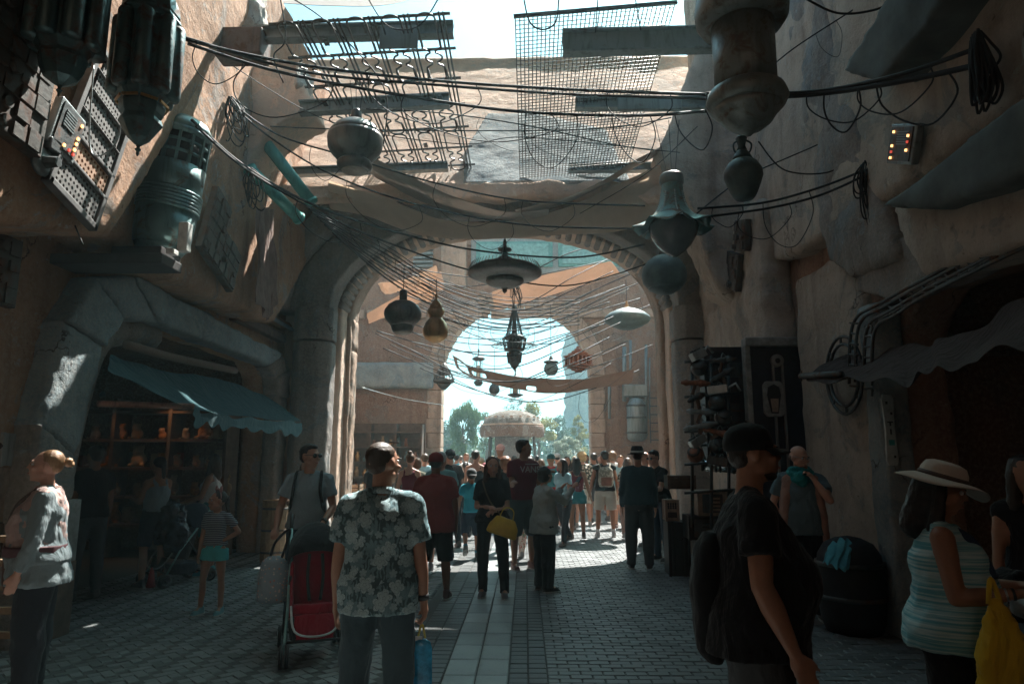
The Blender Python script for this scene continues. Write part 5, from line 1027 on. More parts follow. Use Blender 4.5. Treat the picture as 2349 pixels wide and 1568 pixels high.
        if kind == 'tank':
            for sx_ in (-1, 1): q.tube([T @ R(sx_*.085, .085, 1.36), T @ R(sx_*.095, .04, 1.435), T @ R(sx_*.095, -.03, 1.44), T @ R(sx_*.085, -.085, 1.37)], .02, 8)
        else:
            ff = {'tee': .62, 'vest': .16, 'sleeveless': .02, 'long': 1.0, 'polo': .72}[kind]
            for i in (0, 1):
                if kind == 'sleeveless': capsule(q, T @ R((-1, 1)[i]*.045, -.010, 1.448), T @ R((-1, 1)[i]*shw*.62, -.005, 1.425), .045, .050); continue
                a0, e, w_ = A[i][:3]; inn = T @ R((-1, 1)[i]*.045, -.010, 1.448); capsule(q, inn, a0+Vector((0, -.005, .004)), .050, .062+gr*.3)
                r0 = .063*(.6+.4*f)+gr*.3
                if ff < 1: capsule(q, a0, a0.lerp(e, ff), r0, r0+.008, True, n=16)
                else: capsule(q, a0, e, r0, .056+gr*.3); capsule(q, e, e.lerp(w_, .96), .055+gr*.3, .040+gr*.3, True, n=14); capsule(q, e, e.lerp(w_, .5), .055+gr*.3, .048+gr*.3)
        fin(q, {'tank': 'tank_top', 'long': 'long_sleeved_shirt', 'tee': 'shirt', 'polo': 'shirt', 'vest': 'sleeveless_top', 'sleeveless': 'sleeveless_top'}[kind], m, vc, 2, [(.11, .026), (.04, .009)])
        if kind == 'polo' or (len(top) > 4):
            q = MB(); nb = T @ R(0, .004, 1.465); q.lathe([(-.012, .078), (.028, .068), (.030, .058), (-.01, .066)], (0,0,0), 20, Matrix.Translation(nb) @ Matrix.Rotation(math.radians(-lean-8), 4, 'X')); fin(q, 'collar', m, smooth=True)
    # ---- shoes
    if shoe is not None:
        sm_ = plain('shoe_%d' % int(sum(shoe)*997), shoe, .6, var=.15); so_ = plain('shoe sole', (.35,.36,.34), .6)
        for i in (0, 1):
            h, k, a = L[i]; sg = (-1, 1)[i]; tilt = max(-.9, min(0, -(a.z-.085)*3.5)); M_ = Matrix.Translation(a) @ Matrix.Rotation(-sg*.12, 4, 'Z') @ Matrix.Rotation(tilt, 4, 'X')
            q = MB(); capsule(q, M_ @ R(0, -.03, -.035), M_ @ R(0, .13, -.050), .045, .038); capsule(q, M_ @ R(0, -.02, .0), M_ @ R(0, .05, -.03), .047, .04); rings(q, [(-.082, .043, .135, 0, .055), (-.06, .044, .137, 0, .055)], M_); so2 = fin(q, 'shoe', sm_, .010 if lod > 1 else .016, 1)
            if lod > 1: q = MB(); rings(q, [(-.087, .047, .142, 0, .055), (-.066, .048, .143, 0, .055)], M_); fin(q, 'sole', so_, par=so2)
            if sockc: q = MB(); capsule(q, a+Vector((0,0,-.01)), a.lerp(k, .2), .043, .045, True); fin(q, 'sock', plain('sock_%d' % int(sum(sockc)*991), sockc, .9))
    # ---- hair and headwear
    def hshape(items, nm, m, vox=.008, disp=None, sm=1):
        q = MB(); q2 = MB()
        for it in items:
            if it[0] == 'b': q2.ball(it[1], it[2], 16)
            else: capsule(q2, it[1], it[2], it[3], it[4])
        q.add([HM @ Vector(v) for v in q2.v], q2.f); return fin(q, nm, m, (vox*1.25 if lod > 1 else .019), sm, disp)
    for hk in ([hair] if isinstance(hair[0], str) else hair):
        k_, c_ = hk[0], hk[1]; hm = hairm('hair_%d' % int(sum(c_)*9973), c_) if k_ not in ('cap', 'sunhat', 'capback') else None; rou = [(.02, .014), (.006, .008)]
        cap_ = [('b', (0, -.026, .036), (.081, .090, .086))]
        if k_ == 'short': hshape(cap_+[('b', (0, -.055, -.005), (.068, .052, .06)), ('b', (0, .02, .085), (.055, .05, .03))], 'hair', hm, disp=rou)
        if k_ == 'crop': hshape([('b', (0, -.022, .036), (.0775, .088, .080)), ('b', (0, -.050, -.005), (.068, .050, .055))], 'hair', hm, disp=[(.012, .006), (.005, .003)])
        if k_ == 'fringe': hshape([('b', (0, -.055, -.012), (.072, .040, .038)), ('b', (-.05, -.02, -.005), (.030, .05, .022)), ('b', (.05, -.02, -.005), (.030, .05, .022))], 'hair', hm, disp=[(.01, .003)])
        if k_ == 'long': hshape(cap_+[('c', (0, -.05, 0), (0, -.07, -.20), .085, .075), ('c', (-.07, -.01, .0), (-.085, .01, -.19), .032, .035), ('c', (.07, -.01, .0), (.085, .01, -.19), .032, .035)], 'hair', hm, disp=[(.03, .016), (.008, .005)])
        if k_ == 'bob': hshape(cap_+[('b', (0, -.035, -.03), (.092, .085, .075)), ('b', (0, -.02, .03), (.095, .095, .085))], 'hair', hm, disp=[(.03, .014), (.008, .005)])
        if k_ == 'curly': hshape([('b', (0, -.025, .04), (.105, .110, .105)), ('b', (0, -.05, -.02), (.10, .085, .08))], 'hair', hm, disp=[(.02, .05), (.008, .012)])
        if k_ == 'bun': hshape([('b', (0, -.026, .034), (.079, .090, .084)), ('b', (0, -.055, .0), (.066, .052, .052))], 'hair', hm, disp=[(.01, .004)]); hshape([('b', (0, -.128, .035), (.034, .030, .034)), ('b', (.01, -.15, .02), (.02, .02, .02))], 'hair_bun', hm, disp=[(.012, .018), (.005, .008)]); hshape([('b', (0, -.105, .04), (.026, .012, .026))], 'hair_band', plain('blue scrunchie', (.05,.12,.2)))
        if k_ == 'topknot': hshape(cap_+[('b', (0, -.055, -.005), (.066, .05, .055))], 'hair', hm, disp=rou); hshape([('b', (0, -.06, .125), (.04, .04, .038))], 'hair_bun', hm, disp=rou)
        if k_ == 'ponytail': hshape(cap_+[('c', (0, -.11, .03), (0, -.14, -.15), .034, .022)], 'hair', hm, disp=[(.02, .012)])
        if k_ in ('cap', 'capback', 'sunhat'):
            cm = c_ if not isinstance(c_, tuple) else cloth('hat_%d' % int(sum(c_)*9949), c_, wr=.2)
            q = MB(); q2 = MB()
            if k_ == 'sunhat':
                N = 40; pr = [(.135, .02), (.132, .05), (.120, .078), (.09, .092), (.055, .098), (.040, .105)]
                q2.lathe([(z, r) for z, r in pr][::-1], (0, -.01, 0), N, sy=1.12)
                vs = []; 
                for j in range(6):
                    for i in range(N):
                        an = 6.2832*i/N; r = .100+.082*j/5; vs.append((r*math.cos(an), -.01+r*1.12*math.sin(an), .048-.028*(j/5)**1.5+.018*math.sin(2*an+.6)*(j/5)-.012*math.cos(an*3)*(j/5)))
                q2.add(vs, [(j*N+i, j*N+(i+1) % N, (j+1)*N+(i+1) % N, (j+1)*N+i) for j in range(5) for i in range(N)])
                q.add([HM @ Vector(v) for v in q2.v], q2.f); o = fin(q, 'sun_hat', cm); m2_ = o.modifiers.new('thick', 'SOLIDIFY'); m2_.thickness = .004
                q = MB(); q2 = MB(); q2.lathe([(.050, .1015), (.072, .0985)], (0, -.01, 0), N, sy=1.12); q.add([HM @ Vector(v) for v in q2.v], q2.f); fin(q, 'hat_band', plain('hat cord', (.08,.06,.05)), par=o)
            else:
                sgn = 1 if k_ == 'cap' else -1
                q2.lathe([(.012, .088), (.05, .090), (.085, .080), (.112, .055), (.124, .02), (.126, .004)], (0, -.016, .004), 28, sy=1.12); q.add([HM @ Vector(v) for v in q2.v], q2.f); o = fin(q, 'cap', cm, None)
                q = MB(); q2 = MB(); vs = []; NN = 14
                for j in range(5):
                    for i in range(NN+1):
                        x = -.082+.164*i/NN; ed = math.sqrt(max(0, 1-(x/.086)**2)); vs.append((x, sgn*(.060*ed+.018+j/4*.082*ed**.6)-.01, .030-.022*j/4-6.0*x*x*(.3+.7*j/4)*.35))
                q2.add(vs, [(j*(NN+1)+i, j*(NN+1)+i+1, (j+1)*(NN+1)+i+1, (j+1)*(NN+1)+i) for j in range(4) for i in range(NN)]); q.add([HM @ Vector(v) for v in q2.v], q2.f)
                o2 = fin(q, 'brim', cm, par=o); m2_ = o2.modifiers.new('thick', 'SOLIDIFY'); m2_.thickness = .005
                q = MB(); q.ball(HM @ Vector((0, -.016, .131)), .007, 8); fin(q, 'button', cm, par=o)
        if k_ == 'brimhat':
            q = MB(); q2 = MB(); q2.lathe([(.02, .135), (.028, .14), (.034, .10), (.05, .094), (.10, .086), (.135, .07), (.14, .02)], (0, -.014, 0), 28, sy=1.1); q.add([HM @ Vector(v) for v in q2.v], q2.f); o = fin(q, 'brimmed_hat', hk[2])
            q = MB(); q2 = MB(); q2.lathe([(.045, .0965), (.07, .093)], (0, -.014, 0), 28, sy=1.1); q.add([HM @ Vector(v) for v in q2.v], q2.f); fin(q, 'hat_band', hk[3], par=o)
    t['_x'] = 1; del t['_x']
    return dict(t=t, s=s, A=[(tuple(p*s for p in a[:4])+(a[4],)) for a in A], L=L, T=T, HM=HM, fin=fin, sh=sh, W=W)
def backpack(p, m, m2=None, size=1.0, low=0, big=True, straps=True, dep=1.0):
    T = p['T']; q = MB(); rings(q, [(1.02-low, .12*size, .055*dep, 0, -.20*dep**.3), (1.06-low, .145*size, .085*dep, 0, -.21*dep**.3), (1.22-low*.6, .150*size, .095*dep, 0, -.22*dep**.3), (1.36-low*.5, .135*size, .08*dep, 0, -.20*dep**.3), (1.42-low*.5, .09*size, .05*dep, 0, -.18*dep**.3)], T)
    o = p['fin'](q, 'backpack', m, .014, 2, [(.08, .02)])
    if m2:
        q = MB(); rings(q, [(1.04-low, .10*size, .02, 0, -.315), (1.20-low, .105*size, .028, 0, -.325), (1.22-low, .09*size, .02, 0, -.32)], T); p['fin'](q, 'front_pocket', m2, .012, 2, [(.05, .01)], par=o)
    if straps:
        for sx_ in (-1, 1):
            q = MB(); pts = spline([T @ Vector((sx_*.09, -.13, 1.38)), T @ Vector((sx_*.115, -.03, 1.475)), T @ Vector((sx_*.125, .09, 1.42)), T @ Vector((sx_*.13, .165, 1.28)), T @ Vector((sx_*.16, .10, 1.12)), T @ Vector((sx_*.17, -.06, 1.04))], 5)
            q.tube(pts, .016, 8); p['fin'](q, 'strap', m, par=o)
    return o
def glasses(p, dark=True, up=0):
    HM = p['HM']; m = BLACK if dark else STEEL
    for sx_ in (-1, 1):
        q = MB(); 
        if dark: q.ball(HM @ Vector((sx_*.033, .094, .008+up)), (.026, .009, .020), 12, HM.to_3x3().to_4x4())
        else: q.tube([HM @ Vector((sx_*.031+.021*math.cos(a), .1, .006+.016*math.sin(a))) for a in [6.2832*i/14 for i in range(15)]], .0018, 5)
        p['fin'](q, 'lens', plain('dark lens', (.01,.012,.015), .12, bump=0) if dark else m); q = MB(); q.tube([HM @ Vector((sx_*.055, .09, .014+up)), HM @ Vector((sx_*.080, .0, .010+up))], .003, 6); p['fin'](q, 'temple', m)
    q = MB(); q.tube([HM @ Vector((-.012, .10, .012+up)), HM @ Vector((.012, .10, .012+up))], .003, 6); p['fin'](q, 'bridge', m)
def phone(p, i, label):
    a = p['A'][i]; W = p['W']; pos = W @ (a[3]+a[4]*.03); d = W.to_3x3() @ a[4]; t = thing('phone', label, 'phone', tuple(pos)); M = Matrix.Translation(pos) @ d.to_track_quat('Y', 'Z').to_matrix().to_4x4()
    q = MB(); q.cbox((0, .02, .0), (.075, .15, .009), M); bevel(q.build('case', BLACK, t), .004); q = MB(); q.cbox((0, .02, .006), (.066, .135, .002), M); q.build('screen', plain('dim screen', (.10,.13,.15), .1, bump=0), t)
# ---- prints
n = NB('floral shirt print')
def flowers(n, vec, sc, petals, r0, seed):
    mp = n.n('ShaderNodeMapping'); mp.inputs['Scale'].default_value = (sc, sc*.25, sc); mp.inputs['Location'].default_value = (seed, seed*.37, seed*.61); n.l(vec, mp.inputs[0])
    v = n.n('ShaderNodeTexVoronoi'); v.inputs['Scale'].default_value = 1; v.inputs['Randomness'].default_value = .85; n.l(mp.outputs[0], v.inputs['Vector'])
    df = n.n('ShaderNodeVectorMath', operation='SUBTRACT'); n.l(mp.outputs[0], df.inputs[0]); n.l(v.outputs['Position'], df.inputs[1])
    sx = n.n('ShaderNodeSeparateXYZ'); n.l(df.outputs[0], sx.inputs[0]); cx = n.n('ShaderNodeSeparateColor'); n.l(v.outputs['Color'], cx.inputs[0])
    ang = n.math('ADD', n.math('ARCTAN2', sx.outputs[2], sx.outputs[0]), n.math('MULTIPLY', cx.outputs[0], 6.28))
    rad = n.math('SQRT', n.math('ADD', n.math('MULTIPLY', sx.outputs[0], sx.outputs[0]), n.math('MULTIPLY', sx.outputs[2], sx.outputs[2])))
    pet = n.math('ABSOLUTE', n.math('COSINE', n.math('MULTIPLY', ang, petals/2)))
    edge = n.math('MULTIPLY', n.math('ADD', n.math('MULTIPLY', n.math('POWER', pet, .6), .55), .45), r0)
    q_ = n.math('DIVIDE', rad, edge); inside = n.ramp(q_, .96, 1.0, (1,1,1,1), (0,0,0,1))
    vein = n.ramp(n.math('ABSOLUTE', n.math('SUBTRACT', n.math('FRACT', n.math('MULTIPLY', q_, 2.2)), .5)), .02, .10)
    rays = n.ramp(n.math('ABSOLUTE', n.math('SINE', n.math('MULTIPLY', ang, petals*2.5))), .10, .35)
    return inside, vein, rays
ins, ve, ry = flowers(n, n.co.outputs['Object'], 9, 5, .38, 0); ins2, ve2, ry2 = flowers(n, n.co.outputs['Object'], 14, 5, .30, 5.3); ins3, ve3, ry3 = flowers(n, n.co.outputs['Object'], 9, 9, .42, 11.7)
basec = n.mix(n.noise(3, 3), (.055,.095,.105), (.075,.115,.12)); leafc = (.15,.24,.26); petc = (.34,.45,.47)
ln_ = n.n('ShaderNodeTexWave', wave_type='BANDS'); ln_.inputs['Scale'].default_value = 16; ln_.inputs['Distortion'].default_value = 7; ln_.inputs['Detail'].default_value = 1.5; ln_.inputs['Detail Scale'].default_value = 1.6; n.l(n.mapped(), ln_.inputs['Vector'])
col = n.mix(n.math('MULTIPLY', n.math('MULTIPLY', n.ramp(ln_.outputs[1], .5, .56), n.ramp(n.noise(14, 2), .48, .52)), .9), basec, leafc)
col = n.mix(n.math('MULTIPLY', ins3, ry3), col, leafc); col = n.mix(ins2, col, n.mix(ry2, (.11,.17,.19), (.27,.37,.39))); col = n.mix(ins, col, n.mix(n.math('MULTIPLY', ry, ve), (.17,.21,.20), petc))
FLORAL = n.done(col, .85, n.bump(n.noise(7, 4, n.mapped((1, 1, .5)), dist=1.5), .6, .02), spec=.2)
def stripes(name, a, b_, sc, dist=0):
    n = NB(name); wv = n.n('ShaderNodeTexWave', wave_type='BANDS', bands_direction='Z'); wv.inputs['Scale'].default_value = sc; wv.inputs['Distortion'].default_value = dist; wv.inputs['Detail Scale'].default_value = .6; n.l(n.mapped(), wv.inputs['Vector'])
    n2 = n.ramp(n.noise(1, 5, n.mapped((3, 3, 130))), .4, .6)
    f = n.ramp(wv.outputs[1], .42, .58); 
    if dist: f = n.math('MULTIPLY', n2, .9)
    return n.done(n.mix(f, a, b_), .85, n.bump(n.noise(7, 4), .5, .02), spec=.2)
TEALSTR = stripes('teal heather stripes', (.10,.30,.34), (.42,.55,.56), 30, 1.2); NAVYSTR = stripes('navy white stripes', (.03,.04,.06), (.28,.30,.32), 17)
n = NB('camo canvas'); vv = n.noise(9, 2, dist=1); col = n.mix(n.ramp(vv, .46, .48), (.34,.32,.26), (.20,.19,.15)); col = n.mix(n.ramp(n.noise(13, 2, dist=1), .56, .58), col, (.42,.40,.34)); CAMO = n.done(col, .85)
n = NB('small floral trousers'); vv = n.noise(18, 3, dist=2); col = n.mix(n.ramp(vv, .53, .56), (.62,.52,.46), (.42,.12,.10)); col = n.mix(n.ramp(n.noise(24, 2), .6, .62), col, (.16,.22,.14)); FLPANT = n.done(col, .85)
n = NB('dark floral shirt'); ii, _, r_ = flowers(n, n.co.outputs['Object'], 14, 5, .42, 2.1); FLDARK = n.done(n.mix(ii, (.03,.04,.03), (.45,.42,.36)), .85)
n = NB('speckled nylon'); vv = n.n('ShaderNodeTexVoronoi'); vv.inputs['Scale'].default_value = 34; n.l(n.co.outputs['Object'], vv.inputs['Vector']); sp3 = n.n('ShaderNodeSeparateColor'); n.l(vv.outputs['Color'], sp3.inputs[0]); col = n.mix(n.ramp(vv.outputs[0], .22, .30, (1,1,1,1), (0,0,0,1)), (.20,.25,.28), n.mix(sp3.outputs[0], (.45,.12,.08), (.55,.55,.5))); SPECK = n.done(col, .6)
DENIM = cloth('dark denim', (.055,.085,.10), weave=400, wr=.7); KHAKI = cloth('stone khaki', (.42,.40,.35)); BLK = cloth('black cotton', (.012,.013,.015), wr=.9); NAVY = cloth('navy cotton', (.025,.04,.06)); MAROON = cloth('maroon cotton', (.14,.025,.035)); BRICKR = cloth('brick red cotton', (.24,.05,.045)); CYAN = cloth('bright cyan cotton', (.05,.36,.46)); GREY = cloth('heather grey cotton', (.22,.28,.31), wr=.8)
WHT = cloth('white cotton', (.62,.62,.60)); PALE = cloth('pale grey blue linen', (.40,.45,.43), wr=.9); TEALS = cloth('teal shorts cloth', (.04,.17,.19)); DGREY = cloth('dark grey cloth', (.06,.065,.07)); REDC = cloth('red cotton', (.42,.03,.04)); LBLUE = cloth('light blue shirt', (.25,.42,.48)); CREAM = cloth('cream knit', (.42,.38,.32)); OLIVE = cloth('olive cloth', (.10,.10,.07))
TUNIC = cloth('grey blue rough tunic', (.20,.24,.25), wr=.9, weave=120); WRAP = cloth('dusty pink wrap', (.42,.29,.26), wr=1.0); DARKP = cloth('dark trousers', (.022,.024,.03))
# ================================================================ NEAR PEOPLE
# 1 woman in tunic, facing left
p = person(118, 5.0, 1.66, 'woman in dusty pink wrap and grey tunic, hair in a bun, facing left', face=118, hy=0, hp=-4, fat=1.22, lod=3, sk='fair', female=True, top=('long', TUNIC, .93, .012), bottom=('trousers', DARKP, .02),
    arms=[((-.30, .10, -1), (-.02, .30, -1)), ((.30, .10, -1), (.02, .30, -1))], hair=('bun', (.28,.15,.07)), shoe=(.02,.02,.02))
q = MB(); T = p['T']; rings(q, [(1.02, .215, .195, 0, .03), (1.08, .200, .185, 0, .035), (1.20, .178, .185, 0, .04), (1.30, .165, .17, 0, .03), (1.38, .15, .13, 0, .01), (1.44, .115, .10, 0, 0), (1.475, .082, .082, 0, 0)], T); q.ball(T @ Vector((0, .13, 1.26)), (.16, .08, .09), 14)
for s_ in (-1, 1): capsule(q, T @ Vector((s_*.06, 0, 1.43)), T @ Vector((s_*.15, 0, 1.395)), .066, .078)
p['fin'](q, 'wrap_vest', WRAP, .012, 2, [(.10, .035), (.04, .012)])
q = MB(); rings(q, [(.985, .240, .205, 0, .03), (1.055, .240, .205, 0, .035)], T); p['fin'](q, 'belt', plain('wine sash', (.09,.03,.035)), .012, 1)
q = MB(); rings(q, [(.78, .26, .225, 0, .0), (.88, .245, .21, 0, .01), (.985, .235, .20, 0, .02)], T); p['fin'](q, 'tunic_skirt', TUNIC, .014, 1, [(.08, .04)])
q = MB(); capsule(q, T @ Vector((-.10, .13, .80)), T @ Vector((-.10, .15, .93)), .08, .07); p['fin'](q, 'belt_pouch', plain('brown leather', (.10,.05,.035)), .014, 1)
q = MB(); q.tube(spline([T @ Vector((-.08, .06, 1.46)), T @ Vector((-.03, .17, 1.36)), T @ Vector((.0, .215, 1.24)), T @ Vector((.05, .17, 1.34)), T @ Vector((.08, .06, 1.46))], 6), .012, 8); p['fin'](q, 'necklace', plain('beaded cord', (.09,.06,.05), sc=60))
# 2 girl with eared headband
p = person(508, 7.5, 1.24, 'girl in striped top and turquoise shorts with round eared headband, hand on hip', face=172, hy=38, lod=3, sk='mid', female=False, fat=.78, headscale=1.18, top=('tee', NAVYSTR, .98), bottom=('short_shorts', cloth('turquoise cotton', (.07,.42,.44)), .015),
    arms=[((-.75, -.25, -1), (.75, .35, -.45)), ((.14, .05, -1), (.02, .2, -1))], legs=[((-.08, .0, -1), (-.02, -.03, -1)), ((.10, .10, -1), (.03, .0, -1))], hair=('ponytail', (.025,.018,.015)), shoe=(.12,.30,.33))
HM = p['HM']; q = MB(); q.tube([HM @ Vector((.084*math.cos(a), -.01, .03+.094*math.sin(a))) for a in [math.pi*i/16 for i in range(17)]], .008, 6); hb = p['fin'](q, 'headband', plain('dusty pink plush', (.45,.25,.24)))
for s_ in (-1, 1): q = MB(); q.ball(HM @ Vector((s_*.072, -.01, .138)), (.040, .012, .040), 16, HM.to_3x3().to_4x4()); p['fin'](q, 'round_ear', MATS['dusty pink plush'], par=hb)
for s_ in (-1, 1): q = MB(); q.ball(HM @ Vector((s_*.026, .01, .135)), (.028, .014, .020), 10, HM.to_3x3().to_4x4()); p['fin'](q, 'sequin_bow', metal('rose sequins', (.5,.25,.25), amt=.7, rough=.25), par=hb)
# 3 man with sunglasses pushing stroller
p3 = person(712, 7.0, 1.74, 'man in grey T-shirt and sunglasses pushing a red stroller, looking right', face=190, hy=-52, hp=2, lod=3, sk='mid', top=('tee', GREY, .93, .008), bottom=('trousers', NAVY), fat=.98, arms=[((-.28, .22, -1), (.35, 1.0, -.62)), ((.32, .16, -1), (-.02, .95, -.95))], grip=(1, 1), hair=('short', (.012,.010,.010)), shoe=(.05,.05,.06))
glasses(p3); backpack(p3, BLK)
q = MB(); a_ = p3['A'][0]; q.tube([Vector(a_[2])/p3['s']-a_[4]*.03, Vector(a_[2])/p3['s']-a_[4]*.0], .033, 14); p3['fin'](q, 'wristwatch', BLACK)
# 4 man in the floral shirt
p = person(878, 3.85, 1.69, 'man in a grey floral shirt walking away in the foreground centre', face=3, hy=38, hp=0, lod=3, sk='mid', fat=1.02, top=('polo', FLORAL, .83, .018), bottom=('trousers', DENIM, .004), arms=[((-.17, -.02, -1), (-.04, .18, -1)), ((.17, -.02, -1), (.09, .12, -1))], grip=(0, .9), hair=('crop', (.05,.030,.018)), shoe=(.06,.06,.06),
    legs=[((-.08, .10, -1), (-.02, .02, -1)), ((.08, -.06, -1), (.02, -.10, -1))])
a_ = p['A'][1]; q = MB(); wv = Vector(a_[2])/p['s']; q.tube([wv-a_[4]*.045, wv-a_[4]*.015], .032, 16); p['fin'](q, 'wristwatch', BLACK)
q = MB(); HM = p['HM']; q.tube([HM @ Vector((-.03, .07, .115)), HM @ Vector((.05, .06, .112))], .006, 6); p['fin'](q, 'sunglasses_on_head', BLACK)
hw_ = p['W'] @ (a_[3]+a_[4]*.05); bgx = thing('shopping_bag', 'bright blue folded carrier bag hanging from the floral shirt man\'s hand', 'bag', tuple(hw_))
q = MB(); rs = [(-.02, .02, .012), (-.05, .045, .02), (-.09, .055, .024), (-.25, .062, .028), (-.42, .058, .022), (-.50, .05, .015)]; q.lathe([(z, 1) for z, _, _ in rs][:0] or [(-.50, .052), (-.42, .060), (-.25, .064), (-.09, .058), (-.06, .05), (-.045, .028)], hw_-Vector((0, 0, .03)), 20, sy=.35); o = q.build('bag_body', plain('bright blue plastic film', (.05,.36,.62), .25, var=.45, sc=14), bgx, True); m_ = o.modifiers.new('rough', 'DISPLACE'); m_.texture = tex(.08); m_.strength = .02
q = MB(); q.tube(spline([hw_+Vector((-.02, 0, -.07)), hw_+Vector((0, 0, .0)), hw_+Vector((.02, 0, -.07))], 6), .006, 6); q.build('handle', plain('yellow tag', (.6,.5,.1)), bgx)
q = MB(); q.cbox(hw_+Vector((-.025, -.005, -.075)), (.06, .01, .03)); bevel(q.build('white_flap', plain('white paper', (.6,.6,.58)), bgx), .003)
# 5 red shirt man with cap
p = person(1000, 8.3, 1.66, 'older man in brick red shirt, red cap and black shorts walking away', face=0, fat=1.18, lod=2, sk='brown', top=('polo', BRICKR, .80, .03), bottom=('long_shorts', BLK, .01), hair=[('crop', (.04,.035,.03)), ('cap', (.20,.03,.03))], arms=[((-.22, 0, -1), (-.05, .2, -1)), ((.24, -.05, -1), (.05, .1, -1))], shoe=(.08,.03,.03), legs=[((-.10, .05, -1), (-.03, -.04, -1)), ((.10, .08, -1), (.05, .0, -1))])
# 6 boy in cyan shirt
person(1082, 11.6, 1.42, 'boy in bright cyan T-shirt, dark shorts and grey cap running up the street', face=8, lod=2, sk='mid', fat=.82, headscale=1.1, top=('tee', CYAN, .90), bottom=('long_shorts', NAVY, .01), hair=[('crop', (.03,.02,.015)), ('capback', (.10,.10,.10))], sockc=(.03,.22,.32), arms=[((-.25, -.25, -1), (-.15, .1, -1)), ((.2, .3, -1), (.1, .6, -1))], legs=[((-.05, .25, -1), (0, -.9, -.8)), ((.05, .05, -1), (.02, -.1, -1))], shoe=(.10,.11,.11))
# 7 woman in black with yellow bag
p = person(1130, 8.45, 1.62, 'long haired woman in black T-shirt with a yellow handbag, facing the camera', face=178, hy=-14, hp=3, lod=3, sk='fair', female=True, fat=.98, top=('polo', BLK, .92, .02), bottom=('trousers', DARKP, .0), hair=('long', (.045,.018,.012)), arms=[((-.14, .05, -1), (.62, .72, -.15)), ((.16, .05, -1), (-.70, .70, .02))], grip=(.8, .6), shoe=(.16,.17,.19), legs=[((-.10, .02, -1), (-.05, -.02, -1)), ((.06, -.05, -1), (.0, -.12, -1))])
q = MB(); T = p['T']; q.tube(spline([T @ Vector((.12, .10, 1.44)), T @ Vector((.02, .19, 1.2)), T @ Vector((-.16, .16, .98))], 6), .010, 6); p['fin'](q, 'bag_strap', plain('brown strap', (.12,.08,.05)))
wv = p['W'] @ (p['A'][0][2]); yb = thing('yellow_handbag', 'soft yellow handbag hanging on the black clad woman\'s forearm', 'handbag', tuple(wv)); c0 = wv+Vector((.12, -.05, -.17)); Mb = Matrix.Translation(c0) @ Matrix.Rotation(.32, 4, 'Y')
q = MB(); rings(q, [(-.11, .17, .06, 0, 0), (-.09, .185, .08, 0, 0), (.0, .17, .07, 0, 0), (.09, .12, .035, 0, 0), (.10, .11, .025, 0, 0)], Mb); organic(q.build('bag_body', plain('yellow leather', (.60,.40,.04), .45, var=.1), yb), .012, 2, [(.08, .015)])
for s_ in (-1, 1): q = MB(); q.tube(spline([Mb @ Vector((-.08, s_*.02, .09)), Mb @ Vector((-.06, s_*.02, .19)), Mb @ Vector((0, s_*.015, .22)), Mb @ Vector((.06, s_*.02, .19)), Mb @ Vector((.08, s_*.02, .09))], 5), .007, 6); q.build('handle', MATS['yellow leather'], yb, True)
# 8 tall man in maroon shirt with lettering
p = person(1200, 10.5, 1.88, 'tall man in maroon lettered T-shirt and grey green shorts, facing right', face=205, hy=-70, hp=0, lod=2, sk='mid', top=('tee', MAROON, .93, .01), bottom=('long_shorts', cloth('grey green cotton', (.07,.10,.10)), .012), hair=('short', (.02,.015,.012)), arms=[((-.1, .35, -1), (-.2, 1, .75)), ((.12, .35, -1), (.35, 1, .2))], grip=(.8, .3), shoe=(.14,.06,.05))
tc = bpy.data.curves.new('lettering', 'FONT'); tc.body = 'VANS'; tc.size = .13; tc.extrude = .002; tc.align_x = 'CENTER'; me = bpy.data.meshes.new_from_object(bpy.data.objects.new('tmp', tc)); 
me.materials.clear(); me.materials.append(plain('white print', (.55,.52,.5)))
to = bpy.data.objects.new('shirt_lettering', me); COL.objects.link(to); to.parent = p['t']; to.location = (-.03, .185, 1.40); to.rotation_euler = (math.pi/2, 0, math.pi)
q = MB(); q.cbox((0, 0, 0), (.21, .003, .012), Matrix.Translation((-.05, .19, 1.52))); o = q.build('print_bar', MATS['white print'], None); o.parent = p['t']
# 9 small woman photographing
p = person(1247, 8.85, 1.50, 'short woman in loose pale linen shirt and black trousers raising a phone', face=-62, hy=-8, hp=-6, lod=3, sk='fair', female=True, fat=.98, top=('long', PALE, .80, .03), bottom=('trousers', BLK, .025), hair=('bob', (.018,.014,.014)), arms=[((-.05, .75, -.55), (.2, .72, .95)), ((.1, .75, -.45), (-.1, .75, .95))], grip=(.7, .7), shoe=(.015,.015,.018))
phone(p, 1, 'dark phone held up by the woman in the pale linen shirt')
# 10, 11 couple walking away
person(1322, 14.3, 1.62, 'dark haired woman in maroon camisole and teal shorts walking away', face=0, lod=2, sk='tan', female=True, fat=1.02, top=('tank', MAROON, 1.0), bottom=('short_shorts', TEALS, .012), hair=('long', (.015,.012,.012)), arms=[((-.28, .0, -1), (-.05, .2, -1)), ((.3, .0, -1), (.3, .2, -1))], shoe=(.10,.06,.05), legs=[((-.05, .1, -1), (0, .0, -1)), ((.05, .0, -1), (0, -.6, -1))])
p = person(1386, 14.7, 1.76, 'man in black sleeveless top and pale shorts wearing a camouflage backpack', face=0, hy=-20, lod=2, sk='tan', top=('vest', BLK, .93, .01), bottom=('shorts', KHAKI, .015), hair=('short', (.02,.015,.012)), sockc=(.6,.6,.6), shoe=(.3,.3,.3), arms=[((-.3, .0, -1), (-.22, .2, -1)), ((.26, .05, -1), (.1, .3, -1))], legs=[((-.12, .0, -1), (-.05, -.03, -1)), ((.12, .1, -1), (.06, .0, -1))]); backpack(p, CAMO, plain('rust patch', (.22,.09,.06)), 1.05)
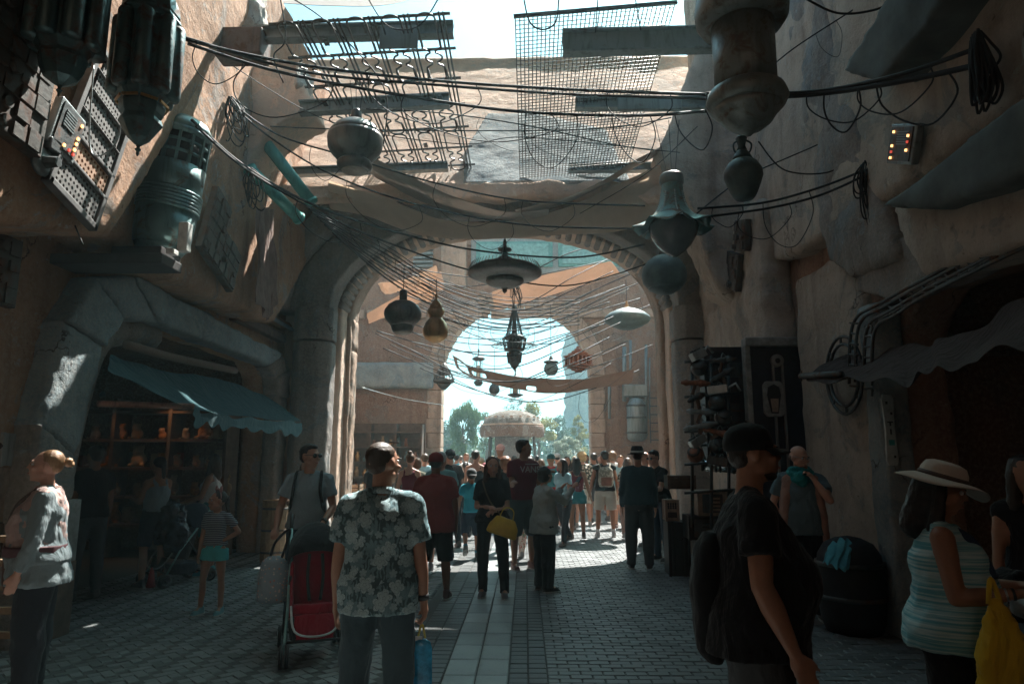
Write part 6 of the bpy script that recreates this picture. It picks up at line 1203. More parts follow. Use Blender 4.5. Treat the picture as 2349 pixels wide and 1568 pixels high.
# 12 man with hat in dark coat; 13 stall keeper
person(1462, 10.6, 1.76, 'man in dark jacket and banded hat standing with his back to us', face=-8, lod=2, sk='fair', fat=1.1, top=('long', cloth('dark teal jacket', (.025,.055,.065)), .92, .025), bottom=('trousers', DGREY, .012), hair=[('crop', (.03,.025,.02)), ('brimhat', (0,0,0), cloth('hat_dark', (.03,.03,.03)), plain('pale band', (.45,.43,.38)))], shoe=(.03,.03,.03))
p = person(1512, 11.4, 1.74, 'man in black T-shirt and sunglasses leaning at the crates, looking left', face=120, hy=-10, hp=14, lean=8, lod=2, sk='fair', top=('tee', BLK, .93), bottom=('trousers', NAVY), hair=('short', (.015,.012,.012)), arms=[((-.1, .4, -1), (.1, 1, .05)), ((.2, .3, -1), (-.3, 1, .1))], grip=(.6, .6)); glasses(p)
phone(p, 0, 'small dark device in the hands of the man leaning at the crates')
# 14 big man with black cap
p = person(1712, 3.05, 1.735, 'heavy man in black T-shirt and black cap in the right foreground, facing right', face=-98, hy=-4, hp=-2, lod=3, sk='tan', fat=1.42, top=('tee', BLK, .83, .012), bottom=('trousers', DGREY, .01), hair=[('crop', (.02,.015,.012)), ('cap', (.012,.016,.018))], arms=[((-.25, -.05, -1), (-.05, .3, -1)), ((.34, -.06, -1), (.16, .42, -1))], shoe=(.02,.02,.02))
backpack(p, cloth('black nylon', (.012,.013,.015), wr=.3), size=.8, low=.24, straps=False, dep=.7)
q = MB(); HM = p['HM']
for a_ in range(5): q.ball(HM @ Vector((0, .058-.012*a_, -.088+.006*a_)), (.050+.004*a_, .032, .022), 10, HM.to_3x3().to_4x4())
p['fin'](q, 'beard', hairm('hair_dark', (.03,.02,.015)), .009, 2)
# 15 bald man with teal scarf
p = person(1832, 7.4, 1.73, 'bald bearded man with teal scarf and patterned vest, hand raised to his face', face=165, hy=-38, hp=14, lod=3, sk='fair', fat=1.12, top=('tee', cloth('slate tunic', (.10,.15,.17), wr=.9), .84, .012), bottom=('trousers', BLK, .02), arms=[((-.25, .7, -.75), (.62, -.10, .95)), ((.40, -.1, -1), (-.25, .6, -.8))], grip=(.9, .3), hair=('fringe', (.12,.07,.045)), shoe=(.03,.025,.02))
glasses(p, False); T = p['T']
q = MB()
for k_ in range(3): q.tube([T @ Vector(((.085+.014*k_)*math.cos(a), .01+(.085+.012*k_)*math.sin(a), 1.50-.022*k_+.012*math.sin(2*a+k_)-(.03*k_ if math.sin(a) > .4 else 0))) for a in [6.2832*i/24 for i in range(25)]], .030, 8)
q.ball(T @ Vector((0, .13, 1.40)), (.08, .04, .08), 12); p['fin'](q, 'scarf', cloth('teal scarf cloth', (.02,.20,.21), wr=1), .012, 2, [(.05, .03), (.02, .01)])
for s_ in (-1, 1): q = MB(); rings(q, [(.74, .045, .11, s_*.20, .02), (1.0, .05, .13, s_*.185, .03), (1.25, .06, .14, s_*.15, .02), (1.42, .07, .09, s_*.125, 0), (1.455, .05, .06, s_*.10, 0)], T); p['fin'](q, 'vest_panel', cloth('patterned rust vest', (.30,.17,.13), var=.5, weave=60), .014, 2, [(.06, .02)])
q = MB(); q.ball(p['HM'] @ Vector((0, .068, -.085)), (.05, .035, .035), 12); p['fin'](q, 'beard', hairm('hair_brown', (.12,.07,.045)), .010, 1)
# 16 woman in sun hat
p = person(2140, 3.35, 1.565, 'woman in pale sun hat and teal striped sleeveless top looking at her phone', face=-118, hy=0, hp=18, lod=3, sk='tan', female=True, fat=1.38, top=('sleeveless', TEALSTR, .86, .010), bottom=('shorts', BLK, .01), hair=[('long', (.012,.010,.010)), ('sunhat', (.48,.42,.36))], arms=[((-.1, .25, -1), (.15, 1, .10)), ((.12, .12, -1), (-.1, 1, .16))], grip=(.7, .7), shoe=(.05,.05,.05))
phone(p, 1, 'phone held in both hands by the woman in the sun hat')
a_ = p['A'][1]; q = MB(); wv = Vector(a_[2])/p['s']; q.tube([wv-a_[4]*.05, wv-a_[4]*.04], .031, 16); p['fin'](q, 'bracelet', SILVER); q = MB(); q.tube([wv-a_[4]*.02, wv-a_[4]*.008], .029, 16); p['fin'](q, 'bracelet', BLACK)
q = MB(); T = p['T']; q.tube(spline([T @ Vector((-.02, -.05, 1.46)), T @ Vector((.07, .12, 1.38)), T @ Vector((.10, .2, 1.2))], 5), .03, 8); p['fin'](q, 'neck_scarf', cloth('navy scarf', (.03,.05,.09)), .014, 1)
# 17-18 in the shop mouth
person(440, 9.9, 1.66, 'woman in white tank top and teal shorts standing at the left shop mouth', face=95, lod=2, sk='mid', female=True, top=('tank', WHT, 1.0, .01), bottom=('shorts', TEALS), hair=('long', (.05,.03,.02)), arms=[((-.1, .3, -1), (.1, 1, -.3)), ((.15, .3, -1), (0, 1, -.4))], shoe=(.05,.25,.28), X=-4.45)
person(352, 9.0, 1.62, 'shopper in grey tank top looking at the dark shop shelves', face=60, lod=2, sk='mid', female=True, top=('tank', GREY, 1.0, .01), bottom=('shorts', NAVY), hair=('ponytail', (.03,.02,.015)), arms=[((-.1, .4, -1), (.1, 1, .2)), ((.15, .4, -1), (0, 1, .2))], X=-4.75)
person(285, 8.2, 1.75, 'barely visible dark clothed shopper deep in the left shop', face=60, lod=1, sk='mid', top=('tee', BLK, .92), bottom=('trousers', DGREY), X=-5.1)
# mid and far crowd
CR = [  # u, Y, H, face, hy, sk, female, top, bottom, hair, label
 (1216,11.6,1.64,10,0,'fair',True,('tee',WHT,.92),('trousers',FLPANT,.0),('long',(.05,.03,.02)),'woman in flowered trousers mostly hidden behind the tall maroon man'),
 (708,8.9,1.62,170,0,'fair',True,('tee',BLK,.92),('trousers',NAVY),('long',(.08,.04,.025)),'woman whose face shows over the stroller pushing man\'s shoulder'),
 (940,12.4,1.70,0,0,'fair',True,('tank',MAROON,.95),('trousers',NAVY),('topknot',(.12,.06,.035)),'woman in maroon tank top with a top knot, left of the red shirt man'),
 (957,13.2,1.64,20,0,'fair',True,('tee',OLIVE,.92),('trousers',DGREY),('bob',(.16,.09,.05)),'curly haired woman in olive top beyond the top knot woman'),
 (1012,10.4,1.70,0,10,'fair',False,('tee',cloth('teal white tee', (.25,.45,.45)),.92),('shorts',KHAKI),('short',(.45,.45,.42)),'grey haired man in pale teal shirt behind the red shirt man'),
 (1034,13.0,1.76,25,10,'fair',False,('tee',BLK,.90,.02),('trousers',DARKP),[('crop',(.02,.02,.02)),('cap',(.015,.02,.025))],'man in black shirt and black cap reading something beyond the grey haired man'),
 (1047,21,1.74,0,0,'fair',False,('tee',cloth('sky blue tee', (.06,.32,.42)),.92),('shorts',KHAKI),('short',(.03,.02,.015)),'man in sky blue shirt far off before the far arch'),
 (1070,19,1.74,180,0,'fair',False,('polo',WHT,.90),('shorts',KHAKI),('short',(.14,.08,.04)),'man in white shirt with a lanyard walking towards us'),
 (1092,14.6,1.78,10,30,'fair',False,('tank',BLK,.92),('trousers',DARKP),('short',(.02,.015,.012)),'man in black tank top left of centre in the crowd'),
 (1103,17,1.62,0,0,'fair',True,('tee',CREAM,.92),('shorts',DGREY),[('long',(.4,.28,.14)),('cap',(.45,.38,.30))],'blonde in cream knit and pale cap beside the black tank top man'),
 (1113,16,1.50,180,0,'fair',True,('tee',REDC,.92),('shorts',DGREY),[('long',(.05,.03,.02)),('cap',(.5,.18,.2))],'child in pink cap near the blonde woman'),
 (1160,12.2,1.64,8,0,'fair',True,('tee',BLK,.92),('trousers',DARKP),('curly',(.20,.08,.035)),'auburn curly haired woman in black behind the handbag woman'),
 (1148,17,1.95,170,20,'mid',False,('tee',BLK,.92),('trousers',DARKP),[('crop',(.02,.02,.02)),('cap',(.5,.3,.28))],'man in black and pink cap standing high before the kiosk'),
 (1264,15.5,1.72,5,0,'fair',False,('tee',REDC,.90,.015),('shorts',DGREY),[('crop',(.3,.2,.1)),('cap',(.03,.10,.11))],'man in red shirt and dark teal cap in the crowd right of centre'),
 (1292,13.4,1.62,150,30,'tan',True,('tee',LBLUE,.92),('trousers',DARKP),('long',(.015,.012,.012)),'black haired woman in light blue left of the camisole woman'),
 (1300,16.5,1.66,180,0,'tan',True,('tee',BLK,.92),('trousers',DARKP),('long',(.02,.015,.012)),'woman in black turned towards us beyond the light blue shirt woman'),
 (1335,16.6,1.76,0,0,'fair',False,('tee',FLDARK,.90,.02),('shorts',KHAKI),('curly',(.50,.36,.18)),'curly blond person in dark floral shirt'),
 (1362,17.8,1.74,0,0,'mid',False,('tee',BLK,.92),('shorts',DGREY),('short',(.03,.02,.015)),'short haired man in black just right of the curly blond'),
 (1405,18.5,1.78,0,0,'fair',False,('tee',WHT,.90,.02),('shorts',NAVY),('curly',(.22,.13,.07)),'brown curly haired person in white T-shirt near the right pillar'),
 (1440,14.5,1.62,-10,0,'fair',True,('tee',FLDARK,.92),('trousers',cloth('dusty pink leggings', (.38,.24,.20)),.0),('long',(.10,.06,.04)),'woman in pink leggings partly hidden left of the dark jacket man'),
 (1484,13.4,1.74,100,0,'fair',False,('tee',DGREY,.92),('trousers',DARKP),('fringe',(.10,.06,.04)),'bald man half hidden behind the sunglasses man at the crates'),
 (862,13.0,1.66,-20,0,'mid',False,('tee',BLK,.92),('trousers',DARKP),('short',(.02,.015,.012)),'dark dressed man glimpsed left of the floral shirt man\'s head'),
 (1057,26,1.7,10,0,'fair',False,('tee',WHT,.92),('shorts',KHAKI),('short',(.1,.06,.04)),'person in white under the far arch at its left side'),
 (1082,28,1.7,0,0,'fair',True,('tee',CYAN,.92),('shorts',DGREY),('long',(.1,.06,.04)),'person in bright blue beyond the far arch'),
 (1130,27,1.72,190,0,'fair',True,('tee',cloth('sky blue tee', (.06,.32,.42)),.92),('shorts',KHAKI),('long',(.3,.2,.1)),'person in blue before the kiosk counter'),
 (1128,22,1.6,180,0,'mid',False,('tee',MAROON,.92),('shorts',DGREY),('short',(.02,.02,.02)),'person in maroon at the left side of the kiosk'),
 (1232,23,1.72,0,0,'tan',False,('tee',NAVY,.92),('shorts',KHAKI),('short',(.02,.02,.02)),'person in navy right of the tall maroon man, far off'),
 (1318,24,1.7,0,0,'fair',True,('tee',WHT,.92),('shorts',TEALS),('long',(.3,.2,.1)),'person in white and teal under the right side of the far arch'),
 (1345,22,1.72,180,0,'tan',False,('tee',OLIVE,.92),('shorts',DGREY),('short',(.02,.02,.02)),'person in olive coming through the right side of the far arch'),
 (985,17,1.68,0,0,'fair',False,('tee',OLIVE,.92),('shorts',DGREY),[('crop',(.02,.02,.02)),('cap',(.03,.06,.06))],'person in dark cap by the left jamb of the far arch'),
 (1180,20,1.7,0,0,'mid',True,('tee',DGREY,.92),('trousers',DARKP),('long',(.03,.02,.015)),'long haired person in dark grey behind the tall maroon man'),
 (975,15.5,1.72,5,0,'fair',False,('tee',LBLUE,.92),('shorts',KHAKI),('short',(.08,.05,.03)),'man in light blue T-shirt beyond the woman with the top knot'),
 (1020,18.5,1.66,175,0,'fair',True,('tee',CREAM,.92),('shorts',NAVY),('long',(.25,.15,.08)),'fair haired woman in cream coming through the left of the crowd'),
 (1215,14.2,1.70,-5,0,'tan',False,('tee',NAVY,.92),('shorts',KHAKI),('short',(.02,.015,.012)),'man in navy T-shirt close behind the tall maroon man'),
 (1242,18,1.6,10,0,'fair',True,('tee',cloth('mustard tee', (.45,.30,.04)),.92),('shorts',DGREY),('long',(.12,.07,.04)),'woman in mustard yellow T-shirt right of the tall maroon man'),
 (1278,19.5,1.75,0,0,'fair',False,('tee',WHT,.92),('trousers',NAVY),[('crop',(.02,.02,.02)),('cap',(.5,.5,.5))],'man in white T-shirt and white cap right of centre'),
 (1422,16.8,1.68,170,0,'fair',False,('tee',LBLUE,.92),('shorts',KHAKI),('short',(.2,.12,.06)),'man in light blue facing us just left of the dark jacket man'),
 (1375,21,1.7,175,0,'fair',True,('tee',REDC,.92),('shorts',DGREY),('long',(.05,.03,.02)),'woman in red facing us before the right jamb of the far arch'),
 (1068,15.8,1.55,0,0,'mid',True,('tee',OLIVE,.92),('trousers',DARKP),('ponytail',(.02,.015,.012)),'girl with a ponytail in olive top ahead of the cyan shirted boy'),
 (2342,4.2,1.62,170,0,'tan',True,('vest',BLK,.92),('trousers',BLK),('long',(.02,.015,.012)),'dark figure cut by the right edge in the shop mouth'),
]
random.seed(21)
for (u, Y, H, fc, hy_, sk_, fe_, tp, bt, hr, lab) in CR:
    w1 = random.choice((.06, .22, -.22, .30, -.14)); p = person(u, Y, H, lab, face=fc+random.uniform(-8, 8), hy=hy_, lod=1, sk=sk_, female=fe_, fat=random.uniform(.92, 1.12), top=tp, bottom=bt, hair=hr, shoe=random.choice(((.05,.05,.05), (.3,.3,.3), (.1,.06,.05))),
        arms=[((-.2, w1, -1), (-.05, .2+abs(w1), -1)), ((.2, -w1, -1), (.05, .25, -1))] if u % 3 else [((-.15, .3, -1), (.2, 1, .1)), ((.15, .2, -1), (-.2, 1, .2))], legs=[((-.06, w1, -1), (-.02, w1-.08-max(0, -w1)*1.3, -1)), ((.06, -w1, -1), (.02, -w1-.08-max(0, w1)*1.3, -1))], lean=random.uniform(0, 4))
    if u == 1264: backpack(p, TEALS)
for k, (y0, y1, z_) in enumerate(((-14, -8.5, 7.6), (-8, -3, 7.2), (-2.6, 1.2, 7.3), (1.4, 6.4, 7.15))):  # out-of-view cloths added to hold sky light off the foreground
    tag(sheet('sky_light_blocker', [Vector((x, y0, z_)) for x in (-4.9, -1, 4)], [Vector((x, y1, z_+.5)) for x in (-4.9, -1, 4)], HEAVY, sag=.5, wr=.05, nu=16), ('unseen sail added to cut sky light, far end of the street behind the viewpoint', 'unseen sail added to cut sky light, middle of the street behind the viewpoint', 'unseen sail added to cut sky light just behind the viewpoint', 'unseen sail added to cut sky light high above the viewpoint')[k], 'sail')
# ================================================================ STROLLER
def stroller(loc, rz, label, fab, hood, scale=1.0):
    t = thing('stroller', label, 'stroller', loc, rz); W = parent_world(t)      # local: +y towards its front, wheels on z=0
    def add(q, nm, m, par=None, sm=True, vox=None, **k):
        q.v = [tuple(Vector(v)*scale) for v in q.v]; o = q.build(nm, m, None, sm); o.parent = par or t
        if vox: organic(o, vox, 1, [(.07, .018)])
        return o
    for sx in (-1, 1):
        for yy, nm in ((.36, 'front_wheel'), (-.28, 'rear_wheel')):
            for dx in (-.022, .022):
                M = Matrix.Translation((sx*.22+dx, yy, .085)) @ Matrix.Rotation(math.pi/2, 4, 'Y')
                q = MB(); q.lathe([(-.014, .062), (-.012, .082), (0, .085), (.012, .082), (.014, .062)], (0,0,0), 24, M); w_ = add(q, nm, RUBBER)
                q = MB(); q.lathe([(-.017, .052), (-.017, .045), (.017, .045), (.017, .052)], (0,0,0), 20, M); add(q, 'rim', plain('pale hub', (.35,.36,.36), .4), w_)
                q = MB(); q.lathe([(-.019, .018), (.019, .018)], (0,0,0), 12, M); add(q, 'hub', BLACK, w_)
        q = MB(); q.tube([(sx*.22, .36, .10), (sx*.20, .16, .42), (sx*.19, -.10, .72), (sx*.19, -.30, .98)], .012, 8); add(q, 'frame_tube', metal('teal aluminium', (.25,.45,.45), amt=.7, m=.6))
        q = MB(); q.tube([(sx*.22, -.28, .10), (sx*.195, .02, .52), (sx*.19, .12, .62)], .011, 8); add(q, 'rear_tube', BLACK)
        q = MB(); q.tube(spline([(sx*.19, -.28, .95), (sx*.19, -.34, 1.04), (sx*.185, -.42, 1.06), (sx*.18, -.46, 1.02)], 5), .017, 8); add(q, 'handle', BLACK)
    q = MB(); q.tube([(-.21, .30, .17), (.21, .30, .17)], .010, 8); add(q, 'front_axle', BLACK); q = MB(); q.tube([(-.21, -.26, .12), (.21, -.26, .12)], .010, 8); add(q, 'rear_axle', BLACK)
    q = MB(); rings(q, [(-.30, .165, .03, 0, 0), (0, .175, .035, 0, 0), (.36, .17, .03, 0, 0)], Matrix.Translation((0, -.06, .58)) @ Matrix.Rotation(.45, 4, 'X')); add(q, 'backrest', fab, vox=.012)
    q = MB(); rings(q, [(-.02, .165, .15, 0, 0), (.05, .17, .155, 0, 0)], Matrix.Translation((0, .14, .36)) @ Matrix.Rotation(.15, 4, 'X')); add(q, 'seat', fab, vox=.012)
    for sx in (-1, 1):
        q = MB(); rings(q, [(-.20, .016, .12, 0, 0), (.20, .016, .07, 0, 0)], Matrix.Translation((sx*.175, .04, .52)) @ Matrix.Rotation(.45, 4, 'X')); add(q, 'side_panel', fab, vox=.012)
        q = MB(); q.tube(spline([(sx*.05, .06, .78), (sx*.06, .10, .60), (sx*.04, .16, .44)], 4), .014, 6); add(q, 'harness_strap', BLACK)
    q = MB(); rings(q, [(-.18, .14, .014, 0, 0), (.0, .165, .02, 0, 0)], Matrix.Translation((0, .29, .36)) @ Matrix.Rotation(.25, 4, 'X')); add(q, 'leg_rest', fab, vox=.012)
    q = MB(); q.tube(spline([(-.18, .24, .42), (-.15, .36, .26), (0, .39, .22), (.15, .36, .26), (.18, .24, .42)], 5), .009, 6); add(q, 'white_piping', plain('white piping', (.5,.5,.5)))
    vs = []; N = 14
    for j in range(7):
        a = -.35+j/6*1.55
        for i in range(N+1):
            b_ = math.pi*i/N; vs.append((.20*math.cos(b_), -.16+.30*math.sin(a)*(.55+.45*math.sin(b_)), .70+.30*math.cos(a)*math.sin(b_)**.7))
    q = MB(); q.add(vs, [(j*(N+1)+i, j*(N+1)+i+1, (j+1)*(N+1)+i+1, (j+1)*(N+1)+i) for j in range(6) for i in range(N)]); h = add(q, 'canopy_hood', hood); m_ = h.modifiers.new('thick', 'SOLIDIFY'); m_.thickness = .012
    q = MB(); rings(q, [(.12, .17, .17, 0, -.02), (.26, .19, .20, 0, -.02)], Matrix.Identity(4)); add(q, 'storage_basket', hood, vox=.014)
    return t
REDFAB = cloth('red stroller cloth', (.30,.02,.035), wr=.9)
st = stroller((P(722, 1400, Y=6.1).x, 6.05, 0), math.radians(200), 'red and black stroller pushed by the man in sunglasses', REDFAB, BLK, 1.04)
c = P(628, 1325, Y=6.1); hb = MB(); rings(hb, [(-.20, .10, .05, 0, 0), (-.17, .13, .09, 0, 0), (.0, .13, .10, 0, 0), (.14, .10, .07, 0, 0), (.18, .05, .04, 0, 0)], Matrix.Translation(c)); t = thing('patterned_backpack', 'grey speckled backpack hanging from the left handle of the red stroller', 'backpack', tuple(c))
organic(hb.build('bag_body', SPECK, t), .012, 2, [(.08, .03)]); q = MB(); q.tube(spline([c+Vector((-.04, 0, .17)), c+Vector((.0, 0, .30)), c+Vector((.12, 0, .40)), c+Vector((.06, 0, .17))], 6), .012, 6); q.build('strap', BLK, t, True)
stroller((-4.55, 9.35, 0), math.radians(150), 'dark stroller loaded with glossy bags at the left shop mouth', BLK, NAVY, 1.0)
c = Vector((-4.62, 9.1, .78)); q = MB(); q.ball(c, (.24, .2, .3), 14); q.ball(c+Vector((.12, -.1, -.12)), (.2, .15, .22), 12); o = organic(q.build('plastic_bag', plain('glossy dark plastic', (.03,.05,.07), .15, var=.8, sc=12)), .02, 1, [(.12, .14), (.04, .04)]); tag(o, 'glossy dark plastic bag piled on the stroller in the shop mouth', 'bag')
q = MB(); q.lathe([(0, .06), (.18, .03), (.24, .012)], (P(375, 1320, Y=9.3).x, 9.0, .0), 14); tag(q.build('toy_cone', plain('bright pink plastic', (.55,.05,.06), .4), None, True), 'small bright pink cone on the floor by the dark stroller', 'cone')
# ================================================================ CRATES AND GOODS
GREYM = metal('dull grey case', (.20,.19,.18), rust=(.12,.09,.07), rough=.5, amt=.6, m=.4); TANB = plain('tan painted box', (.28,.20,.15), .65, var=.35); OLD = plain('old grey box', (.22,.22,.21), .65, var=.35)
def crate(x0, x1, z0, z1, Y, dep, label, m, kind='plain', name='crate', rz=0):
    w_, h_ = x1-x0, z1-z0; t = thing(name, label, 'crate', ((x0+x1)/2, Y+dep/2, z0), rz); W = lambda q, nm, mm, par=None: bevel(q.build(nm, mm, None), .006)
    def put(q, nm, mm): o = q.build(nm, mm); o.parent = t; bevel(o, .006); return o
    q = MB(); q.box((-w_/2, -dep/2, 0), (w_/2, dep/2, h_)); put(q, 'shell', m)
    e = .02
    for sx in (-1, 1):
        q = MB(); q.cbox((sx*w_/2, -dep/2, h_/2), (.035, .035, h_+.01)); put(q, 'corner_post', m)
    if kind == 'ribs':
        for i in range(4): q = MB(); q.box((-w_*.44, -dep/2-.018, h_*(.14+.2*i)), (w_*.36, -dep/2+.005, h_*(.24+.2*i))); put(q, 'raised_rib', m)
        q = MB(); q.lathe([(0, .03), (.02, .03)], (0,0,0), 14, Matrix.Translation((w_*.43, -dep/2-.0, h_*.6)) @ Matrix.Rotation(math.pi/2, 4, 'X')); put(q, 'latch', IRON)
    elif kind == 'holes':
        for i in range(4):
            for j in range(3): q = MB(); q.lathe([(-.001, .016), (.006, .014)], (0,0,0), 10, Matrix.Translation((-w_*.3+i*w_*.2, -dep/2, h_*(.62+.1*j))) @ Matrix.Rotation(math.pi/2, 4, 'X')); put(q, 'port', BLACK)
        for i in range(9): q = MB(); q.box((-w_*.36+i*w_*.085, -dep/2-.006, h_*.15), (-w_*.36+i*w_*.085+.012, -dep/2+.002, h_*.42)); put(q, 'slot', BLACK)
    elif kind == 'panel':
        q = MB(); q.box((-w_*.36, -dep/2-.014, h_*.12), (w_*.36, -dep/2+.002, h_*.86)); put(q, 'inset_panel', IRON)
        for i in range(4): q = MB(); q.box((-w_*.1, -dep/2-.024, h_*(.2+.15*i)), (w_*.26, -dep/2-.012, h_*(.28+.15*i))); put(q, 'switch_plate', m)
    elif kind == 'straps':
        for f in (-.3, .3): q = MB(); q.box((w_*f-.02, -dep/2-.008, -.0), (w_*f+.02, dep/2+.008, h_+.008)); put(q, 'strap', BLACK)
        q = MB(); q.tube(spline([(-.06, -dep/2-.01, h_*.7), (0, -dep/2-.05, h_*.66), (.06, -dep/2-.01, h_*.7)], 4), .01, 6); put(q, 'handle', BLACK)
    elif kind == 'mesh':
        for i in range(7):
            for j in range(5): q = MB(); q.lathe([(-.002, .022), (.008, .018)], (0,0,0), 8, Matrix.Translation((-w_*.42+(i+.5*(j % 2))*w_*.125, -dep/2, h_*(.15+.17*j))) @ Matrix.Rotation(math.pi/2, 4, 'X')); put(q, 'hole', BLACK)
    return t
Yc = 6.0
def xz(u, v, Y): p = P(u, v, Y=Y); return p.x, p.z
crate(-4.75, xz(130,0,Yc)[0], xz(0,1068,Yc)[1], xz(0,992,Yc)[1], Yc, .5, 'grey ribbed metal case on top of the stack behind the tunic woman', metal('pale ribbed metal', (.36,.36,.34), rust=(.2,.15,.12), rough=.45, amt=.62, m=.4), 'ribs')
crate(-4.72, xz(128,0,Yc)[0], xz(0,1200,Yc)[1], xz(0,1070,Yc)[1]-.005, Yc, .5, 'tan perforated box below the grey ribbed case', TANB, 'mesh')
crate(-4.74, xz(132,0,Yc)[0], .0, xz(0,1202,Yc)[1], Yc, .5, 'dark wooden chest at the bottom of the stack behind the tunic woman', WOODD, 'straps')
crate(xz(170,0,6.2)[0], xz(240,0,6.2)[0], .66, xz(0,1150,6.2)[1], 6.2, .45, 'grey cabinet with round ports and slots right of the tunic woman', OLD, 'holes')
crate(xz(158,0,6.2)[0], xz(238,0,6.2)[0], 0, .655, 6.2, .48, 'brown lower cabinet carrying the grey cabinet with ports', WOODD, 'panel')
t = thing('wooden_rack', 'pale wooden slatted rack at the left edge in front of the crates', 'rack', (-3.9, 5.2, 0))
for k in range(5): q = MB(); q.box((-4.35, 5.25, .30+k*.17), (-3.62, 5.29, .35+k*.17)); bevel(q.build('slat', WOODL, t), .004)
for x_ in (-4.3, -3.98, -3.66): q = MB(); q.box((x_-.02, 5.22, 0), (x_+.02, 5.26, 1.08)); bevel(q.build('upright', WOODL, t), .004)
# shop shelves on the left, warmly lit
sh = thing('shop_shelf', 'dark shop shelving with warmly lit goods deep in the left opening', 'shelf', (-6.2, 11.7, 0))
for z_ in (.5, .95, 1.42, 1.88, 2.35): q = MB(); q.box((-7.9, 11.5, z_), (-5.0, 11.95, z_+.04)); q.build('shelf_board', WOODD, sh)
for x_ in (-7.9, -6.9, -5.95, -5.0): q = MB(); q.box((x_-.03, 11.48, 0), (x_+.03, 11.98, 2.6)); q.build('upright', WOODD, sh)
PLUSH = plain('golden brown plush', (.38,.17,.07), .95, var=.5, sc=14); random.seed(5)
k = 0
for z_ in (.54, .99, 1.46, 1.92):
    for j in range(8):
        x_ = -7.65+j*.36+random.uniform(-.09, .09); q = MB(); h_ = random.uniform(.11, .21)
        q.ball((x_, 11.7, z_+h_*.6), (h_*.62, h_*.5, h_*.6), 12); q.ball((x_, 11.66, z_+h_*1.3), (h_*.45, h_*.4, h_*.42), 12)
        for s_ in (-1, 1): q.ball((x_+s_*h_*.38, 11.68, z_+h_*1.62), (h_*.16, h_*.1, h_*.18), 8); q.ball((x_+s_*h_*.5, 11.6, z_+h_*.15), (h_*.2, h_*.3, h_*.16), 8)
        o = organic(q.build('plush_toy', [PLUSH, TANB, PLUSH, WOODL][j % 4]), .022, 1, [(.05, .03)])
        rw_ = ('lowest', 'second', 'third', 'top')[k//8]; tag(o, '%s plush toy from the left on the %s shelf of the left shop' % (('first', 'second', 'third', 'fourth', 'fifth', 'sixth', 'seventh', 'eighth')[j], rw_), 'plush toy', 'plush toys on the shop shelves'); k += 1
for x_, z_, e_ in ((-5.9, 2.75, 9), (-6.9, 2.6, 3)):
    t = thing('shop_lamp', 'small warm lamp above the shelves in the left shop, %s one' % ('nearer' if e_ > 5 else 'farther'), 'lamp', (x_, 11.1, z_)); q = MB(); q.lathe([(0, .05), (.05, .04), (.08, .01)], (x_, 11.1, z_), 12); q.build('shade', IRON, t, True)
    ll = bpy.data.lights.new('lamp_light', 'SPOT'); ll.energy = e_*6; ll.color = (1, .55, .25); ll.shadow_soft_size = .04; ll.spot_size = 1.5; ll.energy *= .07; ll.spot_blend = .8; lo = bpy.data.objects.new('lamp_light', ll); COL.objects.link(lo); lo.location = (x_, 11.1, z_-.02); lo.rotation_euler = (.35, 0, 0)
for k in range(14):
    x_ = -7.7+(k % 7)*.40+random.uniform(-.06, .06); z_ = (1.46, .54)[k//7]; q = MB(); hh = random.uniform(.10, .26); q.cbox((0, 0, hh/2), (random.uniform(.10, .2), .14, hh), Matrix.Translation((x_+.17, 11.82, z_)) @ Matrix.Rotation(random.uniform(-.5, .5), 4, 'Z')); o = q.build('goods_box', [plain('red carton', (.25,.06,.04)), TANB, CERAM, WOODL][k % 4]); bevel(o, .006); tag(o, '%s small carton from the left at the back of the %s shop shelf' % (('first', 'second', 'third', 'fourth', 'fifth', 'sixth', 'seventh')[k % 7], ('third', 'lowest')[k//7]), 'box', 'cartons on the shop shelves')
# wooden tub and crates near the left pillar
def tub(u, v, Y, r, h, label, m=WOODL, nm='wooden_tub'):
    c = P(u, v, Y=Y); t = thing(nm, label, 'tub', (c.x, Y, 0))
    for i in range(18):
        an = 6.2832*i/18; q = MB(); q.cbox((0, 0, h/2), (.03, r*.34, h), Matrix.Translation((c.x+r*math.cos(an), Y+r*math.sin(an), 0)) @ Matrix.Rotation(an, 4, 'Z')); q.build('stave', m, t)
    for z_ in (h*.15, h*.5, h*.85): q = MB(); q.lathe([(z_, r+.02), (z_+.03, r+.02)], (c.x, Y, 0), 24); q.build('hoop', IRON, t, True)
    q = MB(); q.lathe([(h-.08, r), (h-.05, r)], (c.x, Y, 0), 20); q.build('lid', WOODD, t)
tub(634, 1180, 11.2, .20, .95, 'tall pale stave tub standing left of the stroller pushing man')
for k, (u, z_, lab) in enumerate(((838, 0, 'lower slatted wooden crate beside the narrow sunlit pillar'), (834, .36, 'middle slatted wooden crate beside the narrow sunlit pillar'), (840, .72, 'upper slatted wooden crate beside the narrow sunlit pillar'))):
    x_ = P(u, 0, Y=15).x; t = thing('slatted_crate', lab, 'crate', (x_, 15, z_))
    for j in range(4): q = MB(); q.box((x_-.3, 14.8, z_+.02+j*.085), (x_+.3, 14.83, z_+.08+j*.085)); q.build('slat', WOODL, t); q = MB(); q.box((x_+.28, 14.8, z_+.02+j*.085), (x_+.3, 15.2, z_+.08+j*.085)); q.build('slat', WOODL, t)
    for dx in (-.29, .29): q = MB(); q.box((x_+dx-.02, 14.83, z_), (x_+dx+.02, 14.87, z_+.34)); q.build('post', WOODL, t)
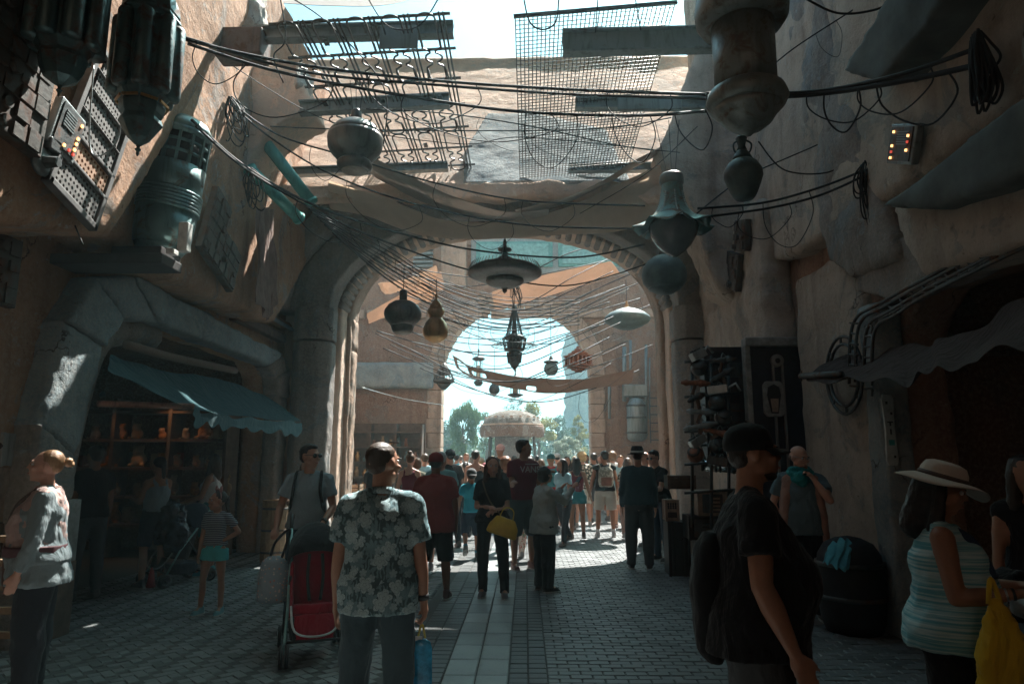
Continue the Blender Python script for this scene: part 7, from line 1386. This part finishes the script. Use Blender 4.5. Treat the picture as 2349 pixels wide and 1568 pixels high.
# right stall: crates, telescope, salvage board
Y_ = 9.6
X1 = lambda u, Y=Y_: P(u, 0, Y=Y).x
Z1 = lambda v, Y=Y_: P(1600, v, Y=Y).z
crate(X1(1500), X1(1541), 0, Z1(1202), 9.95, .4, 'tall dark drum case at the left foot of the right hand stall', BLACK, 'straps')
crate(X1(1541), X1(1625), 0, Z1(1238), 9.3, .5, 'big grey trunk at the front foot of the right hand stall', OLD, 'straps')
crate(X1(1530), X1(1592), Z1(1238)+.005, Z1(1182), 9.55, .45, 'dark middle case on the big grey trunk', BLACK, 'panel')
crate(X1(1548), X1(1604), Z1(1181), Z1(1124), 9.5, .42, 'tan switch box with a recessed panel on the stall stack', TANB, 'panel')
crate(X1(1604), X1(1690), Z1(1238)+.005, Z1(1124), 9.6, .4, 'dark brown box right of the tan switch box', WOODD, 'mesh')
crate(X1(1497), X1(1522), Z1(1200)+.0, Z1(1150), 9.98, .3, 'small tan box with slots on the tall drum case', TANB, 'holes')
crate(X1(1505), X1(1560), Z1(1124)+.0, Z1(1092), 10.0, .35, 'brown flat box under the silver telescope', WOODD, 'ribs')
q = MB(); rings(q, [(0, .09, .09, 0, 0), (.04, .10, .10, 0, 0), (.28, .10, .10, 0, 0), (.34, .07, .07, 0, 0), (.37, .04, .04, 0, 0)], Matrix.Translation((X1(1606), 9.25, Z1(1238)+.02))); tag(bevel(q.build('pale_jug', plain('pale stoneware', (.30,.25,.22), .5), None, True), .01), 'pale stoneware jug on the big grey trunk', 'jug')
t = thing('silver_telescope', 'silver banded telescope tube lying on top of the stall crates', 'telescope', (X1(1600), 9.5, Z1(1070)))
pa, pb = Vector((X1(1558), 9.5, Z1(1066))), Vector((X1(1636), 9.3, Z1(1074)))
q = MB(); q.tube([pa, pb], .072, 24); q.build('tube', metal('polished tube', (.55,.62,.62), rough=.18, amt=.75, m=1), t, True)
for f in (.0, .32, .42, .72, .96): q = MB(); q.tube([pa.lerp(pb, f), pa.lerp(pb, f+.04)], .080, 24); q.build('band', IRON, t, True)
q = MB(); q.tube([pb, pb+(pb-pa)*.12], .05, 20); q.build('lens', BLACK, t, True); q = MB(); q.tube([pa+Vector((.05, 0, .07)), pa+Vector((.0, 0, .26)), pa+Vector((.45, 0, .32))], .018, 8); q.build('bracket', IRON, t)
bd = thing('salvage_board', 'black display board with two round headed rails on the right wall', 'board', (3.1, 9.1, 0)); BY = 9.05
xa, xb = P(1668, 0, Y=BY).x, P(1822, 0, Y=BY).x; zt, zb = P(1740, 792, Y=BY).z, .3
q = MB(); q.box((xa, BY, zb), (xb, BY+.08, zt)); bevel(q.build('back_board', plain('blue black board', (.022,.025,.035), .6), bd), .01)
q = MB(); q.box((xa-.05, BY-.10, zt-.02), (xb+.02, BY+.10, zt+.10)); bevel(q.build('top_rail', OLD, bd), .02); q = MB(); q.box((xa-.05, BY-.06, zb), (xa+.02, BY+.1, zt)); bevel(q.build('side_post', OLD, bd), .01)
for uu in (1727, 1805):
    cx = P(uu, 0, Y=BY).x; zc = P(uu, 828, Y=BY).z; q = MB()
    q.box((cx-.075, BY-.05, .5), (cx-.045, BY-.01, zc)); rl = bevel(q.build('rail', GREYM, bd), .005); q = MB(); q.box((cx+.045, BY-.05, .5), (cx+.075, BY-.01, zc)); bevel(q.build('rail', GREYM, bd), .005)
    q = MB(); q.lathe([(0, .085), (.04, .085), (.05, .07)], (0,0,0), 24, Matrix.Translation((cx, BY-.01, zc)) @ Matrix.Rotation(math.pi/2, 4, 'X')); hd_ = q.build('rail_head', GREYM, bd, True); q = MB(); q.lathe([(.05, .035), (.06, .03)], (0,0,0), 16, Matrix.Translation((cx, BY-.01, zc)) @ Matrix.Rotation(math.pi/2, 4, 'X')); q.build('bolt', BLACK, hd_)
    for k in range(4): q = MB(); z_ = .8+k*.45; q.box((cx-.046, BY-.045, z_), (cx+.046, BY-.015, z_+.03)); q.build('cross_rung', GREYM, bd)
cx, zc = P(1772, 915, Y=BY).x, P(1772, 915, Y=BY).z; o8 = [(-.13,-.18),(-.09,-.23),(.09,-.23),(.13,-.18),(.13,.18),(.09,.23),(-.09,.23),(-.13,.18)]
q = MB(); q.prism([(cx+a, zc+b_) for a, b_ in o8], 'y', BY-.06, BY); hp_ = bevel(q.build('octagon_plate', OLD, bd), .01)
q = MB(); q.prism([(cx+a, zc+b_) for a, b_ in ((-.09,.05),(-.07,.15),(0,.19),(.07,.15),(.09,.05),(.045,-.19),(-.045,-.19))], 'y', BY-.07, BY-.055); q.build('dark_inset', BLACK, hp_)
q = MB(); q.prism([(cx+a, zc+b_) for a, b_ in ((-.05,0),(.05,0),(.035,-.17),(-.035,-.17))], 'y', BY-.085, BY-.068); q.build('inner_plate', TANB, hp_)
random.seed(9); adj = ['topmost', 'second', 'third', 'fourth', 'fifth', 'sixth', 'seventh', 'lowest']
rk = thing('salvage_rack', 'dark iron rack holding scrap parts left of the black display board', 'rack', tuple(P(1630, 1250, Y=9.2)))
for u_ in (1588, 1632, 1672): q = MB(); q.tube([P(u_, 1210, Y=9.2), P(u_, 815, Y=9.2)], .022, 8); q.build('upright', IRON, rk, True)
for v_ in (830, 910, 990, 1065, 1130): q = MB(); q.tube([P(1570, v_, Y=9.18), P(1690, v_-8, Y=9.18)], .018, 8); q.build('rail', IRON, rk, True)
for col_ in (0, 1):
    for k in range(8):
        v = 812+k*33+(14 if col_ else 0); u = (1650 if col_ else 1604)+random.uniform(-9, 9); c = P(u, v, Y=9.05-.06*col_); L_ = random.uniform(.30, .52); t = thing('salvage_part', '%s scrap part in the %s column of the iron rack' % (adj[k], 'right' if col_ else 'left'), 'scrap part', tuple(c), 0, 'scrap parts on the iron rack')
        M = Matrix.Translation(c) @ Matrix.Rotation(random.uniform(-.55, .3), 4, 'Y') @ Matrix.Rotation(random.uniform(-.6, .6), 4, 'Z'); mm = [SILVER, BRONZE, STEEL, COPPER, IRON][random.randrange(5)]; ty = random.randrange(3)
        if ty == 0:
            q = MB(); q.lathe([(-L_/2, .02), (-L_*.3, .045), (-L_*.25, .032), (L_*.1, .036), (L_*.12, .05), (L_*.2, .05), (L_/2, .018)], (0,0,0), 14, M @ Matrix.Rotation(math.pi/2, 4, 'Y')); q.build('barrel', mm, t, True)
            q = MB(); q.box((-L_*.05, -.02, -.16), (L_*.06, .02, -.03), M @ Matrix.Rotation(.3, 4, 'Y')); bevel(q.build('grip', WOODD, t), .006)
        elif ty == 1:
            q = MB(); q.box((-L_*.35, -.05, -.06), (L_*.25, .05, .05), M); bevel(q.build('housing', mm, t), .012)
            for f in (-.25, -.1, .08): q = MB(); q.lathe([(.05, .03), (.075, .024)], (L_*f, 0, 0), 12, M); q.build('dial', IRON, t, True)
            q = MB(); q.tube([M @ Vector((L_*.25, 0, 0)), M @ Vector((L_*.5, 0, .05)), M @ Vector((L_*.6, 0, -.06))], .016, 8); q.build('spout', mm, t, True)
        else:
            q = MB(); q.lathe([(-.07, .05), (-.04, .10), (.02, .11), (.07, .08), (.10, .03)], (0,0,0), 20, M @ Matrix.Rotation(.8, 4, 'X')); q.build('bowl', mm, t, True)
            q = MB(); q.lathe([(.06, .085), (.085, .085)], (0,0,0), 20, M @ Matrix.Rotation(.8, 4, 'X')); q.build('rim', IRON, t, True)
        q = MB(); q.tube(spline([M @ Vector((-.02, .03, .04)), M @ Vector((0, .06, .10)), M @ Vector((.03, .10, .06))], 4), .007, 6); q.build('hook', STEEL, t)
crate(X1(1578, 9.4), X1(1668, 9.4), Z1(1060), Z1(800), 9.42, .3, 'bulky dark machinery cabinet behind the iron rack of scrap', plain('charcoal cabinet', (.03,.03,.034), .6, var=.4), 'panel', 'machinery_cabinet')
# dark vat with cloth beside the bald man
c = P(1945, 1250, Y=6.9); t = thing('dark_vat', 'round dark vat half lost in shadow right of the bald man', 'vat', (c.x, 6.9, 0))
q = MB(); q.lathe([(0, .24), (.1, .28), (.45, .31), (.7, .28), (.8, .22), (.85, .12), (.87, .02)], (c.x, 6.9, 0), 28); q.build('vessel', plain('dark glazed clay', (.010,.012,.016), .75, var=.4), t, True)
for z_ in (.3, .6): q = MB(); q.lathe([(z_, .308), (z_+.04, .31)], (c.x, 6.9, 0), 28); q.build('band', IRON, t, True)
tag(sheet('teal_cloth', [P(1900, 1246, Y=6.75), P(1930, 1236, Y=6.75), P(1960, 1244, Y=6.75)], [P(1885, 1290, Y=6.55), P(1915, 1300, Y=6.50), P(1945, 1310, Y=6.52)], cloth('teal patterned scrap', (.08,.30,.36), var=.6), nu=16, wr=.03), 'small bright teal cloth scrap on the dark vat', 'cloth')
# goods at the lower right edge
c = P(2300, 1420, Y=3.0); t = thing('yellow_bag', 'long yellow cloth bag hanging at the lower right edge', 'bag', tuple(c))
q = MB(); rings(q, [(-.62, .13, .06, .01, 0), (-.4, .135, .07, .005, 0), (-.15, .11, .06, -.01, 0), (.0, .07, .04, -.02, 0), (.09, .022, .015, -.03, 0)], Matrix.Translation(c)); organic(q.build('bag_body', cloth('yellow canvas', (.55,.36,.03), wr=1), t), .012, 2, [(.12, .06), (.04, .015)])
q = MB(); q.tube(spline([c+Vector((-.05, 0, .06)), c+Vector((-.03, 0, .16)), c+Vector((0, 0, .06))], 5), .01, 6); q.build('strap', MATS['yellow canvas'], t, True)
t = thing('goods_cart', 'dark cart piled with black and white cloth at the right edge', 'cart', (2.45, 3.25, 0))
q = MB(); q.box((2.28, 3.2, .35), (2.9, 3.75, .78)); bevel(q.build('cart_body', BLACK, t), .02)
for a_ in ((2.32, 3.24), (2.86, 3.24), (2.32, 3.7), (2.86, 3.7)): q = MB(); q.tube([(a_[0], a_[1], 0), (a_[0], a_[1], 1.0)], .015, 8); q.build('leg', IRON, t)
q = MB(); q.tube([(2.3, 3.22, .98), (2.9, 3.22, .98)], .014, 8); q.build('rail', IRON, t)
for k, (m_, x_, z_, a_) in enumerate(((WHT, 2.38, .92, .3), (BLK, 2.48, .86, .2), (PALE, 2.62, .80, .25), (BLK, 2.40, 1.0, .2))):
    q = MB(); rings(q, [(-.06, .16, .12, 0, 0), (0, .18, .14, 0, 0), (.06, .14, .1, 0, 0)], Matrix.Translation((x_, 3.3+.05*k, z_)) @ Matrix.Rotation(a_, 4, 'Y')); organic(q.build('folded_cloth', m_, t), .012, 1, [(.09, .05), (.03, .012)])

# ================================================================ AIR: thin haze added, tinted teal to veil the view and lift shadows
hzm = bpy.data.materials.new('added teal haze'); hzm.use_nodes = True; t_ = hzm.node_tree; t_.nodes.clear(); o_ = t_.nodes.new('ShaderNodeOutputMaterial'); v_ = t_.nodes.new('ShaderNodeVolumePrincipled')
v_.inputs['Color'].default_value = (.62, .95, 1.0, 1); v_.inputs['Density'].default_value = HAZE; v_.inputs['Anisotropy'].default_value = .55; t_.links.new(v_.outputs[0], o_.inputs['Volume'])
q = MB(); q.box((-420, -70, -1.4), (420, 920, 40)); hz = q.build('haze', hzm); hz['kind'] = 'stuff'
S.cycles.volume_bounces = 1
